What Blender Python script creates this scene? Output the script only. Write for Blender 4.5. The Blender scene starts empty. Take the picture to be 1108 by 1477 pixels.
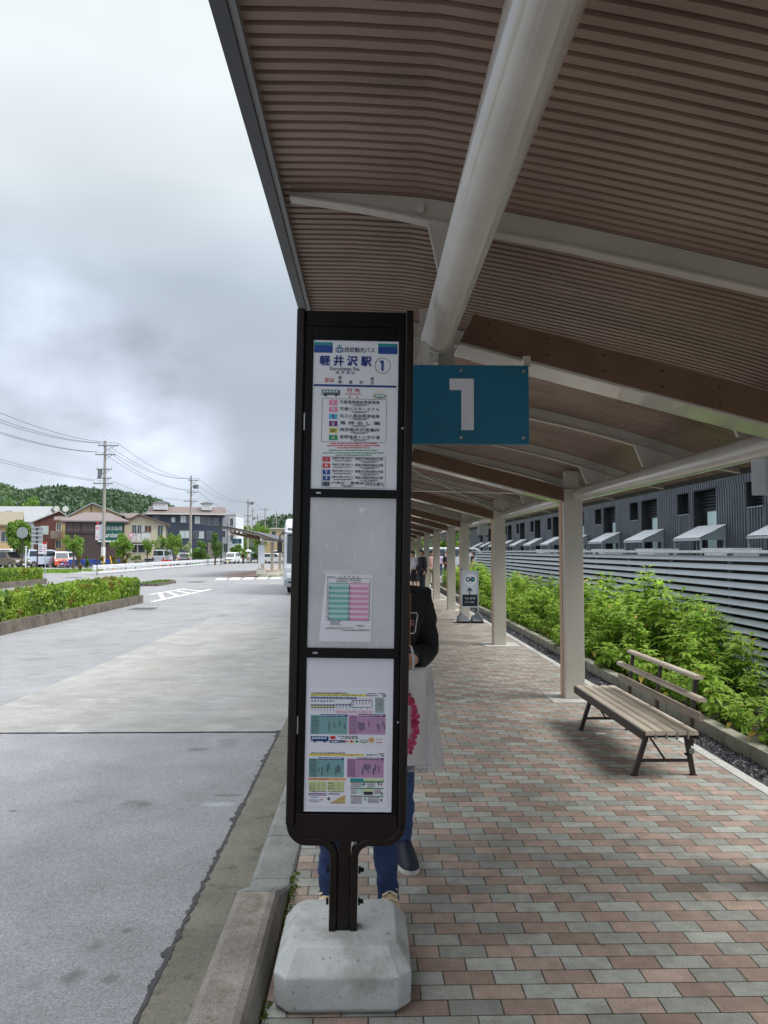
import bpy, bmesh, math, random
from mathutils import Vector, Matrix, Euler, noise
R = math.radians
random.seed(7)
S = bpy.context.scene
COL = S.collection
# ------------------------------------------------------------------ camera
EYE = Vector((0, 0, 1.7))
FPX, CX, CY = 1109.0, 554.0, 738.5
CE = Euler((R(90 + 2.9), 0, R(-1.13)), 'XYZ')
CM = CE.to_matrix()
cam = bpy.data.cameras.new('camera'); camo = bpy.data.objects.new('camera', cam); COL.objects.link(camo)
camo.location = EYE; camo.rotation_euler = CE
cam.sensor_fit = 'VERTICAL'; cam.sensor_height = 36; cam.lens = FPX / 1477 * 36
cam.clip_start = .05; cam.clip_end = 6000
S.camera = camo

def ray(px, py):
    return CM @ Vector(((px - CX) / FPX, -(py - CY) / FPX, -1))
def at(px, py, Y):
    d = ray(px, py); return EYE + d * (Y / d.y)
def gnd(px, py, z=0.0):
    d = ray(px, py); return EYE + d * ((z - EYE.z) / d.z)
def atx(px, py, X):
    d = ray(px, py); return EYE + d * (X / d.x)

# ------------------------------------------------------------------ materials
def lin(c):
    return tuple(((v / 255) / 12.92 if v / 255 <= .04045 else ((v / 255 + .055) / 1.055) ** 2.4) for v in c)
class NT:
    def __init__(s, name):
        s.m = bpy.data.materials.new(name); s.m.use_nodes = True
        s.t = s.m.node_tree; s.n = s.t.nodes; s.b = s.n['Principled BSDF']; s.out = s.n['Material Output']
    def new(s, typ, **kw):
        n = s.n.new(typ)
        for k, v in kw.items(): setattr(n, k, v)
        return n
    def l(s, a, b): s.t.links.new(a, b)
    def val(s, sock, v):
        if hasattr(v, 'links') or hasattr(v, 'is_output'): s.l(v, sock)
        else: sock.default_value = v
    def math(s, op, a, b=None, c=None, clamp=False):
        n = s.new('ShaderNodeMath', operation=op); n.use_clamp = clamp
        s.val(n.inputs[0], a)
        if b is not None: s.val(n.inputs[1], b)
        if c is not None: s.val(n.inputs[2], c)
        return n.outputs[0]
    def mix(s, f, a, b, typ='MIX'):
        n = s.new('ShaderNodeMixRGB', blend_type=typ)
        s.val(n.inputs[0], f)
        for i, v in ((1, a), (2, b)):
            if isinstance(v, tuple): n.inputs[i].default_value = (*v[:3], 1)
            else: s.l(v, n.inputs[i])
        return n.outputs[0]
    def coord(s, kind='Object'):
        return s.new('ShaderNodeTexCoord').outputs[kind]
    def pos(s): return s.new('ShaderNodeNewGeometry').outputs['Position']
    def noise(s, vec, scale, detail=4, rough=.55, out='Fac'):
        n = s.new('ShaderNodeTexNoise'); n.inputs['Scale'].default_value = scale
        n.inputs['Detail'].default_value = detail; n.inputs['Roughness'].default_value = rough
        if vec is not None: s.l(vec, n.inputs['Vector'])
        return n.outputs[out]
    def ramp(s, fac, stops):
        n = s.new('ShaderNodeValToRGB'); s.l(fac, n.inputs[0])
        e = n.color_ramp.elements
        while len(e) < len(stops): e.new(.5)
        for el, (p, c) in zip(e, stops):
            el.position = p; el.color = (*(c if isinstance(c, tuple) else (c, c, c)), 1)
        return n.outputs[0]
    def bump(s, h, strength=.3, dist=.01):
        n = s.new('ShaderNodeBump'); n.inputs['Strength'].default_value = strength
        n.inputs['Distance'].default_value = dist; s.l(h, n.inputs['Height']); s.l(n.outputs[0], s.b.inputs['Normal'])
    def scale(s, vec, x, y, z):
        n = s.new('ShaderNodeVectorMath', operation='MULTIPLY'); s.l(vec, n.inputs[0]); n.inputs[1].default_value = (x, y, z); return n.outputs[0]
_mc = {}
def M(name, col, rough=.55, var=.12, scale=6., bump=0., bscale=60., metal=0., spec=.5, coat=0., fine=0., alb=True):
    """painted / cast / natural surface with uneven colour"""
    if name in _mc: return _mc[name]
    t = NT(name); c = lin(col)
    v = t.pos()
    n = t.noise(v, scale, 5)
    hi = tuple(min(1, x * (1 + var)) for x in c); lo = tuple(x * (1 - var) for x in c)
    colr = t.ramp(n, [(.3, lo), (.7, hi)])
    if fine:
        f = t.noise(v, bscale * 2, 2)
        colr = t.mix(fine, colr, t.ramp(f, [(.35, .25), (.65, .95)]), 'OVERLAY')
    t.l(colr, t.b.inputs['Base Color'])
    t.l(t.math('MULTIPLY_ADD', n, .25, rough - .12), t.b.inputs['Roughness'])
    t.b.inputs['Metallic'].default_value = metal; t.b.inputs['Specular IOR Level'].default_value = spec
    t.b.inputs['Coat Weight'].default_value = coat; t.b.inputs['Coat Roughness'].default_value = .08
    if bump: t.bump(t.noise(v, bscale, 3), bump, .004)
    _mc[name] = t.m; return t.m
def FLAT(name, col, rough=.5, coat=0.):
    return M(name, col, rough, .03, 20., coat=coat)
def LEAF(name, c1, c2, transl=.35, scale=3.):
    if name in _mc: return _mc[name]
    t = NT(name); v = t.pos()
    n = t.noise(v, scale, 3); n2 = t.noise(v, scale * 14, 2)
    col = t.mix(t.math('MULTIPLY_ADD', n2, .9, t.math('MULTIPLY_ADD', n, 1.2, -.55), clamp=True), lin(c1), lin(c2))
    t.l(col, t.b.inputs['Base Color']); t.b.inputs['Roughness'].default_value = .5
    t.b.inputs['Specular IOR Level'].default_value = .35
    tr = t.new('ShaderNodeBsdfTranslucent'); t.l(t.mix(.5, col, (.25, .42, .03)), tr.inputs[0])
    mx = t.new('ShaderNodeMixShader'); mx.inputs[0].default_value = transl
    t.l(t.b.outputs[0], mx.inputs[1]); t.l(tr.outputs[0], mx.inputs[2]); t.l(mx.outputs[0], t.out.inputs[0])
    _mc[name] = t.m; return t.m
def GLASS(name, col, rough=.06):
    if name in _mc: return _mc[name]
    t = NT(name); t.b.inputs['Base Color'].default_value = (*lin(col), 1); t.b.inputs['Roughness'].default_value = rough
    t.b.inputs['Specular IOR Level'].default_value = .8; t.b.inputs['Coat Weight'].default_value = .6
    _mc[name] = t.m; return t.m

# ------------------------------------------------------------------ object helpers
def tag(o, label=None, cat=None, group=None, kind=None):
    if label: o['label'] = label
    if cat: o['category'] = cat
    if group: o['group'] = group
    if kind: o['kind'] = kind
    return o
def thing(name, loc, label, cat, group=None, rz=0, scale=1):
    o = bpy.data.objects.new(name, None); COL.objects.link(o)
    o.location = loc; o.rotation_euler = (0, 0, rz); o.scale = (scale,) * 3; o.empty_display_size = .1
    return tag(o, label, cat, group)
def kids(o): return [c for c in bpy.data.objects if c.parent == o]
def dup(o, loc=None, rz=None, label=None, group=None, scale=None, parent=None):
    c = o.copy(); COL.objects.link(c)
    if parent: c.parent = parent
    else:
        if loc is not None: c.location = loc
        if rz is not None: c.rotation_euler = (0, 0, rz)
        if scale is not None: c.scale = (scale,) * 3 if not isinstance(scale, tuple) else scale
        if label: c['label'] = label
        if group: c['group'] = group
    for k in kids(o): dup(k, parent=c)
    return c
_txt = {}
def text_geo(s, bold=0.):
    k = (s, bold)
    if k not in _txt:
        cu = bpy.data.curves.new('t', 'FONT'); cu.body = s; cu.fill_mode = 'FRONT'; cu.resolution_u = 3; cu.offset = bold
        ob = bpy.data.objects.new('t', cu); COL.objects.link(ob)
        dg = bpy.context.evaluated_depsgraph_get(); me = bpy.data.meshes.new_from_object(ob.evaluated_get(dg))
        vs = [tuple(v.co) for v in me.vertices]; fs = [tuple(p.vertices) for p in me.polygons]
        bpy.data.objects.remove(ob); bpy.data.curves.remove(cu); bpy.data.meshes.remove(me)
        xs = [v[0] for v in vs] or [0, 1]; ys = [v[1] for v in vs] or [0, 1]
        _txt[k] = (vs, fs, min(xs), max(xs), min(ys), max(ys))
    return _txt[k]
class MB:
    def __init__(s, xf=None):
        s.v = []; s.f = []; s.mi = []; s.mats = []; s.xf = xf; s.sm = []
    def m(s, mat):
        if mat not in s.mats: s.mats.append(mat)
        return s.mats.index(mat)
    def add(s, vs, fs, mat, smooth=False, xf=None):
        b = len(s.v); i = s.m(mat)
        for p in vs:
            p = Vector(p)
            if xf is not None: p = xf @ p
            if s.xf is not None: p = s.xf @ p
            s.v.append(tuple(p))
        for f in fs:
            s.f.append(tuple(b + k for k in f)); s.mi.append(i); s.sm.append(smooth)
        return s
    def box(s, c, d, mat, rot=None, taper=1.):
        x, y, z = d[0] / 2, d[1] / 2, d[2] / 2
        vs = [(-x, -y, -z), (x, -y, -z), (x, y, -z), (-x, y, -z), (-x * taper, -y * taper, z), (x * taper, -y * taper, z), (x * taper, y * taper, z), (-x * taper, y * taper, z)]
        fs = [(3, 2, 1, 0), (4, 5, 6, 7), (0, 1, 5, 4), (1, 2, 6, 5), (2, 3, 7, 6), (3, 0, 4, 7)]
        xf = Matrix.Translation(c)
        if rot: xf = xf @ Euler(rot).to_matrix().to_4x4()
        return s.add(vs, fs, mat, xf=xf)
    def bx(s, x0, x1, y0, y1, z0, z1, mat):
        return s.box(((x0 + x1) / 2, (y0 + y1) / 2, (z0 + z1) / 2), (x1 - x0, y1 - y0, z1 - z0), mat)
    def quad(s, pts, mat): return s.add(pts, [tuple(range(len(pts)))], mat)
    def prism(s, poly, ax, a0, a1, mat, smooth=False):
        """poly in the two other axes, extruded along ax"""
        def P(p, a): return {'x': (a, p[0], p[1]), 'y': (p[0], a, p[1]), 'z': (p[0], p[1], a)}[ax]
        n = len(poly)
        vs = [P(p, a0) for p in poly] + [P(p, a1) for p in poly]
        fs = [tuple(range(n)), tuple(range(2 * n - 1, n - 1, -1))] + [(i, n + i, n + (i + 1) % n, (i + 1) % n) for i in range(n)]
        return s.add(vs, fs, mat, smooth)
    def tube(s, path, r, mat, n=8, caps=True, smooth=True):
        path = [Vector(p) for p in path]; rr = r if isinstance(r, (list, tuple)) else [r] * len(path)
        vs = []; fs = []; prev = None
        for i, p in enumerate(path):
            t = (path[min(i + 1, len(path) - 1)] - path[max(i - 1, 0)]).normalized()
            if prev is None:
                a = Vector((0, 0, 1)) if abs(t.z) < .9 else Vector((1, 0, 0)); u = t.cross(a).normalized()
            else: u = (prev - t * prev.dot(t)).normalized()
            prev = u; w = t.cross(u)
            for k in range(n):
                q = 2 * math.pi * k / n; vs.append(p + (u * math.cos(q) + w * math.sin(q)) * rr[i])
        for i in range(len(path) - 1):
            for k in range(n):
                fs.append((i * n + k, i * n + (k + 1) % n, (i + 1) * n + (k + 1) % n, (i + 1) * n + k))
        s.add(vs, fs, mat, smooth)
        if caps:
            s.add(vs[:n], [tuple(range(n))], mat); s.add(vs[-n:], [tuple(range(n - 1, -1, -1))], mat)
        return s
    def bar(s, path, w, d, mat, ax='y'):
        """rectangular bar swept along a path lying in the plane square to ax (w in plane, d along ax)"""
        A = Vector((0, 1, 0)) if ax == 'y' else Vector((1, 0, 0))
        path = [Vector(p) for p in path]; vs = []; fs = []
        for i, p in enumerate(path):
            t = (path[min(i + 1, len(path) - 1)] - path[max(i - 1, 0)]).normalized(); u = t.cross(A).normalized()
            for a, b in ((-1, -1), (1, -1), (1, 1), (-1, 1)): vs.append(p + u * (a * w / 2) + A * (b * d / 2))
        for i in range(len(path) - 1):
            for k in range(4): fs.append((i * 4 + k, i * 4 + (k + 1) % 4, i * 4 + 4 + (k + 1) % 4, i * 4 + 4 + k))
        fs += [(3, 2, 1, 0), tuple(len(vs) - 4 + k for k in range(4))]
        return s.add(vs, fs, mat)
    def disc(s, c, r, mat, n=20, ax='y', ry=None, h=0.):
        ry = ry or r
        pts = [(r * math.cos(2 * math.pi * k / n), ry * math.sin(2 * math.pi * k / n)) for k in range(n)]
        c = Vector(c)
        if h:
            i = 'xyz'.index(ax); o = [0, 1, 2]; o.remove(i)
            return s.prism([(c[o[0]] + p[0], c[o[1]] + p[1]) for p in pts], ax, c[i] - h / 2, c[i] + h / 2, mat)
        f = {'y': lambda p: c + Vector((p[0], 0, p[1])), 'z': lambda p: c + Vector((p[0], p[1], 0)), 'x': lambda p: c + Vector((0, p[0], p[1]))}[ax]
        return s.add([f(p) for p in pts], [tuple(range(n))], mat)
    def ring(s, c, r, w, mat, n=28, ry=None, a0=0, a1=360):
        """flat ring facing -y"""
        ry = ry or r; c = Vector(c); vs = []; fs = []
        for k in range(n + 1):
            q = R(a0 + (a1 - a0) * k / n)
            for o in (-w / 2, w / 2): vs.append(c + Vector(((r + o) * math.cos(q), 0, (ry + o) * math.sin(q))))
        for k in range(n): fs.append((2 * k, 2 * k + 1, 2 * k + 3, 2 * k + 2))
        return s.add(vs, fs, mat)
    def text(s, t, c, w, h, mat, bold=0., xf=None):
        """flat lettering in the x-z plane facing -y, fitted in w x h round c"""
        vs, fs, x0, x1, y0, y1 = text_geo(t, 0.)
        if not vs: return s
        kx = w / max(x1 - x0, 1e-6); ky = (h / max(y1 - y0, 1e-6)) if h else kx; c = Vector(c)
        for k, (ox, oz) in enumerate(((0, 0), (1, 0), (0, 1), (1, 1)) if bold else ((0, 0),)):
            e = bold * kx
            s.add([c + Vector(((v[0] - (x0 + x1) / 2) * kx + (ox - .5) * e, -2e-7 * k, (v[1] - (y0 + y1) / 2) * ky + (oz - .5) * e)) for v in vs], fs, mat, xf=xf)
        return s
    def sphere(s, c, r, mat, sub=2, xf=None, smooth=True, jit=0.):
        bm = bmesh.new(); bmesh.ops.create_icosphere(bm, subdivisions=sub, radius=1)
        rr = r if isinstance(r, (tuple, list)) else (r, r, r); c = Vector(c)
        bm.verts.index_update()
        vs = []
        for v in bm.verts:
            k = 1 + jit * (noise.noise(v.co * 1.7 + c) if jit else 0)
            vs.append(c + Vector((v.co.x * rr[0] * k, v.co.y * rr[1] * k, v.co.z * rr[2] * k)))
        fs = [tuple(v.index for v in f.verts) for f in bm.faces]; bm.free()
        return s.add(vs, fs, mat, smooth, xf)
    def build(s, name, parent=None, bevel=0., seg=2, kind=None, weld=False):
        me = bpy.data.meshes.new(name); me.from_pydata(s.v, [], s.f)
        for m in s.mats: me.materials.append(m)
        me.polygons.foreach_set('material_index', s.mi); me.polygons.foreach_set('use_smooth', s.sm); me.update()
        o = bpy.data.objects.new(name, me); COL.objects.link(o)
        if parent: o.parent = parent
        if kind: o['kind'] = kind
        if bevel:
            b = o.modifiers.new('bevel', 'BEVEL'); b.width = bevel; b.segments = seg; b.limit_method = 'ANGLE'; b.angle_limit = R(35)
            b.harden_normals = False
        return o
def struct(mb, name, **k): return mb.build(name, kind='structure', **k)
def solo(mb, name, label, cat, group=None, **k): return tag(mb.build(name, **k), label, cat, group)
# ------------------------------------------------------------------ materials of the place
def asphalt():
    t = NT('asphalt'); v = t.pos()
    big = t.noise(v, .35, 5); mid = t.noise(v, 2.2, 4); sp = t.noise(v, 95, 2); sp2 = t.noise(v, 240, 2)
    c = t.ramp(big, [(.3, lin((122, 123, 126))), (.7, lin((140, 141, 145)))])
    c = t.mix(.35, c, t.ramp(mid, [(.35, lin((114, 115, 118))), (.65, lin((147, 148, 152)))]))
    c = t.mix(.6, c, t.ramp(sp, [(.3, .3), (.5, .5), (.68, .78)]), 'OVERLAY')
    c = t.mix(.45, c, t.ramp(sp2, [(.32, .1), (.5, .5), (.7, .85)]), 'OVERLAY')
    c = t.mix(t.math('MULTIPLY', t.ramp(t.noise(v, 60, 2, .8), [(.66, 0.), (.72, 1.)]), .5), c, lin((88, 89, 92)))
    dk = t.noise(v, 1.1, 3, .4)
    c = t.mix(t.math('MULTIPLY', t.ramp(dk, [(.655, 0.), (.69, 1.)]), .4), c, lin((84, 86, 90)))
    # oil spots and a pale spill, each at its own place with a ragged edge
    sx = t.new('ShaderNodeSeparateXYZ'); t.l(v, sx.inputs[0]); rag = t.noise(v, 26, 4, .7); rag2 = t.noise(v, 7, 2)
    m = None; pale = None
    for i, (px, py, w, d) in enumerate([(197, 1160, .24, .2), (285, 1081, .2, .14), (330, 1147, .2, .07), (137, 1367, .09, .12), (108, 1408, .1, .13), (160, 1411, .07, .08), (183, 1342, .05, .06), (20, 1170, .07, .06), (112, 1156, .05, .04), (313, 1160, .24, .11)]):
        q = gnd(px, py, -.12)
        dx = t.math('DIVIDE', t.math('SUBTRACT', sx.outputs[0], q.x), w * .62); dy = t.math('DIVIDE', t.math('SUBTRACT', sx.outputs[1], q.y), d * .62)
        r2 = t.math('ADD', t.math('MULTIPLY', dx, dx), t.math('MULTIPLY', dy, dy))
        k = t.math('SUBTRACT', t.math('MULTIPLY_ADD', rag, 1.9, t.math('MULTIPLY_ADD', rag2, 1.2, -.62)), r2, clamp=True)
        if i < 9: m = k if m is None else t.math('MAXIMUM', m, k)
        else: pale = k
    c = t.mix(t.math('MULTIPLY', m, .8, clamp=True), c, lin((92, 92, 94))); c = t.mix(t.math('MULTIPLY', pale, .5), c, lin((176, 186, 196)))
    t.l(c, t.b.inputs['Base Color']); t.b.inputs['Roughness'].default_value = .82
    t.bump(t.mix(.4, sp, sp2), .5, .004); return t.m
def concrete_pad():
    t = NT('broomed_concrete'); v = t.pos()
    st = t.noise(t.scale(v, .8, 26, 1), 1., 4); big = t.noise(v, .55, 6, .65); sp = t.noise(v, 70, 2)
    st2 = t.noise(t.scale(v, 1.0, 2.0, 1), 1.5, 6, .75)
    c = t.ramp(big, [(.28, lin((132, 132, 131))), (.72, lin((156, 156, 155)))])
    c = t.mix(.15, c, t.ramp(st, [(.35, .25), (.65, .75)]), 'OVERLAY')
    c = t.mix(.35, c, t.ramp(t.noise(v, 2.6, 6, .7), [(.32, .28), (.68, .74)]), 'OVERLAY')
    c = t.mix(t.math('MULTIPLY', t.ramp(st2, [(.56, 0.), (.7, 1.)]), .6), c, lin((180, 180, 177)))
    c = t.mix(t.math('MULTIPLY', t.ramp(t.noise(v, 1.1, 4), [(.55, 0.), (.68, 1.)]), .3), c, lin((142, 136, 124)))
    c = t.mix(.35, c, t.ramp(sp, [(.35, .2), (.65, .8)]), 'OVERLAY')
    sx = t.new('ShaderNodeSeparateXYZ'); t.l(v, sx.inputs[0])      # worn down to tar towards the far end
    far = t.math('ADD', sx.outputs[1], t.math('MULTIPLY_ADD', t.noise(t.scale(v, 1.4, .5, 1), 1., 5, .7), 9., -4.5)); far = t.math('MULTIPLY_ADD', far, .28, -5.1, clamp=True)
    c = t.mix(t.math('MULTIPLY', far, .9), c, lin((134, 135, 138)))
    t.l(c, t.b.inputs['Base Color']); t.b.inputs['Roughness'].default_value = .85; t.bump(st, .4, .006); return t.m
def pavers():
    t = NT('block_paving'); v = t.pos()
    sx = t.new('ShaderNodeSeparateXYZ'); t.l(v, sx.inputs[0])
    row = t.math('FLOOR', t.math('DIVIDE', sx.outputs[1], .1))
    fr = t.math('FRACT', t.math('DIVIDE', sx.outputs[1], .1))
    u = t.math('ADD', t.math('DIVIDE', sx.outputs[0], .2), t.math('MULTIPLY', row, .5))
    b = t.math('FLOOR', u); fu = t.math('FRACT', u)
    par = t.math('FLOORED_MODULO', b, 2.)
    cv = t.new('ShaderNodeCombineXYZ'); t.l(b, cv.inputs[0]); t.l(row, cv.inputs[1])
    wn = t.new('ShaderNodeTexWhiteNoise', noise_dimensions='3D'); t.l(cv.outputs[0], wn.inputs['Vector'])
    sp = t.noise(v, 170, 2); big = t.noise(v, 1.4, 4); md = t.noise(v, 16, 4)
    red = t.mix(wn.outputs['Value'], lin((138, 119, 108)), lin((170, 150, 138)))
    gry = t.mix(wn.outputs['Value'], lin((133, 135, 129)), lin((164, 167, 160)))
    # a few stones laid out of order
    odd = t.math('GREATER_THAN', t.math('FRACT', t.math('MULTIPLY', wn.outputs['Value'], 37.3)), .985)
    par = t.math('ABSOLUTE', t.math('SUBTRACT', par, odd))
    c = t.mix(par, gry, red)
    c = t.mix(.45, c, t.ramp(sp, [(.34, .2), (.66, .8)]), 'OVERLAY')
    c = t.mix(.3, c, t.ramp(md, [(.3, .25), (.7, .75)]), 'OVERLAY')
    c = t.mix(.3, c, t.ramp(big, [(.3, .3), (.7, .72)]), 'OVERLAY')
    dirt = t.noise(v, 3.2, 6, .72); c = t.mix(t.math('MULTIPLY', t.ramp(dirt, [(.5, 0.), (.68, 1.)]), .5), c, lin((110, 102, 92)))
    gum = t.noise(v, 5.5, 1, .3); c = t.mix(t.math('MULTIPLY', t.ramp(gum, [(.755, 0.), (.775, 1.)]), .55), c, lin((86, 80, 74)))
    sand = t.noise(v, 1.7, 5, .7); c = t.mix(t.math('MULTIPLY', t.ramp(sand, [(.58, 0.), (.75, 1.)]), .3), c, lin((196, 188, 172)))
    # joints
    eu = t.math('MINIMUM', fu, t.math('SUBTRACT', 1., fu)); ev = t.math('MINIMUM', fr, t.math('SUBTRACT', 1., fr))
    du = t.math('MULTIPLY', eu, .2); dv = t.math('MULTIPLY', ev, .1)
    d = t.math('ADD', t.math('MINIMUM', du, dv), t.math('MULTIPLY_ADD', md, .002, -.001))
    j = t.ramp(t.math('MULTIPLY', t.math('ADD', d, t.math('MULTIPLY_ADD', dirt, -.0035, .0016)), 100.), [(.14, 0.), (.34, 1.)])
    moss = t.mix(t.ramp(t.noise(v, .9, 3), [(.5, 0.), (.66, 1.)]), lin((58, 52, 46)), lin((60, 62, 42)))
    c = t.mix(j, moss, c)
    t.l(c, t.b.inputs['Base Color']); t.l(t.math('MULTIPLY_ADD', big, .3, .55), t.b.inputs['Roughness'])
    h = t.math('ADD', t.ramp(t.math('MULTIPLY', d, 100.), [(.1, 0.), (.5, 1.)]), t.math('MULTIPLY', sp, .12))
    t.bump(h, .55, .006); return t.m
def concrete(name, c1, c2, stain=(60, 62, 50), sfac=.4, sscale=2.5, gr=True):
    t = NT(name); v = t.pos()
    n = t.noise(v, 3.5, 6, .65); sp = t.noise(v, 150, 2); s2 = t.noise(v, sscale, 5, .7); pit = t.noise(v, 48, 1)
    c = t.ramp(n, [(.3, lin(c1)), (.7, lin(c2))])
    c = t.mix(.4 if gr else .12, c, t.ramp(sp, [(.35, .2), (.65, .8)]), 'OVERLAY')
    c = t.mix(t.math('MULTIPLY', t.ramp(s2, [(.52, 0.), (.68, 1.)]), sfac), c, lin(stain))
    c = t.mix(t.ramp(pit, [(.26, .5), (.3, 0.)]), c, lin((70, 68, 62)))
    t.l(c, t.b.inputs['Base Color']); t.b.inputs['Roughness'].default_value = .85
    t.bump(t.math('ADD', sp, t.math('MULTIPLY', n, 2.)), .35 if gr else .12, .004); return t.m
ASPH, PAD, PAV = asphalt(), concrete_pad(), pavers()
C_BASE = concrete('cast_concrete', (162, 164, 163), (198, 201, 200), (118, 117, 108), .5, 4., False)
C_KERB = concrete('kerb_granular', (110, 105, 98), (150, 144, 136), (84, 74, 58), .6, 9.)
C_LOW = concrete('kerb_concrete', (116, 118, 116), (142, 144, 141), (84, 86, 72), .5, 5.)
C_GUT = concrete('gutter_concrete', (94, 92, 83), (128, 125, 114), (66, 65, 54), .75, 7.)
C_STRIP = concrete('edging_concrete', (172, 172, 168), (196, 196, 192), (132, 128, 116), .4, 3.)
C_PLANT = concrete('planter_concrete', (136, 134, 120), (168, 166, 150), (84, 82, 60), .6, 3.)
C_ISL = concrete('island_kerb_concrete', (84, 78, 70), (116, 109, 99), (50, 46, 36), .8, 3.)
def steelmat():
    t = NT('grey_painted_steel'); v = t.pos(); n = t.noise(v, 3, 4); m = t.noise(v, 2.1, 3); sp = t.noise(v, 75, 1)
    c = t.ramp(n, [(.3, lin((180, 175, 167))), (.7, lin((194, 189, 181)))])
    c = t.mix(t.math('MULTIPLY', t.ramp(sp, [(.70, 0.), (.73, 1.)]), t.math('MULTIPLY', t.ramp(m, [(.5, 0.), (.62, 1.)]), .75)), c, lin((84, 70, 60)))
    g_ = t.noise(t.scale(v, 6, .6, 6), 1., 5, .7); c = t.mix(t.math('MULTIPLY', t.ramp(g_, [(.55, 0.), (.72, 1.)]), .35), c, lin((138, 130, 120)))
    t.l(c, t.b.inputs['Base Color']); t.b.inputs['Roughness'].default_value = .22; t.b.inputs['Coat Weight'].default_value = .9; t.b.inputs['Coat Roughness'].default_value = .07; return t.m
STEEL = steelmat()
RAFT = M('rafter_paint', (182, 175, 166), .5, .08, 3.)
COLM = M('column_paint', (192, 185, 174), .5, .06, 2., bump=.1, bscale=30, fine=.1)
DARKSTEEL = M('dark_edge_steel', (70, 74, 80), .4, .1, 4.)
WHITELINE = M('road_paint', (226, 226, 222), .8, .16, 5., fine=.3, bscale=30)
RUBBER = M('tyre_rubber', (28, 28, 30), .8, .15, 20)
CHROME = M('rim_metal', (170, 172, 176), .3, .1, 10, metal=.8)
def roofmat():
    t = NT('soffit_sheet'); v = t.pos()
    n = t.noise(t.scale(v, 1.2, 5, 1), 1., 5); big = t.noise(v, .8, 4)
    c = t.ramp(n, [(.3, lin((133, 111, 99))), (.7, lin((154, 130, 117)))])
    c = t.mix(.4, c, t.ramp(big, [(.35, .28), (.65, .72)]), 'OVERLAY')
    st = t.noise(t.scale(v, .35, 7, .35), 1., 5, .7); c = t.mix(t.math('MULTIPLY', t.ramp(st, [(.55, 0.), (.7, 1.)]), .3), c, lin((104, 90, 84)))
    t.l(c, t.b.inputs['Base Color']); t.b.inputs['Roughness'].default_value = .36; return t.m
ROOF = roofmat()
def woodmat(name, a, b, ax=0, rough=.55, sc=14):
    t = NT(name); v = t.pos(); k = [sc * 3, sc * 3, sc * 3]; k[ax] = sc * .12
    n = t.noise(t.scale(v, *k), 1., 5, .65); m = t.noise(v, 2.5, 3)
    c = t.ramp(n, [(.28, lin(a)), (.72, lin(b))]); c = t.mix(.3, c, t.ramp(m, [(.3, .3), (.7, .7)]), 'OVERLAY')
    t.l(c, t.b.inputs['Base Color']); t.b.inputs['Roughness'].default_value = rough; t.bump(n, .25, .003); return t.m
CLAD = M('brown_cladding_board', (104, 79, 60), .6, .12, 8., bump=.15, bscale=120, fine=.25)
CLADEDGE = M('column_wood_edge', (196, 160, 132), .6, .1, 8.)
SLATW = woodmat('weathered_slat', (172, 158, 140), (218, 206, 188), 1)
SLATG = woodmat('grey_old_board', (118, 106, 92), (164, 150, 132), 1)
BROWNST = M('dark_brown_steel', (46, 34, 33), .45, .15, 10., bump=.1, bscale=200)

# ------------------------------------------------------------------ ground, road, kerbs
RZ = -.12
g = MB(); g.quad([(-2500, -2500, -.16), (2500, -2500, -.16), (2500, 2500, -.16), (-2500, 2500, -.16)], M('earth', (104, 104, 92), .9, .2, .05)); struct(g, 'ground')
g = MB(); g.quad([(-70, -30, RZ), (-.6, -30, RZ), (-.6, 260, RZ), (-70, 260, RZ)], ASPH); struct(g, 'road')
g = MB(); g.bx(-4.3, -.885, 7.85, 21.3, -.15, RZ + .006, PAD); struct(g, 'concrete_pavement')
# dark joint along the near edge of the concrete bay, slightly ragged
g = MB(); vs = []; n = 60
jm = M('joint_tar', (40, 40, 40), .8)
for i in range(n + 1):
    x = -4.4 + 3.5 * i / n; w = .012 + .012 * noise.noise(Vector((x * 9, 0, 1))); y = 7.845 + .012 * noise.noise(Vector((x * 2.3, 3, 1)))
    vs += [(x, y - w, RZ + .009), (x, y + w, RZ + .009)]
g.add(vs, [(2 * i, 2 * i + 2, 2 * i + 3, 2 * i + 1) for i in range(n)], jm); struct(g, 'pavement_joint')
# gutter with a broken asphalt seam
g = MB(); g.bx(-.89, -.605, -6, 60, -.16, RZ + .004, C_GUT); struct(g, 'gutter')
g = MB(); vs = []; n = 520
for i in range(n + 1):
    y = .6 + 7.3 * i / n
    r = noise.noise(Vector((y * 2.1, 0, 0))) * .6 + noise.noise(Vector((y * 11, 5, 0))) * .55 + noise.noise(Vector((y * 34, 5, 0))) * .3
    l = -.895 - .012 - .075 * max(0, r); rr = -.895 + .006 + .018 * noise.noise(Vector((y * 17, 8, 0)))
    vs += [(l, y, RZ + .008), (rr, y, RZ + .008)]
g.add(vs, [(2 * i, 2 * i + 2, 2 * i + 3, 2 * i + 1) for i in range(n)], M('broken_seam', (66, 66, 68), .85, .35, 20, bump=.8, bscale=60)); struct(g, 'road_seam')
# walkway slab, kerbs
g = MB(); g.bx(-.385, 2.775, -6, 70, -.2, 0, PAV); struct(g, 'pavement')
g = MB()
kp = [(-.61, RZ - .03), (-.61, .115), (-.6, .138), (-.575, .15), (-.45, .15), (-.425, .14), (-.412, .115), (-.388, -.05), (-.388, RZ - .03)]
for y0, y1 in ((-.4, .56), (.565, 1.53), (1.535, 2.52), (2.525, 3.60)):
    g.prism(kp, 'y', y0, y1, C_KERB)
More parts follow.
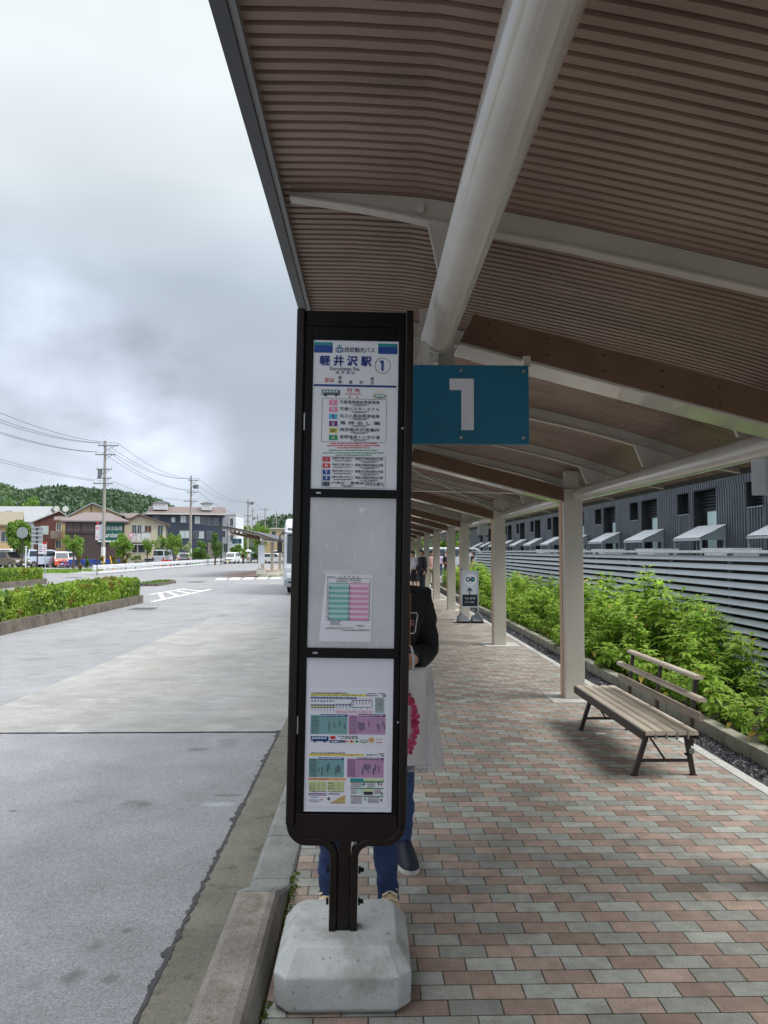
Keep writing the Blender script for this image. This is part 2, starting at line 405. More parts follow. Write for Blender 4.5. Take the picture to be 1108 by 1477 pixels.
# ramped end stone
kl = [(-.612, RZ - .03), (-.612, -.02), (-.6, .0), (-.58, .008), (-.43, .008), (-.405, .004), (-.392, -.01), (-.389, -.05), (-.389, RZ - .03)]
n = len(kp); sec = []
for y, f in ((3.605, 0.), (3.635, .02), (4.0, .97), (4.08, 1.)):
    sec.append([(a[0] + (b[0] - a[0]) * f, y, a[1] + (b[1] - a[1]) * f) for a, b in zip(kp, kl)])
vs = [p for s_ in sec for p in s_]
fs = [(i * n + k, i * n + k + 1, (i + 1) * n + k + 1, (i + 1) * n + k) for i in range(3) for k in range(n - 1)] + [tuple(range(n)), tuple(3 * n + k for k in range(n - 1, -1, -1))]
g.add(vs, fs, C_LOW)
for i in range(70):
    y = 4.085 + i * .6; g.prism(kl, 'y', y, y + .592, C_LOW)
struct(g, 'kerb')
# moss between kerb and pavers and along the gutter
mm = LEAF('moss', (58, 70, 22), (104, 124, 32), .1, 8)
g = MB(); rnd = random.Random(4)
for i in range(5200):
    y = 1.0 + 9 * rnd.random() ** 1.5
    if rnd.random() < .72:
        x = -.386 + .014 * rnd.gauss(0, 1); z = .002; k = noise.noise(Vector((y * 1.7, 1, 2)))
    else: x = -.617 - abs(rnd.gauss(0, .012)); z = RZ + .006; k = noise.noise(Vector((y * 3.1, 4, 2))) - .15; 
    if k < -.12 or y < 2.4 and rnd.random() < .5: continue
    s_ = .004 + .007 * rnd.random(); a = rnd.random() * 6.3
    g.add([(x - s_ * math.cos(a), y - s_ * math.sin(a), z), (x + s_ * math.cos(a), y + s_ * math.sin(a), z), (x + rnd.gauss(0, s_), y + rnd.gauss(0, s_), z + s_ * 1.6 * rnd.random() + .002)], [(0, 1, 2)], mm)
g.build('moss', kind='stuff')
g = MB()
for i in range(40):
    y = .3 + i * 1.0; g.bx(2.779, 2.872, y, y + .992, -.2, .004, C_STRIP)
struct(g, 'edging_strip')
# gravel strip: real stones near, sheet below
GRV = M('slate_gravel', (74, 74, 80), .6, .5, 25., bump=.3, bscale=80)
g = MB(); g.bx(2.874, 3.155, -3, 60, -.2, -.035, M('gravel_bed', (42, 42, 46), .9, .5, 60, bump=1., bscale=70)); struct(g, 'gravel_bed')
GRL = M('pale_gravel', (140, 140, 142), .6, .3, 25.)
g = MB(); rnd = random.Random(11)
octv = [(1, 0, 0), (-1, 0, 0), (0, 1, 0), (0, -1, 0), (0, 0, 1), (0, 0, -1)]
octf = [(0, 2, 4), (2, 1, 4), (1, 3, 4), (3, 0, 4), (2, 0, 5), (1, 2, 5), (3, 1, 5), (0, 3, 5)]
for i in range(15000):
    y = 3.2 + 27 * rnd.random() ** 1.8; x = 2.885 + .26 * rnd.random()
    r = .011 + .012 * rnd.random(); q = Euler((rnd.random() * 6, rnd.random() * 6, rnd.random() * 6)).to_matrix()
    c = Vector((x, y, -.035 + .012 * rnd.random()))
    g.add([c + q @ Vector((v[0] * r * (.6 + .8 * rnd.random()), v[1] * r * (.7 + .6 * rnd.random()), v[2] * r * .6)) for v in octv], octf, GRL if rnd.random() < .06 else GRV)
g.build('gravel', kind='stuff')
# planter kerb and bed
g = MB()
for i in range(64):
    y = 2.2 + i * .6; dx = .003 * math.sin(i * 2.3)
    g.bx(3.158 + dx, 3.283 + dx, y, y + .594, -.2, .10 + .003 * math.sin(i * 5.1), C_PLANT)
struct(g, 'planter_kerb', bevel=.008)
g = MB(); g.bx(3.284, 4.98, -3, 40.6, -.2, .045, M('soil', (58, 50, 38), .95, .4, 9., bump=.8, bscale=40)); struct(g, 'soil_bed')
g = MB(); g.bx(4.99, 60, -10, 90, -.2, -.02, M('yard_asphalt', (120, 120, 122), .9, .15, 2.)); struct(g, 'yard')
g = MB(); g.bx(3.284, 4.98, 40.7, 90, -.2, -.015, M('yard_asphalt', (120, 120, 122), .9, .15, 2.)); struct(g, 'forecourt')
g = MB(); g.bx(2.874, 3.157, 60.1, 90, -.2, -.02, M('yard_asphalt', (120, 120, 122), .9, .15, 2.)); struct(g, 'forecourt_edge')

# painted markings
def strip(g, p, q, w, z, mat):
    p, q = Vector(p), Vector(q); d = (q - p); nrm = Vector((-d.y, d.x, 0)).normalized() * w / 2
    g.quad([(p.x - nrm.x, p.y - nrm.y, z), (q.x - nrm.x, q.y - nrm.y, z), (q.x + nrm.x, q.y + nrm.y, z), (p.x + nrm.x, p.y + nrm.y, z)], mat)
z1 = RZ + .004
g = MB()
for i in range(5):
    px, py = 310 + 19.6 * i, 836.4 - .35 * i; c = [gnd(px + a, py + b, RZ) for a, b in ((0, 0), (14.5, 0), (19, -2.7), (5, -2.7))]
    g.quad([(q.x, q.y, z1) for q in c], WHITELINE)
struct(g, 'zebra_crossing')
g = MB(); A, B, C_, D = (gnd(*p, RZ) for p in ((219, 868), (304, 850), (266, 849.5), (216, 857.5)))
z2 = z1
strip(g, A, B, .15, z2, WHITELINE); strip(g, C_, D, .12, z2 + .0001, WHITELINE)
for f in (.16, .38, .6, .82):
    strip(g, A.lerp(B, f), D.lerp(C_, f + .1), .16, z2 + .0003, WHITELINE)
struct(g, 'hatched_marking')
# drains
IRON = M('cast_iron', (74, 74, 76), .7, .2, 30, bump=.6, bscale=150)
g = MB()
for px, py, w, d in ((207, 878, .75, .9), (283, 839.5, .8, 1.6), (106, 833, .8, 1.6)):
    c = gnd(px, py, RZ); g.quad([(c.x - w / 2, c.y - d / 2, z1), (c.x + w / 2, c.y - d / 2, z1), (c.x + w / 2, c.y + d / 2, z1), (c.x - w / 2, c.y + d / 2, z1)], IRON)
struct(g, 'drain_cover')

# ------------------------------------------------------------------ bus shelter
PROF = [(-.355, 3.165), (-.1, 3.165), (.2, 3.15), (.45, 3.11), (.8, 3.045), (1.2, 2.96), (1.67, 2.855), (2.05, 2.76), (2.4, 2.655), (2.75, 2.54), (3.18, 2.395)]
def pz(x):
    for (a, za), (b, zb) in zip(PROF, PROF[1:]):
        if x <= b: return za + (zb - za) * (x - a) / (b - a)
    return PROF[-1][1]
TL, TR, TRAD = (.34, 2.762), (2.42, 2.345), .077
def shelter(label, loc, cols, y0, y1, fine, scale=1., group=None, bracing=(), rib=.055):
    root = thing('bus_shelter', loc, label, 'shelter', group, 0, scale)
    # ribbed roof sheet
    xs = [-.355 + 3.535 * i / 26 for i in range(27)]; mb = MB(); vs = []; fs = []
    prof = [(0, 0), (.60, 0), (.66, .034), (.94, .034)]; ys = []
    k = 0; y = y0
    while y < y1:
        for f, dz in prof: ys.append((y + f * rib, dz))
        y += rib
    nx = len(xs)
    for yy, dz in ys:
        for x in xs: vs.append((x, yy, pz(x) + dz))
    fs = [(j * nx + i, j * nx + i + 1, (j + 1) * nx + i + 1, (j + 1) * nx + i) for j in range(len(ys) - 1) for i in range(nx - 1)]
    mb.add(vs, fs, ROOF); 
    mb.build('roof', root)
    mb = MB(); vs = [(x, yy, pz(x) + .07) for yy in (y0, y1) for x in xs]
    mb.add(vs, [(i, i + 1, nx + i + 1, nx + i) for i in range(nx - 1)], DARKSTEEL); mb.build('roof_top', root)
    # edges
    mb = MB(); mb.bx(-.416, -.371, y0, y1, 3.12, 3.245, DARKSTEEL)
    yy = y0 + .2
    while yy < min(y1, y0 + 30): mb.bx(-.428, -.417, yy, yy + .03, 3.17, 3.235, DARKSTEEL); yy += .425
    mb.build('gutter', root)
    mb = MB(); mb.bx(-.369, -.349, y0, y1, 3.128, 3.162, M('edge_trim', (128, 130, 132), .4)); mb.build('edge_trim', root)
    mb = MB(); mb.bx(3.17, 3.22, y0, y1, 2.35, 2.47, DARKSTEEL); mb.build('edge_beam', root)
    # columns with beams
    for yc in cols:
        a, b = yc, yc + .24
        mb = MB(); mb.bx(2.258, 2.478, a, b, .012, 2.42, COLM)
        mb.bx(2.30, 2.45, a + .05, b - .05, 2.42, pz(2.4) - .02, COLM)
        c = mb.build('column', root, bevel=.006)
        mb = MB(); mb.bx(2.248, 2.2575, a + .09, b - .03, .02, 2.26, CLADEDGE); mb.build('wood_strip', c)
        mb = MB(); mb.bx(2.07, 2.70, yc - .2, yc + .42, -.1, .011, C_STRIP); mb.build('base_plate', c, bevel=.004)
        mb = MB()
        mb.prism([(.45, 2.735), (2.256, 2.262), (2.256, 2.438), (.52, 2.893)], 'y', a + .004, b, STEEL)
        be = mb.build('beam', root, bevel=.004)
        mb = MB()
        mb.prism([(.456, 2.748), (2.250, 2.278), (2.250, 2.434), (.524, 2.886)], 'y', a - .014, a + .003, CLAD)
        for i in range(6):
            f = .06 + .17 * i
            for h in (.045, .125):
                mb.disc((.5 + (2.2 - .5) * f, a - .016, 2.742 + (2.275 - 2.742) * f + h), .006, M('screw_dark', (30, 26, 24), .6), 8, 'y')
        mb.build('wood_cladding', be)
        # joint between tube and beam: plates with bolts
        mb = MB(); mb.bx(.26, .44, a + .11, a + .13, 2.64, 2.95, STEEL); mb.bx(.325, .343, a - .05, b + .05, 2.63, 2.70, STEEL)
        for z in (2.665, 2.72):
            mb.disc((.34, a + .095, z), .018, STEEL, 10, 'y', h=.03)
        mb.build('joint_plate', root)
    def seg(a, b, side):
        X, Z = TL if side == 'l' else TR
        n = 28
        mb = MB()
        if side == 'l':
            pth = [(X, a, Z), (X, a + .02, Z), (X, a + .02, Z), (X, b - .03, Z), (X, b - .03, Z), (X, b, Z)]; rr = [TRAD + .004, TRAD + .004, TRAD, TRAD, TRAD + .004, TRAD + .004]
        else:
            pth = [(X, a, Z), (X, a + .015, Z), (X, a + .04, Z), (X, a + .07, Z), (X, b - .07, Z), (X, b - .04, Z), (X, b - .015, Z), (X, b, Z)]; rr = [TRAD * k for k in (.55, .8, .95, 1, 1, .95, .8, .55)]
        mb.tube(pth, rr, STEEL, n); mb.build('pipe_beam', root)
    cc = [cols[0] - 5.05] + list(cols) + [y1 + .3]
    for a, b in zip(cc, cc[1:]):
        if b - a > .8: seg(max(a + .27, y0), min(b - .03, y1), 'l'); seg(max(a + .26, y0), min(b - .02, y1), 'r')
    # rafters
    ry = cols[0] + .12 - .84 - 1.68
    while ry < y1:
        if ry > y0 + .1 and all(abs(ry - (c + .12)) > .3 for c in cols):
            t_, bo = [], []
            for i in range(25):
                x = -.322 + 3.467 * i / 24; z = pz(x) - .004
                if x < .25: d = .02 + .075 * (x + .322) / .572
                elif x < 2.0: d = .095
                elif x < 2.75: d = .095
                else: d = .095 - .06 * (x - 2.75) / .4
                t_.append((x, z)); bo.append((x, z - d))
            mb = MB()
            for i in range(24):
                mb.prism([bo[i], bo[i + 1], t_[i + 1], t_[i]], 'y', ry - .012, ry + .012, RAFT)
            # underside flange
            for i in range(24):
                (xa, za), (xb, zb) = bo[i], bo[i + 1]
                mb.prism([(xa, za - .008), (xb, zb - .008), (xb, zb + .001), (xa, za + .001)], 'y', ry - .03, ry + .03, RAFT)
            rf = mb.build('rafter', root)
            mb = MB()
            mb.prism([(2.24, pz(2.24) - .09), (2.32, TR[1] + .07), (2.52, TR[1] + .07), (2.72, pz(2.72) - .07)], 'y', ry - .016, ry + .016, RAFT)
            for x in (2.36, 2.52): mb.disc((x, ry - .017, pz(x) - .055), .02, STEEL, 10, 'y', h=.03)
            mb.build('bracket', rf); mb = MB()
            mb.prism([(.235, pz(.235) - .085), (.285, TL[1] + .06), (.395, TL[1] + .06), (.44, pz(.44) - .085)], 'y', ry - .016, ry + .016, RAFT)
            mb.disc((.205, ry - .017, pz(.205) - .06), .02, STEEL, 10, 'y', h=.03)
            mb.build('bracket', rf)
        ry += 1.683
    for a, b in bracing:
        for p, q in (((TL[0], a, TL[1]), (TR[0], b, TR[1])), ((TR[0], a, TR[1] + .03), (TL[0], b, TL[1] + .03))):
            mb = MB(); mb.tube([p, q], .009, STEEL, 6); mb.build('brace_rod', root)
    return root
COLS = [3.80, 8.85, 13.9, 18.9, 22.0, 26.8, 31.4, 36.2, 41.0]
shelter('long bus shelter with ribbed brown curved roof over the paved walkway', (0, 0, 0), COLS, -6.5, 43, True, bracing=((9.15, 13.8),))
# boxes hung under the right-hand pipe
def hung(Y, label):
    r = thing('hanging_box', (2.52, Y, 2.05), label, 'hanging box', 'grey boxes hung under the shelter pipe')
    mb = MB(); mb.bx(-.1, .12, -.09, .09, 0, .36, M('pale_grey_box', (176, 182, 186), .5)); mb.build('housing', r, bevel=.01)
    mb = MB(); mb.bx(-.012, .012, -.012, .012, .36, .48, STEEL); mb.build('hanger', r)
hung(4.72, 'pale grey box hung below the roof pipe nearest the camera, at the edge of view')
hung(17.0, 'pale grey box hung below the roof pipe behind the second paved-walk column')
hung(26.0, 'small looking far grey box hung below the roof pipe among distant columns')

# teal number board
TEAL = M('teal_board', (12, 102, 134), .5, .06, 30., bump=.08, bscale=300); NUM = M('number_white', (218, 222, 230), .5, .03)
YB = 3.70
p0, p1 = at(571, 527, YB), at(763, 641, YB)
r = thing('number_sign', ((p0.x + p1.x) / 2, YB, p1.z), 'teal sign board with a big white numeral 1 hung under the roof', 'sign')
w, h = p1.x - p0.x, p0.z - p1.z
mb = MB(); mb.bx(-w / 2, w / 2, -.012, .03, 0, h, TEAL); mb.build('board', r, bevel=.003)
mb = MB()
def L(px, py): p = at(px, py, YB); return (p.x - (p0.x + p1.x) / 2, -.0145, p.z - p1.z)
a_, b_, c_, d_, e_, f_ = L(648, 547), L(683, 547), L(683, 621), L(665, 621), L(665, 563.5), L(648, 563.5)
mb.add([a_, b_, c_, d_, e_, f_], [(0, 1, 2, 3, 4, 5)], NUM); mb.build('numeral', r)
for px, py in ((664.5, 536), (754, 537), (664.5, 632), (754, 632.5), (580, 536), (580, 632)):
    q = L(px, py); mb = MB(); mb.disc((q[0], -.017, q[2]), .008, CHROME, 10, 'y', h=.012); mb.build('bolt', r)
mb = MB(); mb.bx(-.2, -.16, .0, .02, h, h + .12, STEEL); mb.build('hanger', r)
mb = MB(); mb.bx(.3, .335, -.0, .02, h, h + .05, STEEL); mb.build('hanger', r)
# ------------------------------------------------------------------ bus stop sign
YS = 3.1
PV = at(505, 820, YS); TILT = R(.95)
ct, st = math.cos(TILT), math.sin(TILT)
SM = Matrix.Translation(PV) @ Matrix(((ct, 0, st, 0), (0, 1, 0, 0), (-st, 0, ct, 0), (0, 0, 0, 1)))
SI = SM.inverted()
def sp(px, py):
    q = SI @ at(px, py, YS); return q.x, q.z
PXM = YS / FPX
_g = gnd(493.5, 1466, 0)
base_c = Vector((_g.x, _g.y + .272, 0))
sign = thing('bus_stop_sign', base_c, 'tall dark brown bus stop sign with lit timetable posters standing in a concrete block', 'bus stop')
sign['label'] = 'tall dark brown bus stop sign with white posters standing in a concrete block'
SX = Matrix.Translation(-base_c) @ SM
DKB = M('dark_brown_paint', (28, 19, 19), .3, .15, 6., spec=.3, coat=.06); BLK = M('black_frame', (11, 11, 14), .4, .1, 10., spec=.2)
# cast base
mb = MB()
def octa(w, d, c): return [(-w + c, -d), (w - c, -d), (w, -d + c), (w, d - c), (w - c, d), (-w + c, d), (-w, d - c), (-w, -d + c)]
lv = [(.238, .252, .05, 0.), (.255, .27, .05, .02), (.257, .272, .05, .134), (.209, .205, .035, .205), (.203, .199, .035, .212)]
vs = []
for w, d, c, z in lv: vs += [(x, y, z) for x, y in octa(w, d, c)]
fs = [(i * 8 + k, i * 8 + (k + 1) % 8, (i + 1) * 8 + (k + 1) % 8, (i + 1) * 8 + k) for i in range(len(lv) - 1) for k in range(8)] + [tuple(range(7, -1, -1)), tuple(range((len(lv) - 1) * 8, len(lv) * 8))]
mb.add(vs, fs, C_BASE); mb.build('base', sign, bevel=.006)
# outline of the board
uL, vT = sp(429, 446); uR = sp(597, 450)[0]; vB = sp(500, 1221)[1]
uL = (uL + sp(413.5, 1150)[0]) / 2; uR = (uR + sp(586.5, 1150)[0]) / 2
rc = .085
def outline(o=0., r=rc, top=.006):
    a, b, t, bt = uL + o, uR - o, vT - o, vB + o
    p = [(a, t), (b, t)]
    p += [(b - r + r * math.cos(q), bt + r + r * math.sin(q)) for q in [R(-90 * i / 8) for i in range(9)]]
    p += [(a + r + r * math.cos(q), bt + r + r * math.sin(q)) for q in [R(-90 - 90 * i / 8) for i in range(9)]]
    return p
POST = [(sp(455, 494)[0] + sp(438.5, 1160)[0]) / 2, (sp(575, 500)[0] + sp(562, 1160)[0]) / 2]   # poster sides
pu0, pu1 = POST
v1t, v1b = sp(513, 493)[1], sp(510, 706.5)[1]
v2t, v2b = sp(509, 718)[1], sp(505, 935)[1]
v3t, v3b = sp(504, 948.5)[1], sp(500, 1169.5)[1]
mb = MB(SX); mb.prism(outline(.012), 'y', .03, .085, DKB); mb.build('backplate', sign, bevel=.006)
mb = MB(SX)
wl = .034; o = outline(0); 
mb.bar([(uL + wl / 2, .03, vT), (uL + wl / 2, .03, vB + rc)] , wl, .1, DKB)
ar = lambda cx, a0, a1, r: [(cx + r * math.cos(R(a0 + (a1 - a0) * i / 8)), .03, vB + rc + r * math.sin(R(a0 + (a1 - a0) * i / 8))) for i in range(9)]
mb.build('side_rail', sign, bevel=.006)
mb = MB(SX); mb.bar([(uR - wl / 2, .03, vT), (uR - wl / 2, .03, vB + rc)], wl, .1, DKB); mb.build('side_rail', sign, bevel=.006)
# flared lower rails that run into the post
for s_, u0 in ((1, uL), (-1, uR)):
    c = sp(496, 1260)[0]; r = rc - wl / 2
    pth = [(u0 + s_ * (rc - r * math.cos(R(90 * i / 8))), .03, vB + rc - r * math.sin(R(90 * i / 8))) for i in range(9)]
    pu = c - s_ * .041; zt = pth[-1][2]; r2 = .06
    pth += [(pu - s_ * r2 + s_ * r2 * math.sin(R(90 * i / 8)), .03, zt - r2 + r2 * math.cos(R(90 * i / 8))) for i in range(0, 9)]
    zb = (SI @ Vector((base_c.x, YS + .05, .206))).z
    pth += [(pu, .03, zb)]
    mb = MB(SX); mb.bar(pth, .029, .075, DKB); mb.build('flared_rail', sign, bevel=.005)
cpu = sp(496, 1260)[0]
mb = MB(SX); mb.bx(cpu - .0255, cpu + .0255, .0, .06, zb, vB + .06, DKB); mb.build('post', sign, bevel=.004)
for px, py in ((521, 1259), (522, 1305)):
    u, v = sp(px, py); mb = MB(SX); mb.disc((cpu + .068, .03, v), .009, BLK, 8, 'x', h=.022); mb.disc((cpu + .062, .03, v), .015, BLK, 6, 'x', h=.008)
    mb.disc((cpu - .064, .03, v), .013, BLK, 6, 'x', h=.01); mb.build('bolt', sign)
# head panel, apron and inner black frame
mb = MB(SX); mb.bx(uL + wl, uR - wl, .0, .03, v1t + .062, vT - .004, BLK); mb.build('head_panel', sign, bevel=.003)
mb = MB(SX); mb.bx(uL + wl, uR - wl, -.004, .03, vB + .018, v3b - .012, DKB); mb.build('apron', sign, bevel=.004)
mb = MB(SX)
mb.bx(uL + wl, pu0 - .004, -.006, .03, v3b - .012, v1t + .06, BLK); mb.bx(pu1 + .004, uR - wl, -.006, .03, v3b - .012, v1t + .06, BLK)
mb.bx(pu0 - .004, pu1 + .004, -.0055, .03, v1t + .004, v1t + .06, BLK); mb.build('door_frame', sign, bevel=.003)
for a, b in ((v1b, v2t), (v2b, v3t)):
    mb = MB(SX); mb.bx(pu0 - .02, pu1 + .02, -.014, .02, b - .001, a + .001, BLK)
    mb.bx(pu0 + .02, pu0 + .04, -.0165, -.0135, (a + b) / 2 - .004, (a + b) / 2 + .004, CHROME)
    mb.build('cross_bar', sign, bevel=.003)
for v in (sp(424, 608)[1], sp(418, 1045)[1]):
    mb = MB(SX); mb.bx(uL + .036, uL + .041, -.009, -.0065, v - .035, v + .035, CHROME); mb.build('hinge', sign)
for px, py in ((580.5, 618.5), (574, 1041)):
    u, v = sp(px, py); mb = MB(SX); mb.disc((u, -.009, v), .0045, CHROME, 10, 'y', h=.006); mb.build('lock', sign)
# coloured board on the back
RED, YEL = M('signal_red', (150, 18, 28), .4, .05, 8), M('signal_yellow', (226, 160, 30), .4, .05, 8)
mb = MB(SX); b0, b1 = uL - .008, uR + .012; vb0, vb1 = sp(505, 1010)[1], sp(505, 722)[1]
mb.bx(b0 + .004, b1 - .004, .118, .128, vb0, vb1, RED)
vm = vb1 - .16; mb.bx(b0, b0 + .0035, .112, .13, vb1 - .1, vb1, YEL); mb.bx(b1 - .002, b1, .112, .13, vb0 + .2, vb0 + .42, YEL); mb.bx(b0, b0 + .0035, .112, .13, vb0, vb0 + .27, YEL)
mb.bx(uL + .06, uL + .1, .085, .118, vb0 + .1, vb1 - .1, BLK); mb.bx(uR - .1, uR - .06, .085, .118, vb0 + .1, vb1 - .1, BLK)
mb.build('back_board', sign)
# ------------------------------------------------ posters
def paper(name, col, v=.03):
    return M(name, col, .35, v, 5., coat=.25)
PW, INKB, INK, NAVY = paper('poster_white', (224, 228, 237)), FLAT('ink_grey_blue', (52, 66, 108)), FLAT('ink_black', (38, 42, 58)), FLAT('ink_navy', (24, 52, 128))
def ink(n, c): return FLAT('ink_' + n, c, .4, .2)
TEALI, BLUI, REDI, PNK, CYA, PUR, YELI, GRN, GRY = ink('teal', (30, 140, 150)), ink('blue', (20, 68, 150)), ink('red', (200, 50, 66)), ink('pink', (226, 130, 176)), ink('cyan', (92, 176, 222)), ink('purple', (104, 30, 118)), ink('yellow', (216, 210, 84)), ink('green', (18, 138, 88)), ink('grey', (84, 92, 108))
WHT = ink('white', (236, 238, 244))
TQ, TQL, PK, PKL = ink('table_teal', (112, 178, 174)), ink('table_pale_teal', (176, 210, 214)), ink('table_pink', (214, 144, 186)), ink('table_pale_pink', (222, 198, 224))
TA, TP, OLV, TAN, GRL_, PGRN = ink('teal_grid', (134, 188, 190)), ink('pink_grid', (212, 164, 206)), ink('sheet_yellow', (224, 216, 96)), ink('tan', (214, 186, 130)), ink('line_green', (60, 140, 110)), ink('pale_green', (206, 218, 160))
class Sheet:
    """writes on the poster plane in the pixels of one enlarged view of it"""
    def __init__(s, ox, oy, k, d=.0): s.mb = MB(SX); s.ox, s.oy, s.k, s.d = ox, oy, k, d; s.n = 0
    def uv(s, x, y): return sp(s.ox + x / s.k, s.oy + y / s.k)
    def depth(s, lvl): s.n += 1; return s.d - .0009 * lvl - s.n * 1.2e-6
    def rect(s, cx, cy, w, h, m, lvl=1):
        u, v = s.uv(cx, cy); a, b = w / s.k * PXM / 2, h / s.k * PXM / 2; y = s.depth(lvl)
        s.mb.quad([(u - a, y, v - b), (u + a, y, v - b), (u + a, y, v + b), (u - a, y, v + b)], m)
    def r4(s, x0, y0, x1, y1, m, lvl=1): s.rect((x0 + x1) / 2, (y0 + y1) / 2, x1 - x0, y1 - y0, m, lvl)
    def text(s, t, cx, cy, w, h, m, bold=0., lvl=2):
        u, v = s.uv(cx, cy); s.mb.text(t, (u, s.depth(lvl), v), w / s.k * PXM, h and h / s.k * PXM, m, bold)
    def ring(s, cx, cy, r, wd, m, ry=None, lvl=2, a0=0, a1=360):
        u, v = s.uv(cx, cy); q = PXM / s.k; s.mb.ring((u, s.depth(lvl), v), r * q, wd * q, m, 28, ry and ry * q, a0, a1)
    def oval(s, cx, cy, rx, ry, m, lvl=1):
        u, v = s.uv(cx, cy); q = PXM / s.k; s.mb.disc((u, s.depth(lvl), v), rx * q, m, 20, 'y', ry * q)
    def micro(s, cx, cy, w, h, m, seed=0, lvl=2, gap=.35):
        """a line too small to read: short marks of uneven length"""
        r = random.Random(seed * 31 + int(cx * 7 + cy)); x = cx - w / 2
        while x < cx + w / 2:
            l = h * (.5 + r.random() * 1.6); l = min(l, cx + w / 2 - x)
            s.rect(x + l / 2, cy + r.uniform(-.1, .1) * h, l, h * (.55 + .4 * r.random()), m, lvl); x += l + h * gap * (.5 + r.random())
    def frame(s, x0, y0, x1, y1, w, m, lvl=1):
        s.r4(x0, y0 - w / 2, x1, y0 + w / 2, m, lvl); s.r4(x0, y1 - w / 2, x1, y1 + w / 2, m, lvl); s.r4(x0 - w / 2, y0, x0 + w / 2, y1, m, lvl); s.r4(x1 - w / 2, y0, x1 + w / 2, y1, m, lvl)
    def bus(s, cx, cy, w, h, m):
        s.r4(cx - w / 2, cy - h * .4, cx + w / 2, cy + h * .3, m); 
        for i in range(5): s.rect(cx - w * .36 + i * w * .17, cy - h * .16, w * .13, h * .26, TQL, 2)
        s.rect(cx - w * .44, cy + h * .1, w * .06, h * .12, WHT, 2)
        for f in (-.28, .28): s.oval(cx + f * w, cy + h * .32, h * .16, h * .16, INK, 3)
    def onsen(s, cx, cy, w, h):
        s.oval(cx, cy + h * .22, w * .5, h * .26, GRY, 1); s.oval(cx, cy + h * .17, w * .38, h * .17, TQL, 2)
        for i, f in enumerate((-.22, 0, .22)):
            s.ring(cx + f * w, cy - h * .18, w * .07, w * .03, TAN, h * .22, 3, 90, 270 if i % 2 else 300)
        for f in (-.42, -.15, .2, .43): s.oval(cx + f * w, cy + h * .3, w * .08, h * .09, PGRN, 3)
    def build(s, name): return s.mb.build(name, sign)
def backing(mb, v0, v1, m): mb.bx(pu0 - .006, pu1 + .006, .0, .012, v0 - .004, v1 + .004, m)
# route poster
s = Sheet(440, 480, 7.387); backing(s.mb, v1b, v1t, PW)
s.r4(97, 100, 297, 132, TEALI); s.r4(97, 132, 297, 213, BLUI); s.r4(778, 117, 986, 149, TEALI); s.r4(778, 149, 986, 228, BLUI)
s.ring(357, 182, 27, 9, BLUI); s.ring(379, 182, 27, 9, BLUI); s.ring(368, 183, 15, 6, TEALI, 26); s.rect(368, 134, 44, 9, GRN); s.rect(368, 146, 8, 16, GRN)
s.text('西武観光バス', 583, 184, 325, 54, INKB, .02)
s.text('軽 井 沢 駅', 433, 299, 552, 106, NAVY, .06)
s.ring(828, 352, 84, 5, INK); s.rect(826, 352, 24, 112, NAVY, 2); s.rect(808, 308, 18, 22, NAVY, 2)
s.text('Karuizawa Sta.', 428, 383, 322, 38, INKB, .02); s.text('軽 井 澤 站', 430, 425, 205, 34, INKB)
s.text('次は', 258, 503, 105, 52, REDI, .03)
for t_, x, y in (('新', 375, 478), ('道', 715, 490), ('新', 375, 523), ('軽', 488, 527), ('井', 600, 530), ('沢', 715, 535)): s.text(t_, x, y, 37, 37, INK, .02)
s.rect(534, 566, 888, 22, NAVY)
s.text('行 先', 516, 614, 138, 44, REDI, .03); s.text('Destination', 518, 653, 165, 22, REDI)
s.micro(475, 685, 22, 18, REDI, 1); s.micro(557, 687, 22, 18, REDI, 2)
s.bus(275, 640, 200, 84, GRY); s.onsen(797, 656, 150, 96)
dy = 110 * 7.387
s.frame(180, 706, 866, dy + 354, 4, GRY)
rows = [('M', PNK, WHT, '万座温泉経由草津温泉', 742), ('M', PNK, WHT, '万座バスターミナル', 815), ('S', CYA, INK, '仙之入経由草津温泉', dy + 77), ('O', PUR, WHT, '鬼 押 出 し 園', dy + 152), ('SK', YELI, INK, '西武軽井沢営業所', dy + 225), ('H', GRN, WHT, '星野温泉トンボの湯', dy + 302)]
for b_, bm_, tm, t_, y in rows:
    s.rect(301, y + 2, 90, 55, bm_); s.text(b_, 301, y + 3, 26 if len(b_) == 1 else 66, 36, tm, .03)
    s.text(t_, 583, y - 2, 428, 36, INK, .02); s.micro(583, y + 25, 190, 8, INK, 3); s.micro(583, y + 37, 130, 9, INK, 4)
for y, w in ((367, 500), (390, 560), (413, 350)): s.micro(517, dy + y, w, 13, REDI, y)
for y, w in ((440, 520), (468, 660), (492, 380)): s.micro(515, dy + y, w, 13, GRN, y)
s.frame(178, dy + 512, 856, dy + 838, 3, GRY)
low = [('N', REDI, '[東軽井沢線 内回り]', '南軽井沢経由軽井沢駅', 534), ('N', REDI, '[東軽井沢線 内回り]', '風越公園経由軽井沢駅', 601), ('T', BLUI, '[軽井沢線 外回り]', '南軽井沢経由軽井沢駅', 669), ('T', BLUI, '[軽井沢線 外回り]', '風越公園経由軽井沢駅', 734)]
for b_, bm_, t1, t2, y in low:
    s.rect(228, dy + y + 2, 80, 50, bm_); s.text(b_, 228, dy + y + 3, 26, 32, WHT, .03)
    s.text(t1, 398, dy + y - 8, 218, 27, INK, .02); s.micro(398, dy + y + 18, 190, 12, INK, y)
    s.text(t2, 683, dy + y - 2, 302, 30, INK, .02); s.micro(683, dy + y + 24, 200, 9, INK, y + 1); s.micro(683, dy + y + 36, 120, 9, INK, y + 2)
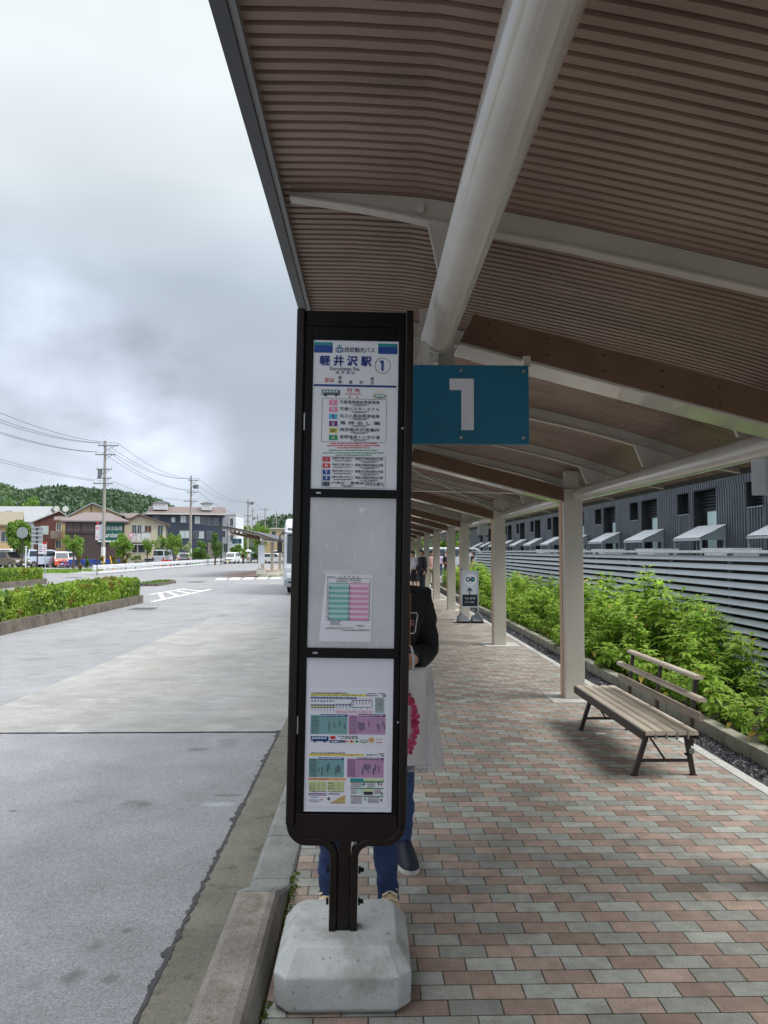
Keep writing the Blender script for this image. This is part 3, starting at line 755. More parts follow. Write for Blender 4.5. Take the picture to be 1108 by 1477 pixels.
s.rect(224, dy + 796, 80, 48, GRY); s.text('R', 224, dy + 797, 26, 32, INK, .02)
s.text('六本辻・雲場池', 455, dy + 787, 345, 28, INK, .02); s.micro(445, dy + 812, 130, 9, INK, 9); s.micro(455, dy + 824, 90, 9, INK, 10)
s.text('[特定日運行]', 740, dy + 803, 195, 46, INK, .02)
s.build('route_poster')
# middle panel: scuffed blank backing with one taped timetable
t = NT('scuffed_backing'); v = t.pos()
sc = t.noise(t.scale(v, 2, 1, .7), 9, 6, .7); scr = t.noise(t.scale(v, 14, 1, 3), 6, 3, .6); big = t.noise(v, 3, 4)
c = t.ramp(big, [(.3, lin((188, 190, 197))), (.7, lin((214, 216, 223)))])
c = t.mix(t.math('MULTIPLY', t.ramp(scr, [(.64, 0.), (.7, 1.)]), .45), c, lin((236, 238, 242)))
c = t.mix(t.math('MULTIPLY', t.ramp(sc, [(.6, 0.), (.7, 1.)]), .3), c, lin((150, 152, 156)))
t.l(c, t.b.inputs['Base Color']); t.b.inputs['Roughness'].default_value = .4; t.b.inputs['Coat Weight'].default_value = .3
mb = MB(SX); backing(mb, v2b, v2t, t.m)
u, v = sp(522, 736); mb.bx(u - .009, u + .009, -.0012, .0, v - .011, v + .011, PW)
mb.build('blank_poster', sign)
def blade(pts, name, m, d):
    mb = MB(SX); a = [sp(*p) for p in pts]; mb.prism(a, 'y', d - .0004, d, m); return mb
s = Sheet(440, 820, 9.236, -.0022)
s.mb = blade([(470, 827), (537.7, 829.7), (535.3, 926), (460, 925)], 'x', paper('notice_paper', (226, 228, 238)), -.0012)
s.text('●', 475, 103, 14, 16, INK)
for x, y in ((530, 104), (587, 107), (645, 109), (703, 110)): s.rect(x, y, 15, 15, INK)
s.micro(350, 112, 110, 10, INK, 1)
for i, (x0, x1, y) in enumerate([(420, 570, 133), (590, 750, 137), (430, 570, 153), (590, 740, 157), (420, 570, 173), (640, 750, 181)]): s.micro((x0 + x1) / 2, y, x1 - x0, 9, INK, i)
s.r4(318, 192, 588, 204, TQ); s.r4(600, 195, 858, 210, PK)
for i in range(7):
    y = 210 + i * 68.5; o_ = (-i * 1.5)
    s.r4(326 + o_, y, 586 + o_, y + 32, TQL); s.r4(326 + o_, y + 32, 586 + o_, y + 68, TQ)
    s.r4(600 + o_, y + 6, 852 + o_, y + 38, PKL); s.r4(600 + o_, y + 38, 852 + o_, y + 74, PK)
    s.rect(322 + o_, y + 40, 8, 52, GRY, 2); s.rect(592 + o_, y + 42, 9, 60, GRY, 2)
    for k, xx in ((0, 348), (1, 618)):
        if (i + k) % 2 == 0 or k: s.micro(xx + o_, y + 52, 18, 9, INK, i * 3 + k)
s.frame(300, 128, 862, 690, 3, GRY)
for i in range(15):
    s.rect(303 - i * 1.4, 145 + i * 38, 9, 12, INK); s.rect(870 - i * 1.2, 150 + i * 38, 9, 12, INK)
for i, (x0, x1, y) in enumerate([(335, 490, 697), (335, 470, 714), (335, 450, 731), (335, 490, 748), (300, 500, 785), (500, 655, 788), (270, 500, 802), (500, 855, 815), (500, 860, 826), (680, 790, 757), (700, 780, 772)]): s.micro((x0 + x1) / 2, y, x1 - x0, 8, INK, i)
s.build('timetable_sheet')
mb = blade([(466, 821.5), (508, 822), (508, 827.5), (466, 828)], 'x', paper('tape_film', (206, 209, 218)), -.0008); mb.build('tape', sign)
# lower panel with two printed sheets
s = Sheet(430, 980, 7.914); backing(s.mb, v3b, v3t, paper('poster_lavender_white', (222, 225, 238)))
sh = paper('sheet_white', (226, 229, 241))
s.r4(125, 100, 1030, 760, sh, .4)
s.micro(360, 155, 420, 14, INK, 1); s.rect(460, 178, 622, 24, OLV); s.micro(450, 178, 590, 10, GRY, 2, 2, .8); s.micro(835, 162, 110, 10, INK, 3); s.micro(960, 162, 75, 12, INK, 4); s.micro(850, 184, 140, 12, INK, 5); s.rect(985, 188, 40, 18, GRY)
s.rect(408, 211, 518, 22, NAVY); s.micro(408, 211, 500, 9, WHT, 6, 3, .9)
for i in range(8):
    x = 162 + i * 35; s.rect(x, 290, 30, 12, GRY); s.rect(x, 318, 30, 12, GRY); s.rect(x, 304, 30, 14, OLV if i < 6 else TAN)
    s.rect(x, 345, 4, 40, INK); s.micro(x, 245, 18, 24, GRY, i)
s.rect(390, 288, 490, 4, BLUI); s.rect(390, 300, 490, 3, BLUI)
for i in range(5): s.rect(445 + i * 35, 315, 5, 44, INK); s.rect(445 + i * 35, 284, 24, 10, GRY)
pts = [(595, 290), (625, 237), (835, 237), (852, 290), (830, 318), (620, 318), (595, 290)]
for (xa, ya), (xb, yb) in zip(pts, pts[1:]):
    u0, w0 = s.uv(xa, ya); u1, w1 = s.uv(xb, yb); d = Vector((u1 - u0, w1 - w0)); nn = Vector((-d.y, d.x)).normalized() * .0012; y = s.depth(2)
    s.mb.quad([(u0 - nn.x, y, w0 - nn.y), (u1 - nn.x, y, w1 - nn.y), (u1 + nn.x, y, w1 + nn.y), (u0 + nn.x, y, w0 + nn.y)], GRY)
for i in range(6): s.rect(632 + i * 36, 262, 6, 44, INK)
for x in (650, 720, 792): s.rect(x, 330, 5, 30, INK)
s.frame(432, 355, 850, 385, 4, PK); s.micro(640, 370, 390, 12, REDI, 8, 2, .7); s.frame(705, 212, 850, 232, 3, PK)
s.r4(878, 205, 985, 385, TQL); 
for i in range(14): s.micro(930, 214 + i * 12, 92, 7, INK if i % 4 else REDI, i)
def table(x0, y0, x1, y1, m, head, nx, ny, seed):
    s.r4(x0, y0, x1, y1, m); s.r4(x0 + (x1 - x0) * .27, y0 - 12, x1, y0 + 12, head, 2)
    s.micro((x0 + x1) / 2 + 40, y0 - 1, (x1 - x0) * .7, 9, WHT, seed, 3); r = random.Random(seed)
    for i in range(1, ny): s.rect((x0 + x1) / 2, y0 + (y1 - y0) * i / ny, x1 - x0, 2.2, GRY, 2)
    for i in range(1, nx): s.rect(x0 + (x1 - x0) * (.2 + .8 * i / nx), (y0 + y1) / 2, 1.6, y1 - y0, GRY, 2)
    for i in range(ny):
        s.micro(x0 + (x1 - x0) * .12, y0 + (y1 - y0) * (i + .5) / ny, (x1 - x0) * .2, 6, INK, seed + i)
    for i in range(nx):
        if r.random() < .42:
            x = x0 + (x1 - x0) * (.2 + .8 * (i + .5) / nx); a = r.uniform(.25, .55)
            for q in range(int(ny * a), int(ny * min(.95, a + r.uniform(.25, .5)))): s.rect(x, y0 + (y1 - y0) * (q + .5) / ny, (x1 - x0) / nx * .5, 8, GRY, 3)
table(145, 408, 562, 622, TA, BLUI, 17, 14, 5); table(578, 408, 995, 626, TP, PUR, 17, 14, 9)
s.bus(247, 680, 200, 78, NAVY); s.oval(398, 662, 34, 20, REDI); s.micro(572, 649, 225, 14, INK, 3, 2, .5); s.micro(590, 668, 190, 14, INK, 5, 2, .5)
s.rect(420, 706, 120, 28, NAVY); s.micro(425, 706, 80, 12, WHT, 2, 3)
s.rect(510, 706, 60, 28, GRY)
for i, m in enumerate((PK, PGRN, REDI, PGRN, GRN)): s.rect(552 + i * 30, 707, 26, 26, m)
s.onsen(752, 690, 100, 70); s.oval(838, 690, 32, 32, TAN); s.micro(838, 690, 50, 16, REDI, 2); s.micro(925, 682, 74, 8, INK, 8); s.micro(925, 718, 74, 12, REDI, 9)
oy = 95 * 7.914
def q4(x0, y0, x1, y1, m, l=1): s.r4(x0, y0 + oy, x1, y1 + oy, m, l)
s.r4(112, 20 + oy, 1015, 690 + oy, sh, .5)
s.micro(340, 86 + oy, 400, 12, INK, 1); q4(130, 96, 750, 120, OLV); s.micro(430, 107 + oy, 560, 9, REDI, 4, 2, .9); s.micro(840, 108 + oy, 130, 12, INK, 5); s.micro(950, 96 + oy, 70, 12, INK, 6); q4(945, 112, 985, 124, GRY)
table(125, 150 + oy, 522, 360 + oy, TA, BLUI, 16, 15, 15); table(560, 152 + oy, 975, 364 + oy, TP, PUR, 16, 15, 19)
q4(120, 372, 545, 394, ink('orange', (222, 160, 84))); s.micro(240, 383 + oy, 220, 9, REDI, 3)
q4(125, 410, 522, 520, PGRN)
for i in range(1, 7): s.rect(325, 410 + 16 * i + oy, 390, 2, GRY, 2)
for x in (190, 240, 290, 405, 460): s.rect(x, 465 + oy, 2, 108, GRY, 2)
for y in (440, 472, 500): s.micro(155, y + oy, 58, 9, INK, y); s.micro(372, y - 10 + oy, 60, 9, INK, y + 1)
s.rect(334, 465 + oy, 10, 112, sh, 2)
s.micro(225, 525 + oy, 190, 8, INK, 22); s.micro(440, 527 + oy, 180, 8, INK, 23); q4(120, 545, 325, 553, PUR); q4(118, 562, 325, 570, PUR)
s.micro(180, 590 + oy, 80, 8, BLUI, 2); s.micro(185, 622 + oy, 130, 8, INKB, 3); s.micro(190, 640 + oy, 90, 8, INKB, 4); s.oval(268, 620 + oy, 12, 8, REDI)
s.micro(410, 553 + oy, 140, 14, PUR, 7); s.oval(350, 608 + oy, 16, 18, GRY)
for i in range(5): q4(515 - i * 37, 562 + i * 20, 537, 582 + i * 20, TAN); s.micro(527 - i * 18, 572 + i * 20 + oy, 10 + i * 34, 8, INK, i, 2, .9)
q4(598, 378, 975, 412, TEALI); q4(752, 378, 972, 404, PGRN, 2)
for y in (412, 484, 574): q4(597, y, 973, y + 11, GRL_)
for (x0, x1, y0, n_) in ((602, 720, 425, 4), (790, 880, 430, 4), (602, 670, 505, 4), (870, 950, 505, 4), (602, 730, 590, 6), (795, 925, 595, 5)):
    for i in range(n_): s.micro((x0 + x1) / 2, y0 + i * 14 + oy, x1 - x0, 7, INK if i else REDI, y0 + i)
q4(752, 528, 852, 562, INK); q4(672, 498, 746, 540, TQL); q4(750, 498, 852, 524, PGRN)
for x, y, m in ((738, 445, GRN), (757, 440, GRY), (920, 438, INK), (952, 445, REDI), (957, 548, INK), (763, 615, TEALI), (950, 622, INK)): s.oval(x, y + oy, 8, 17, m, 2)
s.build('timetable_poster')
# ------------------------------------------------------------------ bench
b = thing('bench', (2.27, 6.73, 0), 'low slatted wooden bench with dark steel legs on the paving beside the first column', 'bench')
def BX(): return MB(Matrix.Translation((-2.26, -6.66, 0)))
mb = BX()
xs = [2.055 + i * .0815 for i in range(5)]
for i, x in enumerate(xs):
    x1 = x + .072; c = .012
    mb.prism([(x, .325), (x1, .325), (x1, .35), (x1 - .008, .357), (x + .008, .357), (x, .35)], 'y', 5.70 + .004 * (i % 2), 7.66, SLATW)
mb.build('seat', b)
mb = BX(); mb.bx(2.04, 2.054, 5.70, 7.66, .285, .350, BROWNST); mb.bx(2.06, 2.45, 5.80, 5.84, .285, .324, BROWNST); mb.bx(2.06, 2.45, 7.27, 7.31, .285, .324, BROWNST); mb.bx(2.452, 2.466, 5.72, 7.64, .285, .335, BROWNST)
mb.build('seat_frame', b, bevel=.002)
for y in (5.82, 7.29):
    for x0, x1 in ((2.10, 2.005), (2.41, 2.455)):
        mb = BX(); mb.bar([(x0, y, .285), (x1, y, .004)], .034, .034, BROWNST); mb.bx(x1 - .028, x1 + .028, y - .022, y + .022, .0, .005, BROWNST); mb.build('leg', b, bevel=.003)
    mb = BX(); mb.bx(2.05, 2.43, y - .011, y + .011, .10, .122, BROWNST); mb.build('stretcher', b, bevel=.002)
    mb = BX(); mb.bar([(2.13, y, .285), (2.24, y, .12)], .014, .014, BROWNST); mb.build('brace', b)
for y in (5.90, 6.62, 7.32):
    mb = BX(); mb.bar([(2.478, y, .20), (2.488, y, .40), (2.525, y, .715)], .028, .036, BROWNST, 'y'); mb.build('back_post', b, bevel=.003)
def rail(y0, y1, x, z, w, d, m, n):
    mb = BX(); mb.prism([(x - w / 2, z), (x + w / 2, z), (x + w / 2, z + d * .75), (x + w / 4, z + d), (x - w / 4, z + d), (x - w / 2, z + d * .75)], 'y', y0, y1, m); mb.build(n, b)
rail(5.84, 7.40, 2.527, .715, .066, .03, SLATW, 'back_rail')
rail(5.63, 6.70, 2.460, .582, .06, .034, SLATW, 'back_rail'); rail(6.705, 7.52, 2.460, .584, .06, .034, SLATW, 'back_rail')
rail(5.66, 7.52, 2.458, .435, .034, .06, SLATG, 'lower_board')
mb = BX(); mb.bx(2.42, 2.46, 5.795, 5.845, .165, .20, M('grey_tape', (112, 118, 110), .6)); mb.bx(2.395, 2.425, 5.80, 5.83, .15, .166, BLK); mb.build('cable_tie', b)
for i, x in enumerate(xs[1:]):
    mb = BX(); mb.bx(x - .012, x - .001, 5.692, 5.72, .298, .338, CHROME); mb.build('slat_clip', b)

# ------------------------------------------------------------------ taxi sign stand
st_c = gnd(678, 898, 0)
r = thing('sign_stand', (st_c.x, st_c.y, 0), 'pale grey standing notice board with an arrow and dark panel, weighted by grey base bags', 'sign stand')
YB2 = st_c.y
def gp(px, py): p = at(px, py, YB2); return p.x - st_c.x, p.z
BD, BNV, DISC = M('board_grey', (196, 204, 214), .45, .04, 9), M('board_navy', (14, 30, 44), .4, .05, 9), M('disc_white', (222, 228, 238), .45, .03)
x0, z1_ = gp(666, 823); x1, z0_ = gp(690, 876)
mb = MB(); mb.bx(x0 + .015, x1 - .015, -.008, .008, z0_, z1_, BD)
cx, cz = gp(678.3, 836.5); rr = gp(687, 836)[0] - cx
mb.disc((cx, -.0085, cz), rr, DISC, 28, 'y')
mb.ring((cx - rr * .36, -.0092, cz + rr * .1), rr * .32, rr * .17, BNV, 24, None, 40, 345); mb.quad([(cx - rr * .36, -.0093, cz - rr * .02), (cx + rr * .02, -.0093, cz - rr * .02), (cx + rr * .02, -.0093, cz + rr * .14), (cx - rr * .36, -.0093, cz + rr * .14)], BNV)
mb.disc((cx + rr * .4, -.0094, cz + rr * .1), rr * .4, ink('globe_teal', (60, 130, 150)), 20, 'y'); mb.ring((cx + rr * .4, -.0096, cz + rr * .1), rr * .33, rr * .17, BNV, 20, None, 30, 340)
mb.text('のりば', (cx, -.0094, cz - rr * .52), rr * .7, rr * .2, BNV)
ax_, az = gp(677.5, 852.5); k = .055
mb.add([(ax_ - .012, -.009, az - .085), (ax_ + .012, -.009, az - .085), (ax_ + .012, -.009, az + .03), (ax_ + .06, -.009, az - .015), (ax_ + .06, -.009, az + .02), (ax_, -.009, az + .085), (ax_ - .06, -.009, az + .02), (ax_ - .06, -.009, az - .015), (ax_ - .012, -.009, az + .03)], [(0, 1, 2, 8), (2, 3, 4, 5), (8, 5, 6, 7), (2, 5, 8)], BNV)
xa, za = gp(666.8, 857.5); xb, zb_ = gp(688.8, 874.5)
mb.quad([(xa, -.0088, zb_), (xb, -.0088, zb_), (xb, -.0088, za), (xa, -.0088, za)], BNV)
mb.text('「GO」乗り場', ((xa + xb) / 2, -.0094, za - .09), .24, .05, DISC); mb.text('タクシー専用', ((xa + xb) / 2 - .015, -.0094, za - .18), .22, .05, BD)
mb.build('board', r)
for x in (x0, x1):
    mb = MB(); mb.bx(x - .012, x + .012, -.016, .016, .06, z1_ + .01, M('alu_frame', (190, 196, 200), .35, .05, 9, metal=.4)); u_ = mb.build('upright', r, bevel=.003)
    mb = MB(); mb.bx(x - .02, x + .02, -.022, .022, z1_ + .01, z1_ + .04, BLK); mb.build('corner_cap', u_, bevel=.005)
BAG = M('weight_bag_grey', (92, 98, 104), .55, .15, 8.)
for s_ in (-1, 1):
    mb = MB(); xo = s_ * .30; xi = s_ * .02
    mb.add([(xi, -.2, .02), (xo, -.2, .02), (xo, .2, .02), (xi, .2, .02), (s_ * .04, -.09, .13), (s_ * .2, -.1, .25), (s_ * .2, .1, .25), (s_ * .04, .09, .13), (xo * .98, -.16, .13), (xo * .98, .16, .13)],
           [(0, 1, 8, 5, 4), (1, 2, 9, 8), (2, 3, 7, 6, 9), (3, 0, 4, 7), (4, 5, 6, 7), (5, 8, 9, 6), (3, 2, 1, 0)][::1], BAG)
    mb.bx(min(xi, xo) - .005, max(xi, xo) + .005, -.21, .21, 0, .045, BLK); mb.build('base_weight', r, bevel=.02)

# ------------------------------------------------------------------ slatted fence
FX = 4.86
FG = M('fence_grey_blue', (170, 178, 188), .42, .06, 2., spec=.6); FD = M('fence_post_dark', (84, 90, 98), .5)
f_ = thing('slatted_fence', (FX, 19, 0), 'long grey horizontal slatted fence behind the leafy plants', 'fence')
mb = MB(Matrix.Translation((-FX, -19, 0)))
for i in range(14):
    z = 1.60 - i * .116
    for a, b_ in ((2.0, 6.0), (6.004, 10), (10.004, 14), (14.004, 18), (18.004, 22), (22.004, 26), (26.004, 30), (30.004, 34.9)):
        mb.prism([(FX - .03, z - .034), (FX + .004, z - .038), (FX + .026, z + .032), (FX + .008, z + .036)], 'y', a, b_, FG)
mb.build('slat_panel', f_)
mb = MB(Matrix.Translation((-FX, -19, 0))); mb.bx(FX - .05, FX + .06, 2, 34.9, 1.668, 1.705, M('fence_cap', (196, 202, 210), .4)); mb.build('top_rail', f_, bevel=.006)
for i in range(17):
    mb = MB(Matrix.Translation((-FX, -19, 0))); y = 2.2 + i * 2.04; mb.bx(FX + .032, FX + .09, y, y + .06, -.1, 1.667, FD); mb.build('post', f_)
mb = MB(Matrix.Translation((-FX, -19, 0))); mb.bx(FX + .1, FX + .11, 2, 34.9, -.1, 1.6, M('gap_shade', (26, 28, 30), .8)); mb.build('backing', f_)  # dark sheet added behind the slats, stands in for shade in the gaps

# ------------------------------------------------------------------ long dark building
def corr():
    t = NT('corrugated_dark_wall'); v = t.pos(); n = t.noise(v, 1.2, 4)
    c = t.ramp(n, [(.3, lin((84, 89, 97))), (.7, lin((102, 108, 117)))]); t.l(c, t.b.inputs['Base Color']); t.b.inputs['Roughness'].default_value = .42; t.b.inputs['Metallic'].default_value = .25
    return t.m
WALL = corr(); WX = 10.8; LOUV = M('dark_louvre', (52, 56, 62), .5, .1, 9); PANE = GLASS('frosted_pane', (206, 232, 234), .3); REV = M('dark_reveal_shade', (30, 32, 36), .6)  # REV is near-black: depth shadow of the openings put into the colour
AWN = M('awning_sheet', (182, 188, 195), .35, .06, 5); AWG = M('awning_side', (132, 144, 150), .5, .08, 5)
bl = thing('long_building', (WX, 45, 0), 'long dark corrugated building with door canopies behind the slatted fence', 'building')
def BB(): return MB(Matrix.Translation((-WX, -45, 0)))
bays = [25.27 + 4.9 * (i - 2) for i in range(13)]
mb = BB(); ops = []
for yb in bays:
    ops += [(yb - 1.6, yb, -.1, 3.66), (yb + .43, yb + 1.33, 2.95, 3.66)]
def wallstrip(y0, y1, z0, z1):
    y = y0; p = .16; vs = []; 
    while y < y1 - 1e-4:
        for f, dx in ((0, 0), (.42, 0), (.5, .07), (.92, .07)):
            yy = y + f * p
            if yy < y1: vs.append((WX + dx, yy))
        y += p
    vs.append((WX, y1)); n = len(vs)
    mb.add([(x, yy, z0) for x, yy in vs] + [(x, yy, z1) for x, yy in vs], [(i, n + i, n + i + 1, i + 1) for i in range(n - 1)], WALL)
Y0, Y1 = 8, 82
wallstrip(Y0, Y1, 3.66, 5.4); last = Y0
for a, b_, z0, z1 in sorted(ops):
    if a < Y0: last = max(last, b_); continue
    wallstrip(last, a, -.1, 3.66)
    if z0 > 0: wallstrip(a, b_, -.1, z0)
    last = b_
wallstrip(last, Y1, -.1, 3.66)
mb.bx(WX + .6, WX + 8, Y0, Y1, -.1, 5.38, REV); mb.build('wall', bl)
mb = BB(); mb.bx(WX - .35, WX + 9, Y0 - .3, Y1 + .3, 5.41, 5.6, DARKSTEEL); mb.build('roof', bl)
for yb in bays:
    if yb - 1.6 < Y0: continue
    d = .32
    mb = BB(); a, b_ = yb - 1.6, yb
    mb.bx(WX + .03, WX + d, a - .03, a, -.1, 3.69, REV); mb.bx(WX - .012, WX + d, b_ - .001, b_ + .04, -.1, 3.70, REV); mb.bx(WX - .012, WX + d, a, b_, 3.66, 3.70, REV); w_ = mb.build('door_opening', bl)
    mb = BB()
    for i in range(6): z = 3.07 + i * .1; mb.prism([(WX + d - .06, z), (WX + d, z + .03), (WX + d, z + .06), (WX + d - .06, z + .03)], 'y', a, b_, LOUV)
    mb.bx(WX + d + .01, WX + d + .03, a, b_, 3.06, 3.66, REV); mb.build('louvre', w_)
    mb = BB(); mb.bx(WX + d - .02, WX + d, a, b_ - .3, -.1, 2.98, PANE); mb.bx(WX + d - .03, WX + d + .01, a, b_, 2.981, 3.05, LOUV); mb.bx(WX + d - .02, WX + d, b_ - .299, b_, -.1, 2.98, REV); mb.build('door_pane', w_)  # dark strip beside the pane stands in for shadow in the recess
    mb = BB(); a, b_ = yb + .43, yb + 1.33
    mb.bx(WX - .015, WX + d, a - .03, a, 2.92, 3.69, LOUV); mb.bx(WX - .015, WX + d, b_, b_ + .03, 2.92, 3.69, REV); mb.bx(WX - .015, WX + d, a, b_, 2.92, 2.95, AWG); mb.bx(WX - .015, WX + d, a, b_, 3.66, 3.69, LOUV)
    for i in range(7): z = 2.97 + i * .1; mb.prism([(WX + d - .06, z), (WX + d, z + .03), (WX + d, z + .06), (WX + d - .06, z + .03)], 'y', a, b_, LOUV)
    mb.bx(WX + d + .01, WX + d + .03, a, b_, 2.95, 3.66, REV); mb.build('louvred_window', bl)
    # canopy over the door
    ex = 9.99; y0c, y1c = yb - 2.27, yb - .27
    mb = BB(); vs = []; n = 26
    for i in range(n + 1):
        y = y0c + (y1c - y0c) * i / n; dz = .018 * (i % 2)
        vs += [(ex - .05, y, 2.09 + dz), (WX - .01, y, 2.50 + dz)]
    mb.add(vs, [(2 * i, 2 * i + 1, 2 * i + 3, 2 * i + 2) for i in range(n)], AWN)
    mb.bx(ex - .03, ex + .02, y0c, y1c, 2.02, 2.085, AWN); cp = mb.build('door_canopy', bl)
    for y in (y0c + .02, y1c - .04):
        mb = BB(); mb.prism([(ex + .021, 2.03), (WX - .02, 2.03), (WX - .02, 2.48), (ex + .021, 2.09)], 'y', y, y + .02, AWG); mb.build('side_panel', cp)
        for x in (ex + .03, WX - .06):
            mb = BB(); mb.bx(x - .03, x + .03, y - .02, y + .04, -.1, 2.03, AWG); mb.build('canopy_post', cp)
# low pale covered bins just showing over the fence
for i, yb in enumerate(bays[1:6]):
    mb = MB(); mb.box((0, 0, .86), (.7, 1.5, 1.72), M('pale_cabinet', (206, 210, 214), .5), taper=.96); mb.box((0, 0, 1.745), (.76, 1.58, .05), M('pale_cabinet', (206, 210, 214), .5)); 
    o = solo(mb, 'storage_cabinet', 'pale storage cabinet whose lid just shows over the slatted fence below a door canopy', 'cabinet', 'storage cabinets behind the fence'); o.location = (8.9, yb - 1.6, 0)

# ------------------------------------------------------------------ leafy plants
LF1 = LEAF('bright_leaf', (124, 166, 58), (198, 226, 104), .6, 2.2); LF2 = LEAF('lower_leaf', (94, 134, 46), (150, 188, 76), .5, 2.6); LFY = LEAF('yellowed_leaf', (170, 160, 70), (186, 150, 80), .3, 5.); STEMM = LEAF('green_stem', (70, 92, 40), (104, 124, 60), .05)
def leaf(mb, base, dirv, up, L, W, mat, droop=.35, lobes=1):
    """a pointed, folded, slightly toothed leaf"""
    dirv = dirv.normalized(); side = dirv.cross(up).normalized(); nrm = side.cross(dirv)
    prof = [(0, .04), (.18, .55), (.36, .98), (.5, .82), (.58, .9), (.78, .48), (1, 0)]
    vs = []; fs = []
    for t_, w_ in prof:
        c = base + dirv * (L * t_) - Vector((0, 0, 1)) * (droop * L * t_ * t_)
        ww = W * w_ / 2
        vs += [c - side * ww + nrm * (ww * .28), c, c + side * ww + nrm * (ww * .28)]
    for i in range(len(prof) - 1):
        fs += [(3 * i, 3 * i + 1, 3 * i + 4, 3 * i + 3), (3 * i + 1, 3 * i + 2, 3 * i + 5, 3 * i + 4)]
    mb.add(vs, fs, mat)
def plant(H, seed, stems, spread, label, cat, dens=1.):
    rnd = random.Random(seed); r = thing('leafy_plant', (0, 0, 0), label, cat, None)
    fo = MB(); sm = MB()
    for s_ in range(stems):
        a0 = rnd.random() * 6.28; off = spread * rnd.random() ** .6; h = H * (.72 + .36 * rnd.random())
        b0 = Vector((off * math.cos(a0) * .5, off * math.sin(a0) * .5, 0)); tip = Vector((off * math.cos(a0) + rnd.gauss(0, .03), off * math.sin(a0) + rnd.gauss(0, .03), h))
        pt = [b0.lerp(tip, i / 6) + Vector((math.sin(i * 1.3 + seed) * .012, math.cos(i * 1.7 + seed) * .012, 0)) for i in range(7)]
        sm.tube(pt, [.008, .008, .007, .006, .005, .004, .003], STEMM, 5)
        nn = int(h / .078 * dens)
        for i in range(nn):
            f = .16 + .84 * (i + .5) / nn; k = min(5, int(f * 6)); p = pt[k].lerp(pt[k + 1], f * 6 - k)
            for q in range(2):
                ang = i * 2.2 + q * math.pi + rnd.gauss(0, .3)
                el = .55 - .75 * (1 - f) + rnd.gauss(0, .2)
                d = Vector((math.cos(ang) * math.cos(el), math.sin(ang) * math.cos(el), math.sin(el)))
                L_ = (.125 + .10 * rnd.random()) * (1.0 if f < .85 else .8); pl = .02 + .08 * (1 - f)
                bb = p + d * pl
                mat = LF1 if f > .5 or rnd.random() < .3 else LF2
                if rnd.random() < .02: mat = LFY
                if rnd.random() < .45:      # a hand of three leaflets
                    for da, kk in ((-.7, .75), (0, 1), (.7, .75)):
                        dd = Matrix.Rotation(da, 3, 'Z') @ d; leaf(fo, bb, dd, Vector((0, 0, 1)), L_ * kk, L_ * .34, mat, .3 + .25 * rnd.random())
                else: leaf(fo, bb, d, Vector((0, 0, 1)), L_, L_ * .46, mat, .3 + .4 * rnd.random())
    sm.build('stem', r); fo.build('foliage', r); return r
GT = 'tall leafy plants along the fence'; GL = 'low leafy plants at the front of the bed'
PT = [plant(1.12, 1, 5, .2, '', 'plant'), plant(1.0, 2, 6, .22, '', 'plant'), plant(1.2, 3, 4, .16, '', 'plant'), plant(.92, 6, 6, .24, '', 'plant')]
PLW = [plant(.55, 4, 7, .26, '', 'plant', 1.1), plant(.45, 5, 8, .28, '', 'plant', 1.1)]
LT = 'tall bright green plant with pointed leaves growing against the slatted fence'
LL = 'low bushy green plant at the front of the bed behind the concrete kerb'
rnd = random.Random(21); used = set()
def setp(src, x, y, rz, sc, label, group):
    if src.name not in used:
        used.add(src.name); o = src; o.location = (x, y, .045); o.rotation_euler = (0, 0, rz); o.scale = (sc,) * 3
    else: o = dup(src, (x, y, .045), rz, scale=sc)
    o['label'] = label; o['group'] = group
y = 4.6; i = 0
while y < 39.5:
    st_ = .4 if y < 14 else .58
    ty = .95 if y > 10.6 else .86 if y > 8.8 else .66
    if 10.8 < y < 15: ty = 1.08
    for x in ((4.42, 3.85) if y < 9 else (4.45, 4.05, 3.7) if y < 24 else (4.3, 3.75)):
        if x < 3.8 and rnd.random() < .3 or y < 8.8 and x < 4 and rnd.random() < .55: continue
        k = ty * (1.0 if x > 4.2 else .92 if x > 3.9 else .68)
        if y < 8.6 and x < 3.8: k *= .62
        setp(PT[rnd.randrange(4)], x + rnd.gauss(0, .07), y + rnd.gauss(0, .09), rnd.random() * 6.28, k * (.85 + .3 * rnd.random()), LT, GT)
    if y < 26: setp(PLW[rnd.randrange(2)], 3.46 + rnd.gauss(0, .04), y + rnd.gauss(0, .1), rnd.random() * 6.28, .5 + .35 * rnd.random(), LL, GL)
    y += st_ * (.9 + .2 * rnd.random())
# weeds over the soil
g = MB(); rnd = random.Random(9)
for i in range(2600):
    y = 4.4 + 20 * rnd.random() ** 1.5; x = 3.31 + 1.45 * rnd.random(); h = .03 + .09 * rnd.random(); a = rnd.random() * 6.28
    d = Vector((math.cos(a), math.sin(a), .6 + rnd.random()))
    leaf(g, Vector((x, y, .045 + h * .3)), d, Vector((0, 0, 1)), .04 + .05 * rnd.random(), .02 + .02 * rnd.random(), LF2 if rnd.random() < .6 else LF1)
g.build('weeds', kind='stuff')

r = thing('paper_scrap', (2.16, 7.2, .002), 'small white scrap lying on the paving under the bench', 'litter'); mb = MB()
mb.add([(-.045, -.03, .001), (.04, -.04, .004), (.05, .03, .002), (.0, .045, .006), (-.05, .03, .002)], [(0, 1, 2, 3, 4)], M('scrap_white', (230, 230, 226), .6)); mb.build('paper', r)
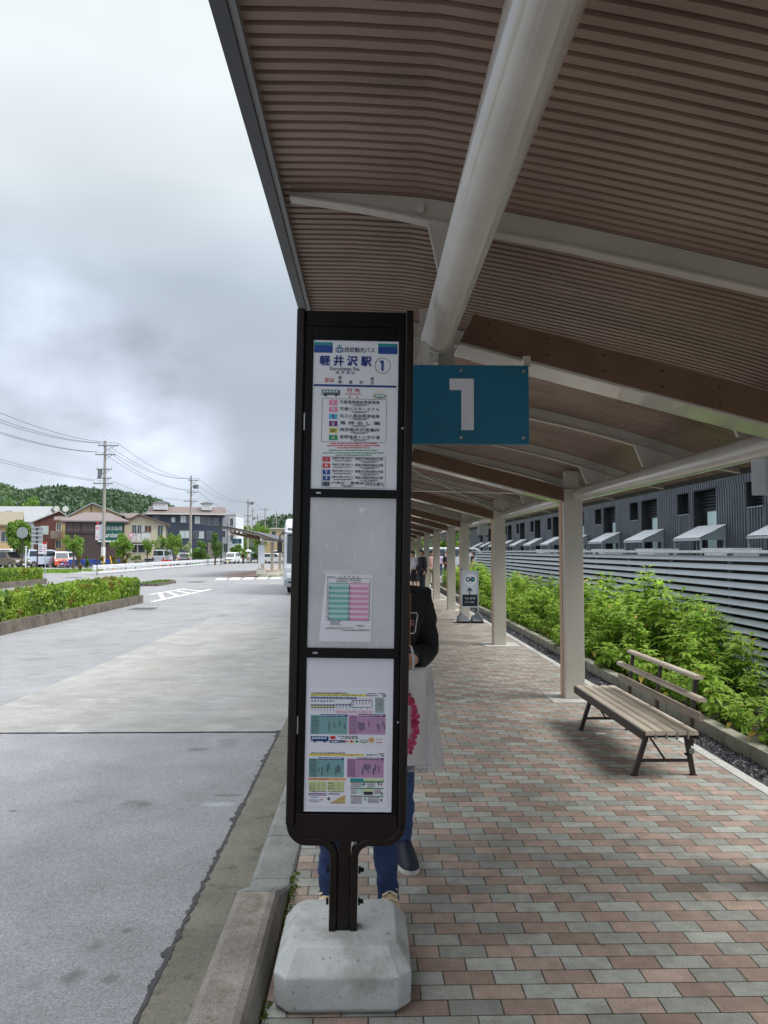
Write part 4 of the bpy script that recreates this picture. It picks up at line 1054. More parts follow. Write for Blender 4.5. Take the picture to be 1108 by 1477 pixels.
# ------------------------------------------------------------------ people
def skin(verts, edges, root, sub=2, fold=0.):
    names = list(verts); idx = {n: i for i, n in enumerate(names)}
    me = bpy.data.meshes.new('t'); me.from_pydata([verts[n][:3] for n in names], [(idx[a], idx[b]) for a, b in edges], [])
    ob = bpy.data.objects.new('t', me); COL.objects.link(ob)
    ob.modifiers.new('s', 'SKIN'); sl = me.skin_vertices[0]
    for n in names:
        v = verts[n]; rr = v[3]; sl.data[idx[n]].radius = rr if isinstance(rr, tuple) else (rr, rr)
        sl.data[idx[n]].use_root = n == root
    m = ob.modifiers.new('u', 'SUBSURF'); m.levels = m.render_levels = sub
    dg = bpy.context.evaluated_depsgraph_get(); out = bpy.data.meshes.new_from_object(ob.evaluated_get(dg))
    bpy.data.objects.remove(ob); bpy.data.meshes.remove(me)
    vs = [tuple(v.co) for v in out.vertices]; fs = [tuple(p.vertices) for p in out.polygons]; bpy.data.meshes.remove(out)
    if fold:
        vs = [Vector(v) + Vector((noise.noise(Vector((v[0] * 9, v[1] * 9, v[2] * 17 + fold))), noise.noise(Vector((v[0] * 9 + 7, v[1] * 9, v[2] * 17 + fold))), 0)) * .011 + Vector((noise.noise(Vector((v[0] * 4, v[1] * 4, v[2] * 42 + fold))), noise.noise(Vector((v[0] * 4 + 3, v[1] * 4, v[2] * 42 + fold))), 0)) * .005 for v in vs]
    return vs, fs
SKIN = M('skin', (214, 168, 140), .55, .05, 20); HAIRB = M('black_hair', (26, 22, 22), .5, .3, 60); EYE_W = M('eye_white', (230, 228, 224), .3); EYE_D = M('eye_dark', (28, 20, 18), .25); LIP = M('lip', (176, 104, 96), .5)
def base_pose():
    p = dict(pelvis=(0, 0, .94, (.125, .10)), waist=(0, 0, 1.07, (.115, .09)), chest=(0, -.005, 1.25, (.14, .10)), upper=(0, 0, 1.37, (.11, .08)), neck0=(0, .012, 1.45, .05), neck1=(0, 0, 1.51, .047),
             jaw=(0, -.03, 1.555, (.055, .06)), head=(0, -.008, 1.63, (.074, .09)), crown=(0, 0, 1.69, (.06, .075)), nose=(0, -.112, 1.598, .012))
    for s, q in ((1, 'l'), (-1, 'r')):
        p['sh' + q] = (s * .165, 0, 1.385, .055); p['el' + q] = (s * .215, .025, 1.115, .04); p['wr' + q] = (s * .225, -.035, .885, .026)
        p['hip' + q] = (s * .085, 0, .88, .088); p['kn' + q] = (s * .095, -.012, .49, .058); p['an' + q] = (s * .10, .018, .085, .033); p['toe' + q] = (s * .115, -.14, .028, .02)
        p['ear' + q] = (s * .086, .0, 1.605, .016)
    return p
def person(label, loc, rz, mats, pose=None, h=1.7, sleeves='long', legs='long', hair='short', group=None, sub=1, loose=0.):
    r = thing('person', loc, label, 'person', group, rz, h / 1.7); P = base_pose()
    for k, v in (pose or {}).items(): P[k] = (*v[:3], v[3] if len(v) > 3 else P[k][3])
    E = [('pelvis', 'waist'), ('waist', 'chest'), ('chest', 'upper'), ('upper', 'neck0'), ('neck0', 'neck1'), ('neck1', 'jaw'), ('jaw', 'head'), ('head', 'crown'), ('head', 'nose')]
    for q in 'lr': E += [('upper', 'sh' + q), ('sh' + q, 'el' + q), ('el' + q, 'wr' + q), ('pelvis', 'hip' + q), ('hip' + q, 'kn' + q), ('kn' + q, 'an' + q), ('an' + q, 'toe' + q), ('head', 'ear' + q)]
    B = dict(P)
    # hands: palm, four fingers and a thumb, slightly curled
    for s, q in ((1, 'l'), (-1, 'r')):
        w_ = Vector(P['wr' + q][:3]); e_ = Vector(P['el' + q][:3]); d = (w_ - e_).normalized()
        inn = Vector((-s, 0, 0)); inn = (inn - d * inn.dot(d)).normalized(); f = d.cross(inn) * s
        pm = w_ + d * .06; B['pm' + q] = (*pm, (.034, .02)); E.append(('wr' + q, 'pm' + q))
        for i, (o, L_) in enumerate(((-.027, .07), (-.009, .08), (.009, .075), (.026, .058))):
            a = pm + f * o + d * .03; b_ = a + d * L_ * .5 + inn * .012; c = b_ + d * L_ * .3 + inn * .03
            for n_, v, rr in (('a', a, .0095), ('b', b_, .0085), ('c', c, .007)): B[f'f{q}{i}{n_}'] = (*v, rr)
            E += [('pm' + q, f'f{q}{i}a'), (f'f{q}{i}a', f'f{q}{i}b'), (f'f{q}{i}b', f'f{q}{i}c')]
        a = w_ + d * .035 - f * .03 + inn * .01; b_ = a + d * .035 - f * .012 + inn * .018
        B[f't{q}a'] = (*a, .011); B[f't{q}b'] = (*b_, .009); E += [('wr' + q, f't{q}a'), (f't{q}a', f't{q}b')]
    vs, fs = skin(B, E, 'pelvis', 2); mb = MB(); mb.add(vs, fs, SKIN, True)
    mb.build('body', r)
    hd = Vector(P['head'][:3])
    mb = MB()
    for s in (-1, 1):
        mb.sphere(hd + Vector((s * .03, -.082, -.018)), .0115, EYE_W, 1); mb.sphere(hd + Vector((s * .03, -.0905, -.018)), .0055, EYE_D, 1); mb.box(hd + Vector((s * .03, -.089, .006)), (.034, .01, .006), HAIRB)
    mb.sphere(hd + Vector((0, -.084, -.068)), (.021, .008, .006), LIP, 1); mb.build('face', r)
    H = mats.get('hair', HAIRB); mb = MB(); vs = []; fs = []; n = 18; rings = 7
    for i in range(rings + 1):
        th = math.pi * .5 * (1 - i / rings) if i < rings else 0
        for k in range(n):
            a = 2 * math.pi * k / n; fr = -math.sin(a)                # 1 = front
            low = .03 if fr > .3 else (-.07 if hair == 'short' else -.2) if fr < .35 else -.02
            rz_ = .098; z = rz_ * math.sin(math.pi / 2 * i / rings) + (low * (1 - i / rings))
            rad = math.cos(math.pi / 2 * i / rings) ** .6 if i < rings else .0
            j = 1 + .05 * noise.noise(Vector((a * 3, i, 2)))
            vs.append(hd + Vector((math.cos(a) * .089 * rad * j, math.sin(a) * .104 * rad * j + .004, z + .014)))
    fs = [(i * n + k, i * n + (k + 1) % n, (i + 1) * n + (k + 1) % n, (i + 1) * n + k) for i in range(rings) for k in range(n)]
    mb.add(vs, fs, H, True); ho = mb.build('hair', r)
    def grow(keys, extra):
        return {k: (*P[k][:3], tuple(x + extra for x in P[k][3]) if isinstance(P[k][3], tuple) else P[k][3] + extra) for k in keys}
    # top
    T = grow(['waist', 'chest', 'upper', 'shl', 'shr', 'ell', 'elr'], .02 + loose); T['hem'] = (P['pelvis'][0], P['pelvis'][1], P['pelvis'][2] - (.04 if loose < .03 else .02), (.145 + loose, .125 + loose))
    T['collar'] = (*P['neck0'][:3], .056)
    TE = [('hem', 'waist'), ('waist', 'chest'), ('chest', 'upper'), ('upper', 'collar')]
    for q in 'lr':
        TE += [('upper', 'sh' + q), ('sh' + q, 'el' + q)]
        if sleeves == 'long':
            wv = Vector(P['wr' + q][:3]); T['cf' + q] = (*wv, .042 + loose * .6); wq = wv.lerp(Vector(P['el' + q][:3]), .14); T['cq' + q] = (*wq, .044 + loose * .6); TE += [('el' + q, 'cq' + q), ('cq' + q, 'cf' + q)]
        else: T['el' + q] = (*(Vector(P['sh' + q][:3]).lerp(Vector(P['el' + q][:3]), .62)), .065)
    vs, fs = skin(T, TE, 'chest', 3 if sub > 1 else 2, 1.3); mb = MB(); mb.add(vs, fs, mats['top'], True); tp = mb.build(mats.get('topname', 'jacket'), r)
    # trousers or skirt
    if legs == 'skirt':
        mb = MB(); n = 20; vs = []
        for z, a, b_ in ((.98, .13, .10), (.9, .165, .135), (.7, .19, .17), (.5, .21, .19)):
            for k in range(n): q = 2 * math.pi * k / n; j = 1 + .05 * math.sin(q * 6); vs.append((a * math.cos(q) * j, b_ * math.sin(q) * j, z))
        mb.add(vs, [(i * n + k, i * n + (k + 1) % n, (i + 1) * n + (k + 1) % n, (i + 1) * n + k) for i in range(3) for k in range(n)], mats['legs'], True); mb.build('skirt', r)
    else:
        Lg = grow(['pelvis', 'hipl', 'hipr', 'knl', 'knr'], .014); LE = []
        for q in 'lr':
            an = Vector(P['an' + q][:3]); an = an.lerp(Vector(P['kn' + q][:3]), -.03 if legs == 'long' else .85); an = an + (an - Vector(P['kn' + q][:3])).normalized() * (.03 if legs == 'long' else 0.); Lg['cu' + q] = (*an, .053 if legs == 'long' else .072)
            aq = an.lerp(Vector(P['kn' + q][:3]), .1); Lg['cq' + q] = (*aq, .053)
            if legs != 'long': Lg.pop('cq' + q)
            LE += [('pelvis', 'hip' + q), ('hip' + q, 'kn' + q), ('kn' + q, 'cq' + q), ('cq' + q, 'cu' + q)] if legs == 'long' else [('pelvis', 'hip' + q), ('hip' + q, 'cu' + q)]
        if legs != 'long': Lg.pop('knl'); Lg.pop('knr')
        vs, fs = skin(Lg, LE, 'pelvis', 3 if sub > 1 else 2, 4.1); mb = MB(); mb.add(vs, fs, mats['legs'], True); mb.build('trousers', r)
    for s, q in ((1, 'l'), (-1, 'r')):
        an, to = Vector(P['an' + q][:3]), Vector(P['toe' + q][:3]); d = (to - an); d.z = 0; d.normalize(); gz = to.z - .028
        sd = Vector((-d.y, d.x, 0)); mb = MB(); heel = Vector((an.x, an.y, gz)) - d * .075
        secs = [(0, .034, .10), (.03, .05, .145), (.09, .054, .15), (.15, .054, .115), (.21, .051, .074), (.25, .04, .05), (.272, .018, .034)]
        vs = []; m_ = 8
        for t_, w_, hh in secs:
            for k in range(m_):
                a = math.pi * k / (m_ - 1); vs.append(heel + d * t_ + sd * (w_ * math.cos(a)) + Vector((0, 0, .022 + (hh - .022) * math.sin(a))))
        fs = [(i * m_ + k, i * m_ + k + 1, (i + 1) * m_ + k + 1, (i + 1) * m_ + k) for i in range(len(secs) - 1) for k in range(m_ - 1)] + [tuple(range(m_)), tuple((len(secs) - 1) * m_ + k for k in range(m_))]
        mb.add(vs, fs, mats['shoe'], True)
        out = [heel + d * t_ + sd * (w_ * 1.06) for t_, w_, hh in secs] + [heel + d * t_ - sd * (w_ * 1.06) for t_, w_, hh in reversed(secs)]
        mb.prism([(p.x, p.y) for p in out], 'z', gz + .002, gz + .024, mats.get('sole', mats['shoe'])); 
        if 'lace' in mats:
            for i in range(5):
                c = heel + d * (.105 + .025 * i) + Vector((0, 0, .150 - .017 * i)); mb.tube([c - sd * .036 + Vector((0, 0, -.012)), c + d * (.01 * (-1) ** i) + Vector((0, 0, .006)), c + sd * .036 + Vector((0, 0, -.012))], .0055, mats['lace'], 6)
        mb.build('shoe', r)
    return r
DENIM = M('blue_denim', (36, 56, 96), .8, .3, 14., bump=.3, bscale=220, fine=.3); DENIM2 = M('mid_blue_denim', (52, 76, 116), .8, .3, 14., bump=.3, bscale=220)
BLKJ = M('black_jacket_cloth', (17, 18, 24), .75, .25, 9., bump=.2, bscale=150); CREAM = M('cream_shoe', (206, 186, 150), .6, .1, 20); LACE = M('cream_lace', (232, 214, 180), .6, .08, 30); NAVYS = M('navy_sneaker', (26, 34, 50), .6, .15, 15); WSOLE = M('white_sole', (214, 214, 212), .5); NAVYT = M('navy_cloth', (30, 38, 64), .75, .2, 9.)
GREYT = M('grey_knit', (110, 112, 118), .8, .15, 9.)
person('person standing close behind the bus stop sign in blue jeans and cream laced shoes', (-.055, 3.66, 0), 0, dict(top=NAVYT, legs=DENIM, shoe=CREAM, lace=LACE, sole=WSOLE, topname='jumper'),
       dict(anl=(.158, .018, .085), toel=(.168, -.14, .028), knl=(.128, -.01, .49), anr=(-.14, .03, .085), toer=(-.155, -.125, .028), knr=(-.115, -.01, .49), wrl=(.12, -.16, .98), wrr=(-.12, -.16, .98), ell=(.2, .03, 1.12), elr=(-.2, .03, 1.12)), 1.62, sub=2)
# second person: bag on the near arm
pb = person('person in a loose black jacket with a white outlined badge, holding a shopping bag', (.085, 4.28, 0), R(4), dict(top=BLKJ, legs=DENIM2, shoe=NAVYS, sole=WSOLE, topname='jacket'),
       dict(shl=(.185, .01, 1.375, .06), ell=(.225, .05, 1.095), wrl=(.13, -.20, 1.085), wrr=(-.12, -.18, 1.05), anl=(.105, .03, .085), toel=(.125, -.125, .028), knr=(-.03, .02, .49), anr=(.012, .12, .085), toer=(.012, -.035, .028)), 1.76, loose=.028, sub=2)
BADGE = M('badge_white_thread', (190, 190, 198), .6)
mb = MB(); 
def bp(px, py): p = at(px, py, 4.075); q = Matrix.Rotation(-R(4), 4, 'Z') @ Matrix.Translation((-.085, -4.28, 0)) @ p; return q / (1.76 / 1.7)
pts = [bp(588, 884), bp(601, 884), bp(602.5, 887), bp(599, 911), bp(597, 913.5), bp(588, 914)]
mb.tube(pts, .003, BADGE, 5); mb.tube([bp(593, 903), bp(593, 895), bp(597, 895), bp(597, 899), bp(593.5, 899), bp(597.5, 903)], .003, M('badge_red', (168, 110, 116), .6), 5)
for c in kids(pb):
    if c.name.startswith('jacket'): mb.build('badge', c)
# shopping bag
def bagmat():
    t = NT('plastic_film'); v = t.pos(); n = t.noise(t.scale(v, 3, 3, .8), 14, 4)
    t.l(t.ramp(n, [(.3, lin((214, 216, 220))), (.7, lin((242, 243, 245)))]), t.b.inputs['Base Color']); t.b.inputs['Roughness'].default_value = .22
    tr = t.new('ShaderNodeBsdfTransparent'); tr.inputs[0].default_value = (.93, .94, .96, 1); mx = t.new('ShaderNodeMixShader'); mx.inputs[0].default_value = .5
    t.l(tr.outputs[0], mx.inputs[1]); t.l(t.b.outputs[0], mx.inputs[2]); t.l(mx.outputs[0], t.out.inputs[0]); t.bump(n, .6, .01); return t.m
FILM = bagmat(); BAGW = M('white_paper_bag', (250, 250, 252), .45, .05, 14., bump=.5, bscale=22); PNKF, PNKD, GRYL = M('bag_pink', (226, 84, 126), .6, .25, 60), M('bag_rose', (190, 44, 92), .6, .2, 60), M('bag_grey_leaf', (104, 100, 112), .6, .2, 40)
YF = 3.92
r = thing('shopping_bag', (.1, YF, .56), 'white shopping bag with a pink flower wreath hanging beside the bus stop sign', 'bag')
def bq(px, py, dy=0.): p = at(px, py, YF + dy); return (p.x - .1, p.y - YF, p.z - .56)
# carton-like inner bag: front face and side gusset
fl, fr_, fb = bq(548, 968), bq(612, 966), bq(620, 1103); flb = bq(545, 1106)
gt, gb = bq(616, 963, .10), bq(626, 1104, .11)
mb = MB(); bl_, blb = bq(552, 964, .11), bq(550, 1104, .12)
nx, nz = 10, 12
def patch(mb, a, b_, c, d, mat, amp, seed):
    """wrinkled sheet a-b on top, d-c below"""
    a, b_, c, d = map(Vector, (a, b_, c, d)); n = (b_ - a).cross(d - a).normalized(); vs = []
    for j in range(nz + 1):
        for i in range(nx + 1):
            p = a.lerp(b_, i / nx).lerp(d.lerp(c, i / nx), j / nz); e = min(1, 4 * min(i, nx - i) / nx) * min(1, 4 * (nz - j) / nz + .2)
            vs.append(p + n * amp * e * (noise.noise(Vector((i * .9 + seed, j * .35, 1))) + .5 * noise.noise(Vector((i * 2.1, j * .8 + seed, 4)))))
    mb.add(vs, [(j * (nx + 1) + i, j * (nx + 1) + i + 1, (j + 1) * (nx + 1) + i + 1, (j + 1) * (nx + 1) + i) for j in range(nz) for i in range(nx)], mat, True)
patch(mb, fl, fr_, fb, flb, BAGW, .011, 2); patch(mb, fr_, gt, gb, fb, BAGW, .008, 5); patch(mb, bl_, gt, gb, blb, BAGW, .004, 7); patch(mb, fl, bl_, blb, flb, BAGW, .004, 8)
mb.quad([flb, fb, gb, blb], BAGW); ib = mb.build('paper_bag', r)
# wreath printed on the front
mb = MB(); rnd = random.Random(3); c0 = bq(570, 1041); ex_, ez_ = bq(600, 1041)[0] - c0[0], c0[2] - bq(571, 1088)[2]
for i in range(420):
    a = R(360 * i / 420 + rnd.gauss(0, 3)); k = 1 + rnd.gauss(0, .075)
    x, z = c0[0] + ex_ * k * math.cos(a), c0[2] + ez_ * k * math.sin(a)
    big = (i // 30) % 3 != 2 and rnd.random() < .8
    m_ = GRYL if not big and rnd.random() < .5 else (PNKF if rnd.random() < .7 else PNKD)
    mb.disc((x, -.0165 - .00001 * i, z), (.0095 if big else .006) * (.7 + .5 * rnd.random()), m_, 6, 'y', (.012 if big else .008) * (.7 + .5 * rnd.random()))
mb.build('flower_wreath', r)
# clear outer bag
o1, o2, o3, o4 = bq(546, 962, -.02), bq(617, 960, -.02), bq(618, 1116, -.03), bq(543, 1112, -.03)
s1, s2 = bq(622, 962, .13), bq(642, 1104, .16); lowp = bq(612, 1119, .02)
mb = MB(); patch(mb, o2, s1, s2, o3, FILM, .012, 15); patch(mb, o4, o3, s2, bq(548, 1106, .15), FILM, .01, 17); patch(mb, bq(552, 962, .13), s1, s2, bq(548, 1106, .15), FILM, .008, 19); mb.build('film_bag', r)
mb = MB()
hp = bq(592, 935, -.03)
for d_ in (0, .09): mb.tube([bq(596, 966, d_), bq(597, 948, d_ * .6), bq(593, 932, .02), bq(580, 930, .02), bq(568, 948, d_ * .6), bq(566, 968, d_)], .006, M('bag_handle_white', (214, 216, 220), .5), 6)
mb.build('handle', r)
# people farther along the shelter
SUIT = M('dark_suit', (30, 32, 44), .7, .15, 8.); WSH = M('white_shirt', (220, 222, 230), .7, .06, 9.); BLKS = M('black_shoe', (22, 22, 24), .4); PINKT = M('pale_pink_shirt', (226, 178, 184), .7); KHAK = M('khaki_cloth', (150, 136, 112), .8); LILAC = M('lilac_shirt', (206, 190, 224), .7); REDT = M('maroon_shirt', (128, 34, 52), .7); BRH = M('brown_hair', (78, 50, 38), .5, .25, 50); DKS = M('dark_skirt', (34, 32, 40), .8)
def pl(px, py): q = gnd(px, py, 0); return (q.x, q.y, 0)
person('person in a dark suit with black hair standing under the shelter, facing left', pl(609.5, 857), R(-62), dict(top=SUIT, legs=SUIT, shoe=BLKS), dict(head=(0, -.03, 1.615), jaw=(0, -.05, 1.545), nose=(0, -.13, 1.575), wrl=(.2, -.02, .9), wrr=(-.2, -.1, .92)), 1.72, loose=.015)
wp = person('person in a white blouse and dark skirt leaning beside the dark suit', pl(598.5, 856), R(-40), dict(top=WSH, legs=DKS, shoe=BLKS, topname='blouse'), dict(chest=(0, -.05, 1.24), upper=(0, -.08, 1.36), shl=(.165, -.08, 1.375), shr=(-.165, -.08, 1.375), neck0=(0, -.09, 1.43), neck1=(0, -.12, 1.49), jaw=(0, -.15, 1.53), head=(0, -.135, 1.60), crown=(0, -.13, 1.66), nose=(0, -.235, 1.57), earl=(.086, -.13, 1.575), earr=(-.086, -.13, 1.575), ell=(.2, -.12, 1.12), elr=(-.2, -.14, 1.12), wrl=(.14, -.3, 1.0), wrr=(-.14, -.3, 1.0)), 1.68, legs='skirt', hair='short')
r = thing('shoulder_bag', (0, 0, 0), 'black shoulder bag held against a white blouse under the shelter', 'bag'); q = pl(599.5, 856); r.location = (q[0] + .1, q[1] - .28, .92)
mb = MB(); mb.box((0, 0, .1), (.2, .1, .18), BLKS, taper=.85); mb.build('bag_body', r, bevel=.02); mb = MB(); mb.tube([(-.08, 0, .19), (-.12, .08, .45), (-.04, .14, .5), (.08, 0, .19)], .008, BLKS, 6); mb.build('strap', r)
person('person in a pale pink top and khaki trousers beyond the person in a dark suit', pl(622.5, 846.5), R(20), dict(top=PINKT, legs=KHAK, shoe=WSOLE, topname='shirt'), None, 1.66, 'short')
person('person in a pale lilac shirt beyond the planting between two columns', (4.55, 49.5, -.02), R(-20), dict(top=LILAC, legs=DENIM2, shoe=WSOLE, topname='shirt'), None, 1.62, 'short', hair='long')
person('person in black clothes next to the one in a pale lilac shirt', (4.93, 49.0, -.02), R(30), dict(top=BLKJ, legs=DKS, shoe=BLKS, topname='jacket'), None, 1.66)
person('person in a white top with dark hair seen between columns above the planting', (5.55, 46.8, -.02), R(-70), dict(top=WSH, legs=DENIM2, shoe=BLKS, topname='blouse'), dict(head=(0, -.03, 1.615)), 1.58, hair='long')
person('person with light brown hair in a dark top by the far fence end', (6.0, 44.6, -.02), R(-90), dict(top=SUIT, legs=KHAK, shoe=BLKS, hair=BRH, topname='shirt'), None, 1.7, 'short')
# ------------------------------------------------------------------ vegetation of the far side
G_MID = LEAF('tree_leaf', (58, 94, 40), (114, 150, 62), .25, .9); G_BRT = LEAF('maple_leaf', (86, 126, 46), (144, 176, 76), .3, 1.2); G_DK = LEAF('conifer_leaf', (46, 78, 46), (82, 118, 60), .2, 1.0)
G_RED = LEAF('rust_leaf', (96, 74, 40), (120, 112, 58), .2, 1.6); G_HEDGE = LEAF('hedge_leaf', (92, 130, 44), (160, 184, 72), .3, 1.3); G_HDK = LEAF('hedge_leaf_dark', (60, 92, 44), (110, 140, 62), .25, 1.7); G_HRED = LEAF('hedge_leaf_red', (124, 92, 58), (132, 124, 62), .25, 2.)
G_PALE = LEAF('flowering_leaf', (108, 134, 74), (206, 206, 178), .2, 3.)
BARK = M('bark', (96, 84, 72), .9, .25, 9., bump=.6, bscale=40)
def rleaf(mb, c, s, rnd, mat):
    q = Euler((rnd.random() * 6.28, rnd.random() * 6.28, rnd.random() * 6.28)).to_matrix()
    a, b_ = q @ Vector((s, 0, 0)), q @ Vector((0, s * .5, 0)); n = q @ Vector((0, 0, s * .16))
    mb.add([c - a, c - b_ + n, c + a, c + b_ + n], [(0, 1, 2), (0, 2, 3)], mat)
def tree(label, x, y, z0, H, rx, rz_, lobes, nleaf, ls, mats, seed, name='tree', group=None, crown_c=None, trunk=.1):
    """trunk with limbs, crown of many leaves gathered in uneven clumps; crown centre at crown_c above ground"""
    rnd = random.Random(seed); r = thing(name, (x, y, z0), label, 'tree' if name == 'tree' else 'shrub', group)
    cz = crown_c or H - rz_; cl = []
    for i in range(lobes):
        a = i * 2.4 + rnd.random(); f = rnd.random() ** .5; zz = rnd.uniform(-.8, .95)
        rad = (1 - zz * zz) ** .5 * f * .78
        cl.append((Vector((math.cos(a) * rad * rx, math.sin(a) * rad * rx, cz + zz * rz_ * .74)), rnd.uniform(.26, .46)))
    tm = MB(); tm.tube([(0, 0, -.05), (.02 * H * .2, 0, cz * .5), (0, .01, cz)], [trunk, trunk * .75, trunk * .45], BARK, 7)
    for c, k in cl[::2]:
        b0 = Vector((0, 0, cz * (.55 + .3 * rnd.random()))); tm.tube([b0, b0.lerp(c, .5) + Vector((0, 0, .05 * H)), c], [trunk * .4, trunk * .28, trunk * .12], BARK, 5)
    tm.build('trunk', r)
    mb = MB()
    for i in range(nleaf):
        c, k = cl[rnd.randrange(lobes)]
        d = Vector((rnd.gauss(0, 1), rnd.gauss(0, 1), rnd.gauss(0, 1))).normalized() * (rnd.random() ** .4)
        p = c + Vector((d.x * rx * k, d.y * rx * k, d.z * rz_ * k * .8))
        rleaf(mb, p, ls * rnd.uniform(.6, 1.25), rnd, mats[0] if rnd.random() < .75 or len(mats) < 2 else mats[1])
    mb.build('crown', r); return r
def treepx(label, px, top, bot, rpx, Y, mats, seed, lobes=12, n=1300, name='tree', group=None, crown=.62, ls=None, ground=RZ):
    p = at(px, top, Y); H = p.z - ground; rx = rpx * Y / FPX; rz_ = H * crown / 2 if crown < 1 else H * .48
    return tree(label, p.x, Y, ground, H, rx, rz_, lobes, n, ls or max(.09, min(.3, rx * .13)), mats, seed, name, group, None, max(.04, .03 * H))
GTR = 'trees of the far side of the road'
treepx('broad dark green tree at the left edge above the parked cars', 28, 746, 800, 21, 80, [G_MID, G_BRT], 1, 16, 2200, crown=.8)
treepx('slender bright green maple in front of the dark bicycle shop', 107, 765, 810, 15, 72, [G_BRT, G_MID], 2, 11, 1300, crown=.78)
treepx('bright green tree right of the first utility pole, below the green shop sign', 176, 768, 810, 16, 78, [G_BRT, G_MID], 3, 12, 1400, crown=.75)
treepx('small rounded green tree beside the cream house', 213, 774, 805, 11, 93, [G_MID, G_BRT], 4, 9, 800, crown=.8)
treepx('mid green tree behind the silver box van', 233, 772, 805, 13, 98, [G_BRT, G_MID], 5, 10, 900, crown=.8)
treepx('tallest yellowish green tree in front of the dark blue apartment house', 252, 766, 805, 13, 96, [G_BRT, G_MID], 6, 12, 1100, crown=.85)
treepx('pale blossoming bush tree left of the second utility pole', 272, 777, 806, 9, 100, [G_PALE, G_BRT], 7, 8, 700, crown=.85)
treepx('wide clipped dark green bush right of the second utility pole', 289, 778, 810, 14, 103, [G_MID, G_DK], 8, 12, 1200, crown=.98)
treepx('dense round-topped dark tree beside the white narrow house', 311, 763, 810, 11, 100, [G_DK, G_MID], 9, 14, 1500, crown=.9)
treepx('low wide green tree seen under the far shelter roof', 345, 783, 812, 14, 120, [G_MID, G_BRT], 10, 10, 900, crown=.9)
treepx('green tree behind the far shelter columns', 372, 784, 812, 12, 125, [G_DK, G_MID], 11, 10, 800, crown=.9)
treepx('pale green tree crown rising behind the far shelter roof', 352, 751, 800, 17, 165, [G_BRT, G_MID], 12, 13, 1300, crown=.8)
treepx('wide light green tree behind the far shelter, nearer the coach', 375, 754, 800, 15, 172, [G_BRT, G_MID], 13, 12, 1200, crown=.8)
treepx('large dark tree on the rise behind the white house at the far left', 12, 714, 790, 22, 190, [G_MID, G_DK], 14, 14, 1500, crown=.85)
treepx('tall tree behind the brown house roof', 47, 711, 790, 20, 180, [G_BRT, G_MID], 15, 14, 1500, crown=.85)
treepx('tree between the white house and the brown house', 68, 726, 790, 14, 170, [G_MID, G_BRT], 16, 12, 1200, crown=.85)
treepx('single darker tree on the hill foot left of the bicycle shop gable', 119, 719, 790, 9, 185, [G_MID, G_DK], 17, 11, 1000, crown=.9)
for i, (px, top, r_, m, lb) in enumerate([(115, 800, 5, [G_RED], 'small rust coloured shrub under the slender maple'), (126, 801, 5, [G_DK, G_MID], 'small dark round shrub right of the rust coloured one'), (148, 801, 6, [G_RED, G_DK], 'low shrub behind the foot of the first utility pole'), (164, 801, 6, [G_RED, G_MID], 'low shrub by the leaning yellow stay'), (182, 795, 9, [G_RED, G_MID], 'broad olive and rust shrub right of the bright tree'), (196, 797, 8, [G_MID, G_RED], 'dull green shrub beside the small carport')]):
    treepx(lb, px, top, 815, r_, 70 + i * 2, m, 30 + i, 7, 500, 'shrub', None, .98)
for i, (px, top, r_, Y) in enumerate([(604, 735, 22, 95), (632, 742, 20, 100), (655, 752, 14, 104), (590, 760, 14, 88)]):
    treepx(['leafy tree glimpsed between the farthest shelter columns', 'leafy tree beyond the far end of the shelter, behind the people', 'smaller tree near the far end of the long building', 'tree mostly behind the bus stop sign at the far walkway end'][i], px, top, 800, r_, Y, [G_BRT, G_MID], 50 + i, 14, 1500, crown=.85, ground=0)
# ------------------------------------------------------------------ hedges in kerbed islands
def hedge(label, x0, x1, y0, y1, h, n, ls, seed, rough=.1):
    rnd = random.Random(seed); cx, cy = (x0 + x1) / 2, (y0 + y1) / 2
    r = thing('hedge', (cx, cy, RZ), label, 'hedge'); z0 = .2
    core = MB(); core.bx(x0 - cx + .25, x1 - cx - .25, y0 - cy + .25, y1 - cy - .25, z0 - .1, h - .22, G_HDK); core.build('dark_core', r)  # solid dark box added inside to block the gaps between leaves
    mb = MB()
    for i in range(n):
        y = y0 + (y1 - y0) * rnd.random(); x = x0 + (x1 - x0) * rnd.random(); t_ = rnd.random()
        top = h + rough * (noise.noise(Vector((x * 1.1, y * 1.1, seed))) + .7 * noise.noise(Vector((x * 3.4, y * 3.4, seed))))
        if t_ < .42: p = Vector((x, y, top - .16 * rnd.random() ** 2))
        elif t_ < .85: p = Vector((x1 - .16 * rnd.random() ** 2 + .06 * noise.noise(Vector((y * 1.4, 1, seed))), y, z0 + (top - z0) * rnd.random()))
        elif t_ < .93: p = Vector((x, y0 + .2 * rnd.random() ** 2, z0 + (top - z0) * rnd.random()))
        else: p = Vector((x, y1 - .2 * rnd.random() ** 2, z0 + (top - z0) * rnd.random()))
        if rnd.random() < .04: p.z += .1 * rnd.random()
        k = noise.noise(Vector((p.x * .9, p.y * .9, p.z * 1.5 + seed)))
        mat = G_HRED if k > .28 and rnd.random() < .6 else (G_HDK if k < -.1 and rnd.random() < .6 else G_HEDGE)
        rleaf(mb, p - Vector((cx, cy, 0)), ls * rnd.uniform(.6, 1.3), rnd, mat)
    mb.build('foliage', r); return r
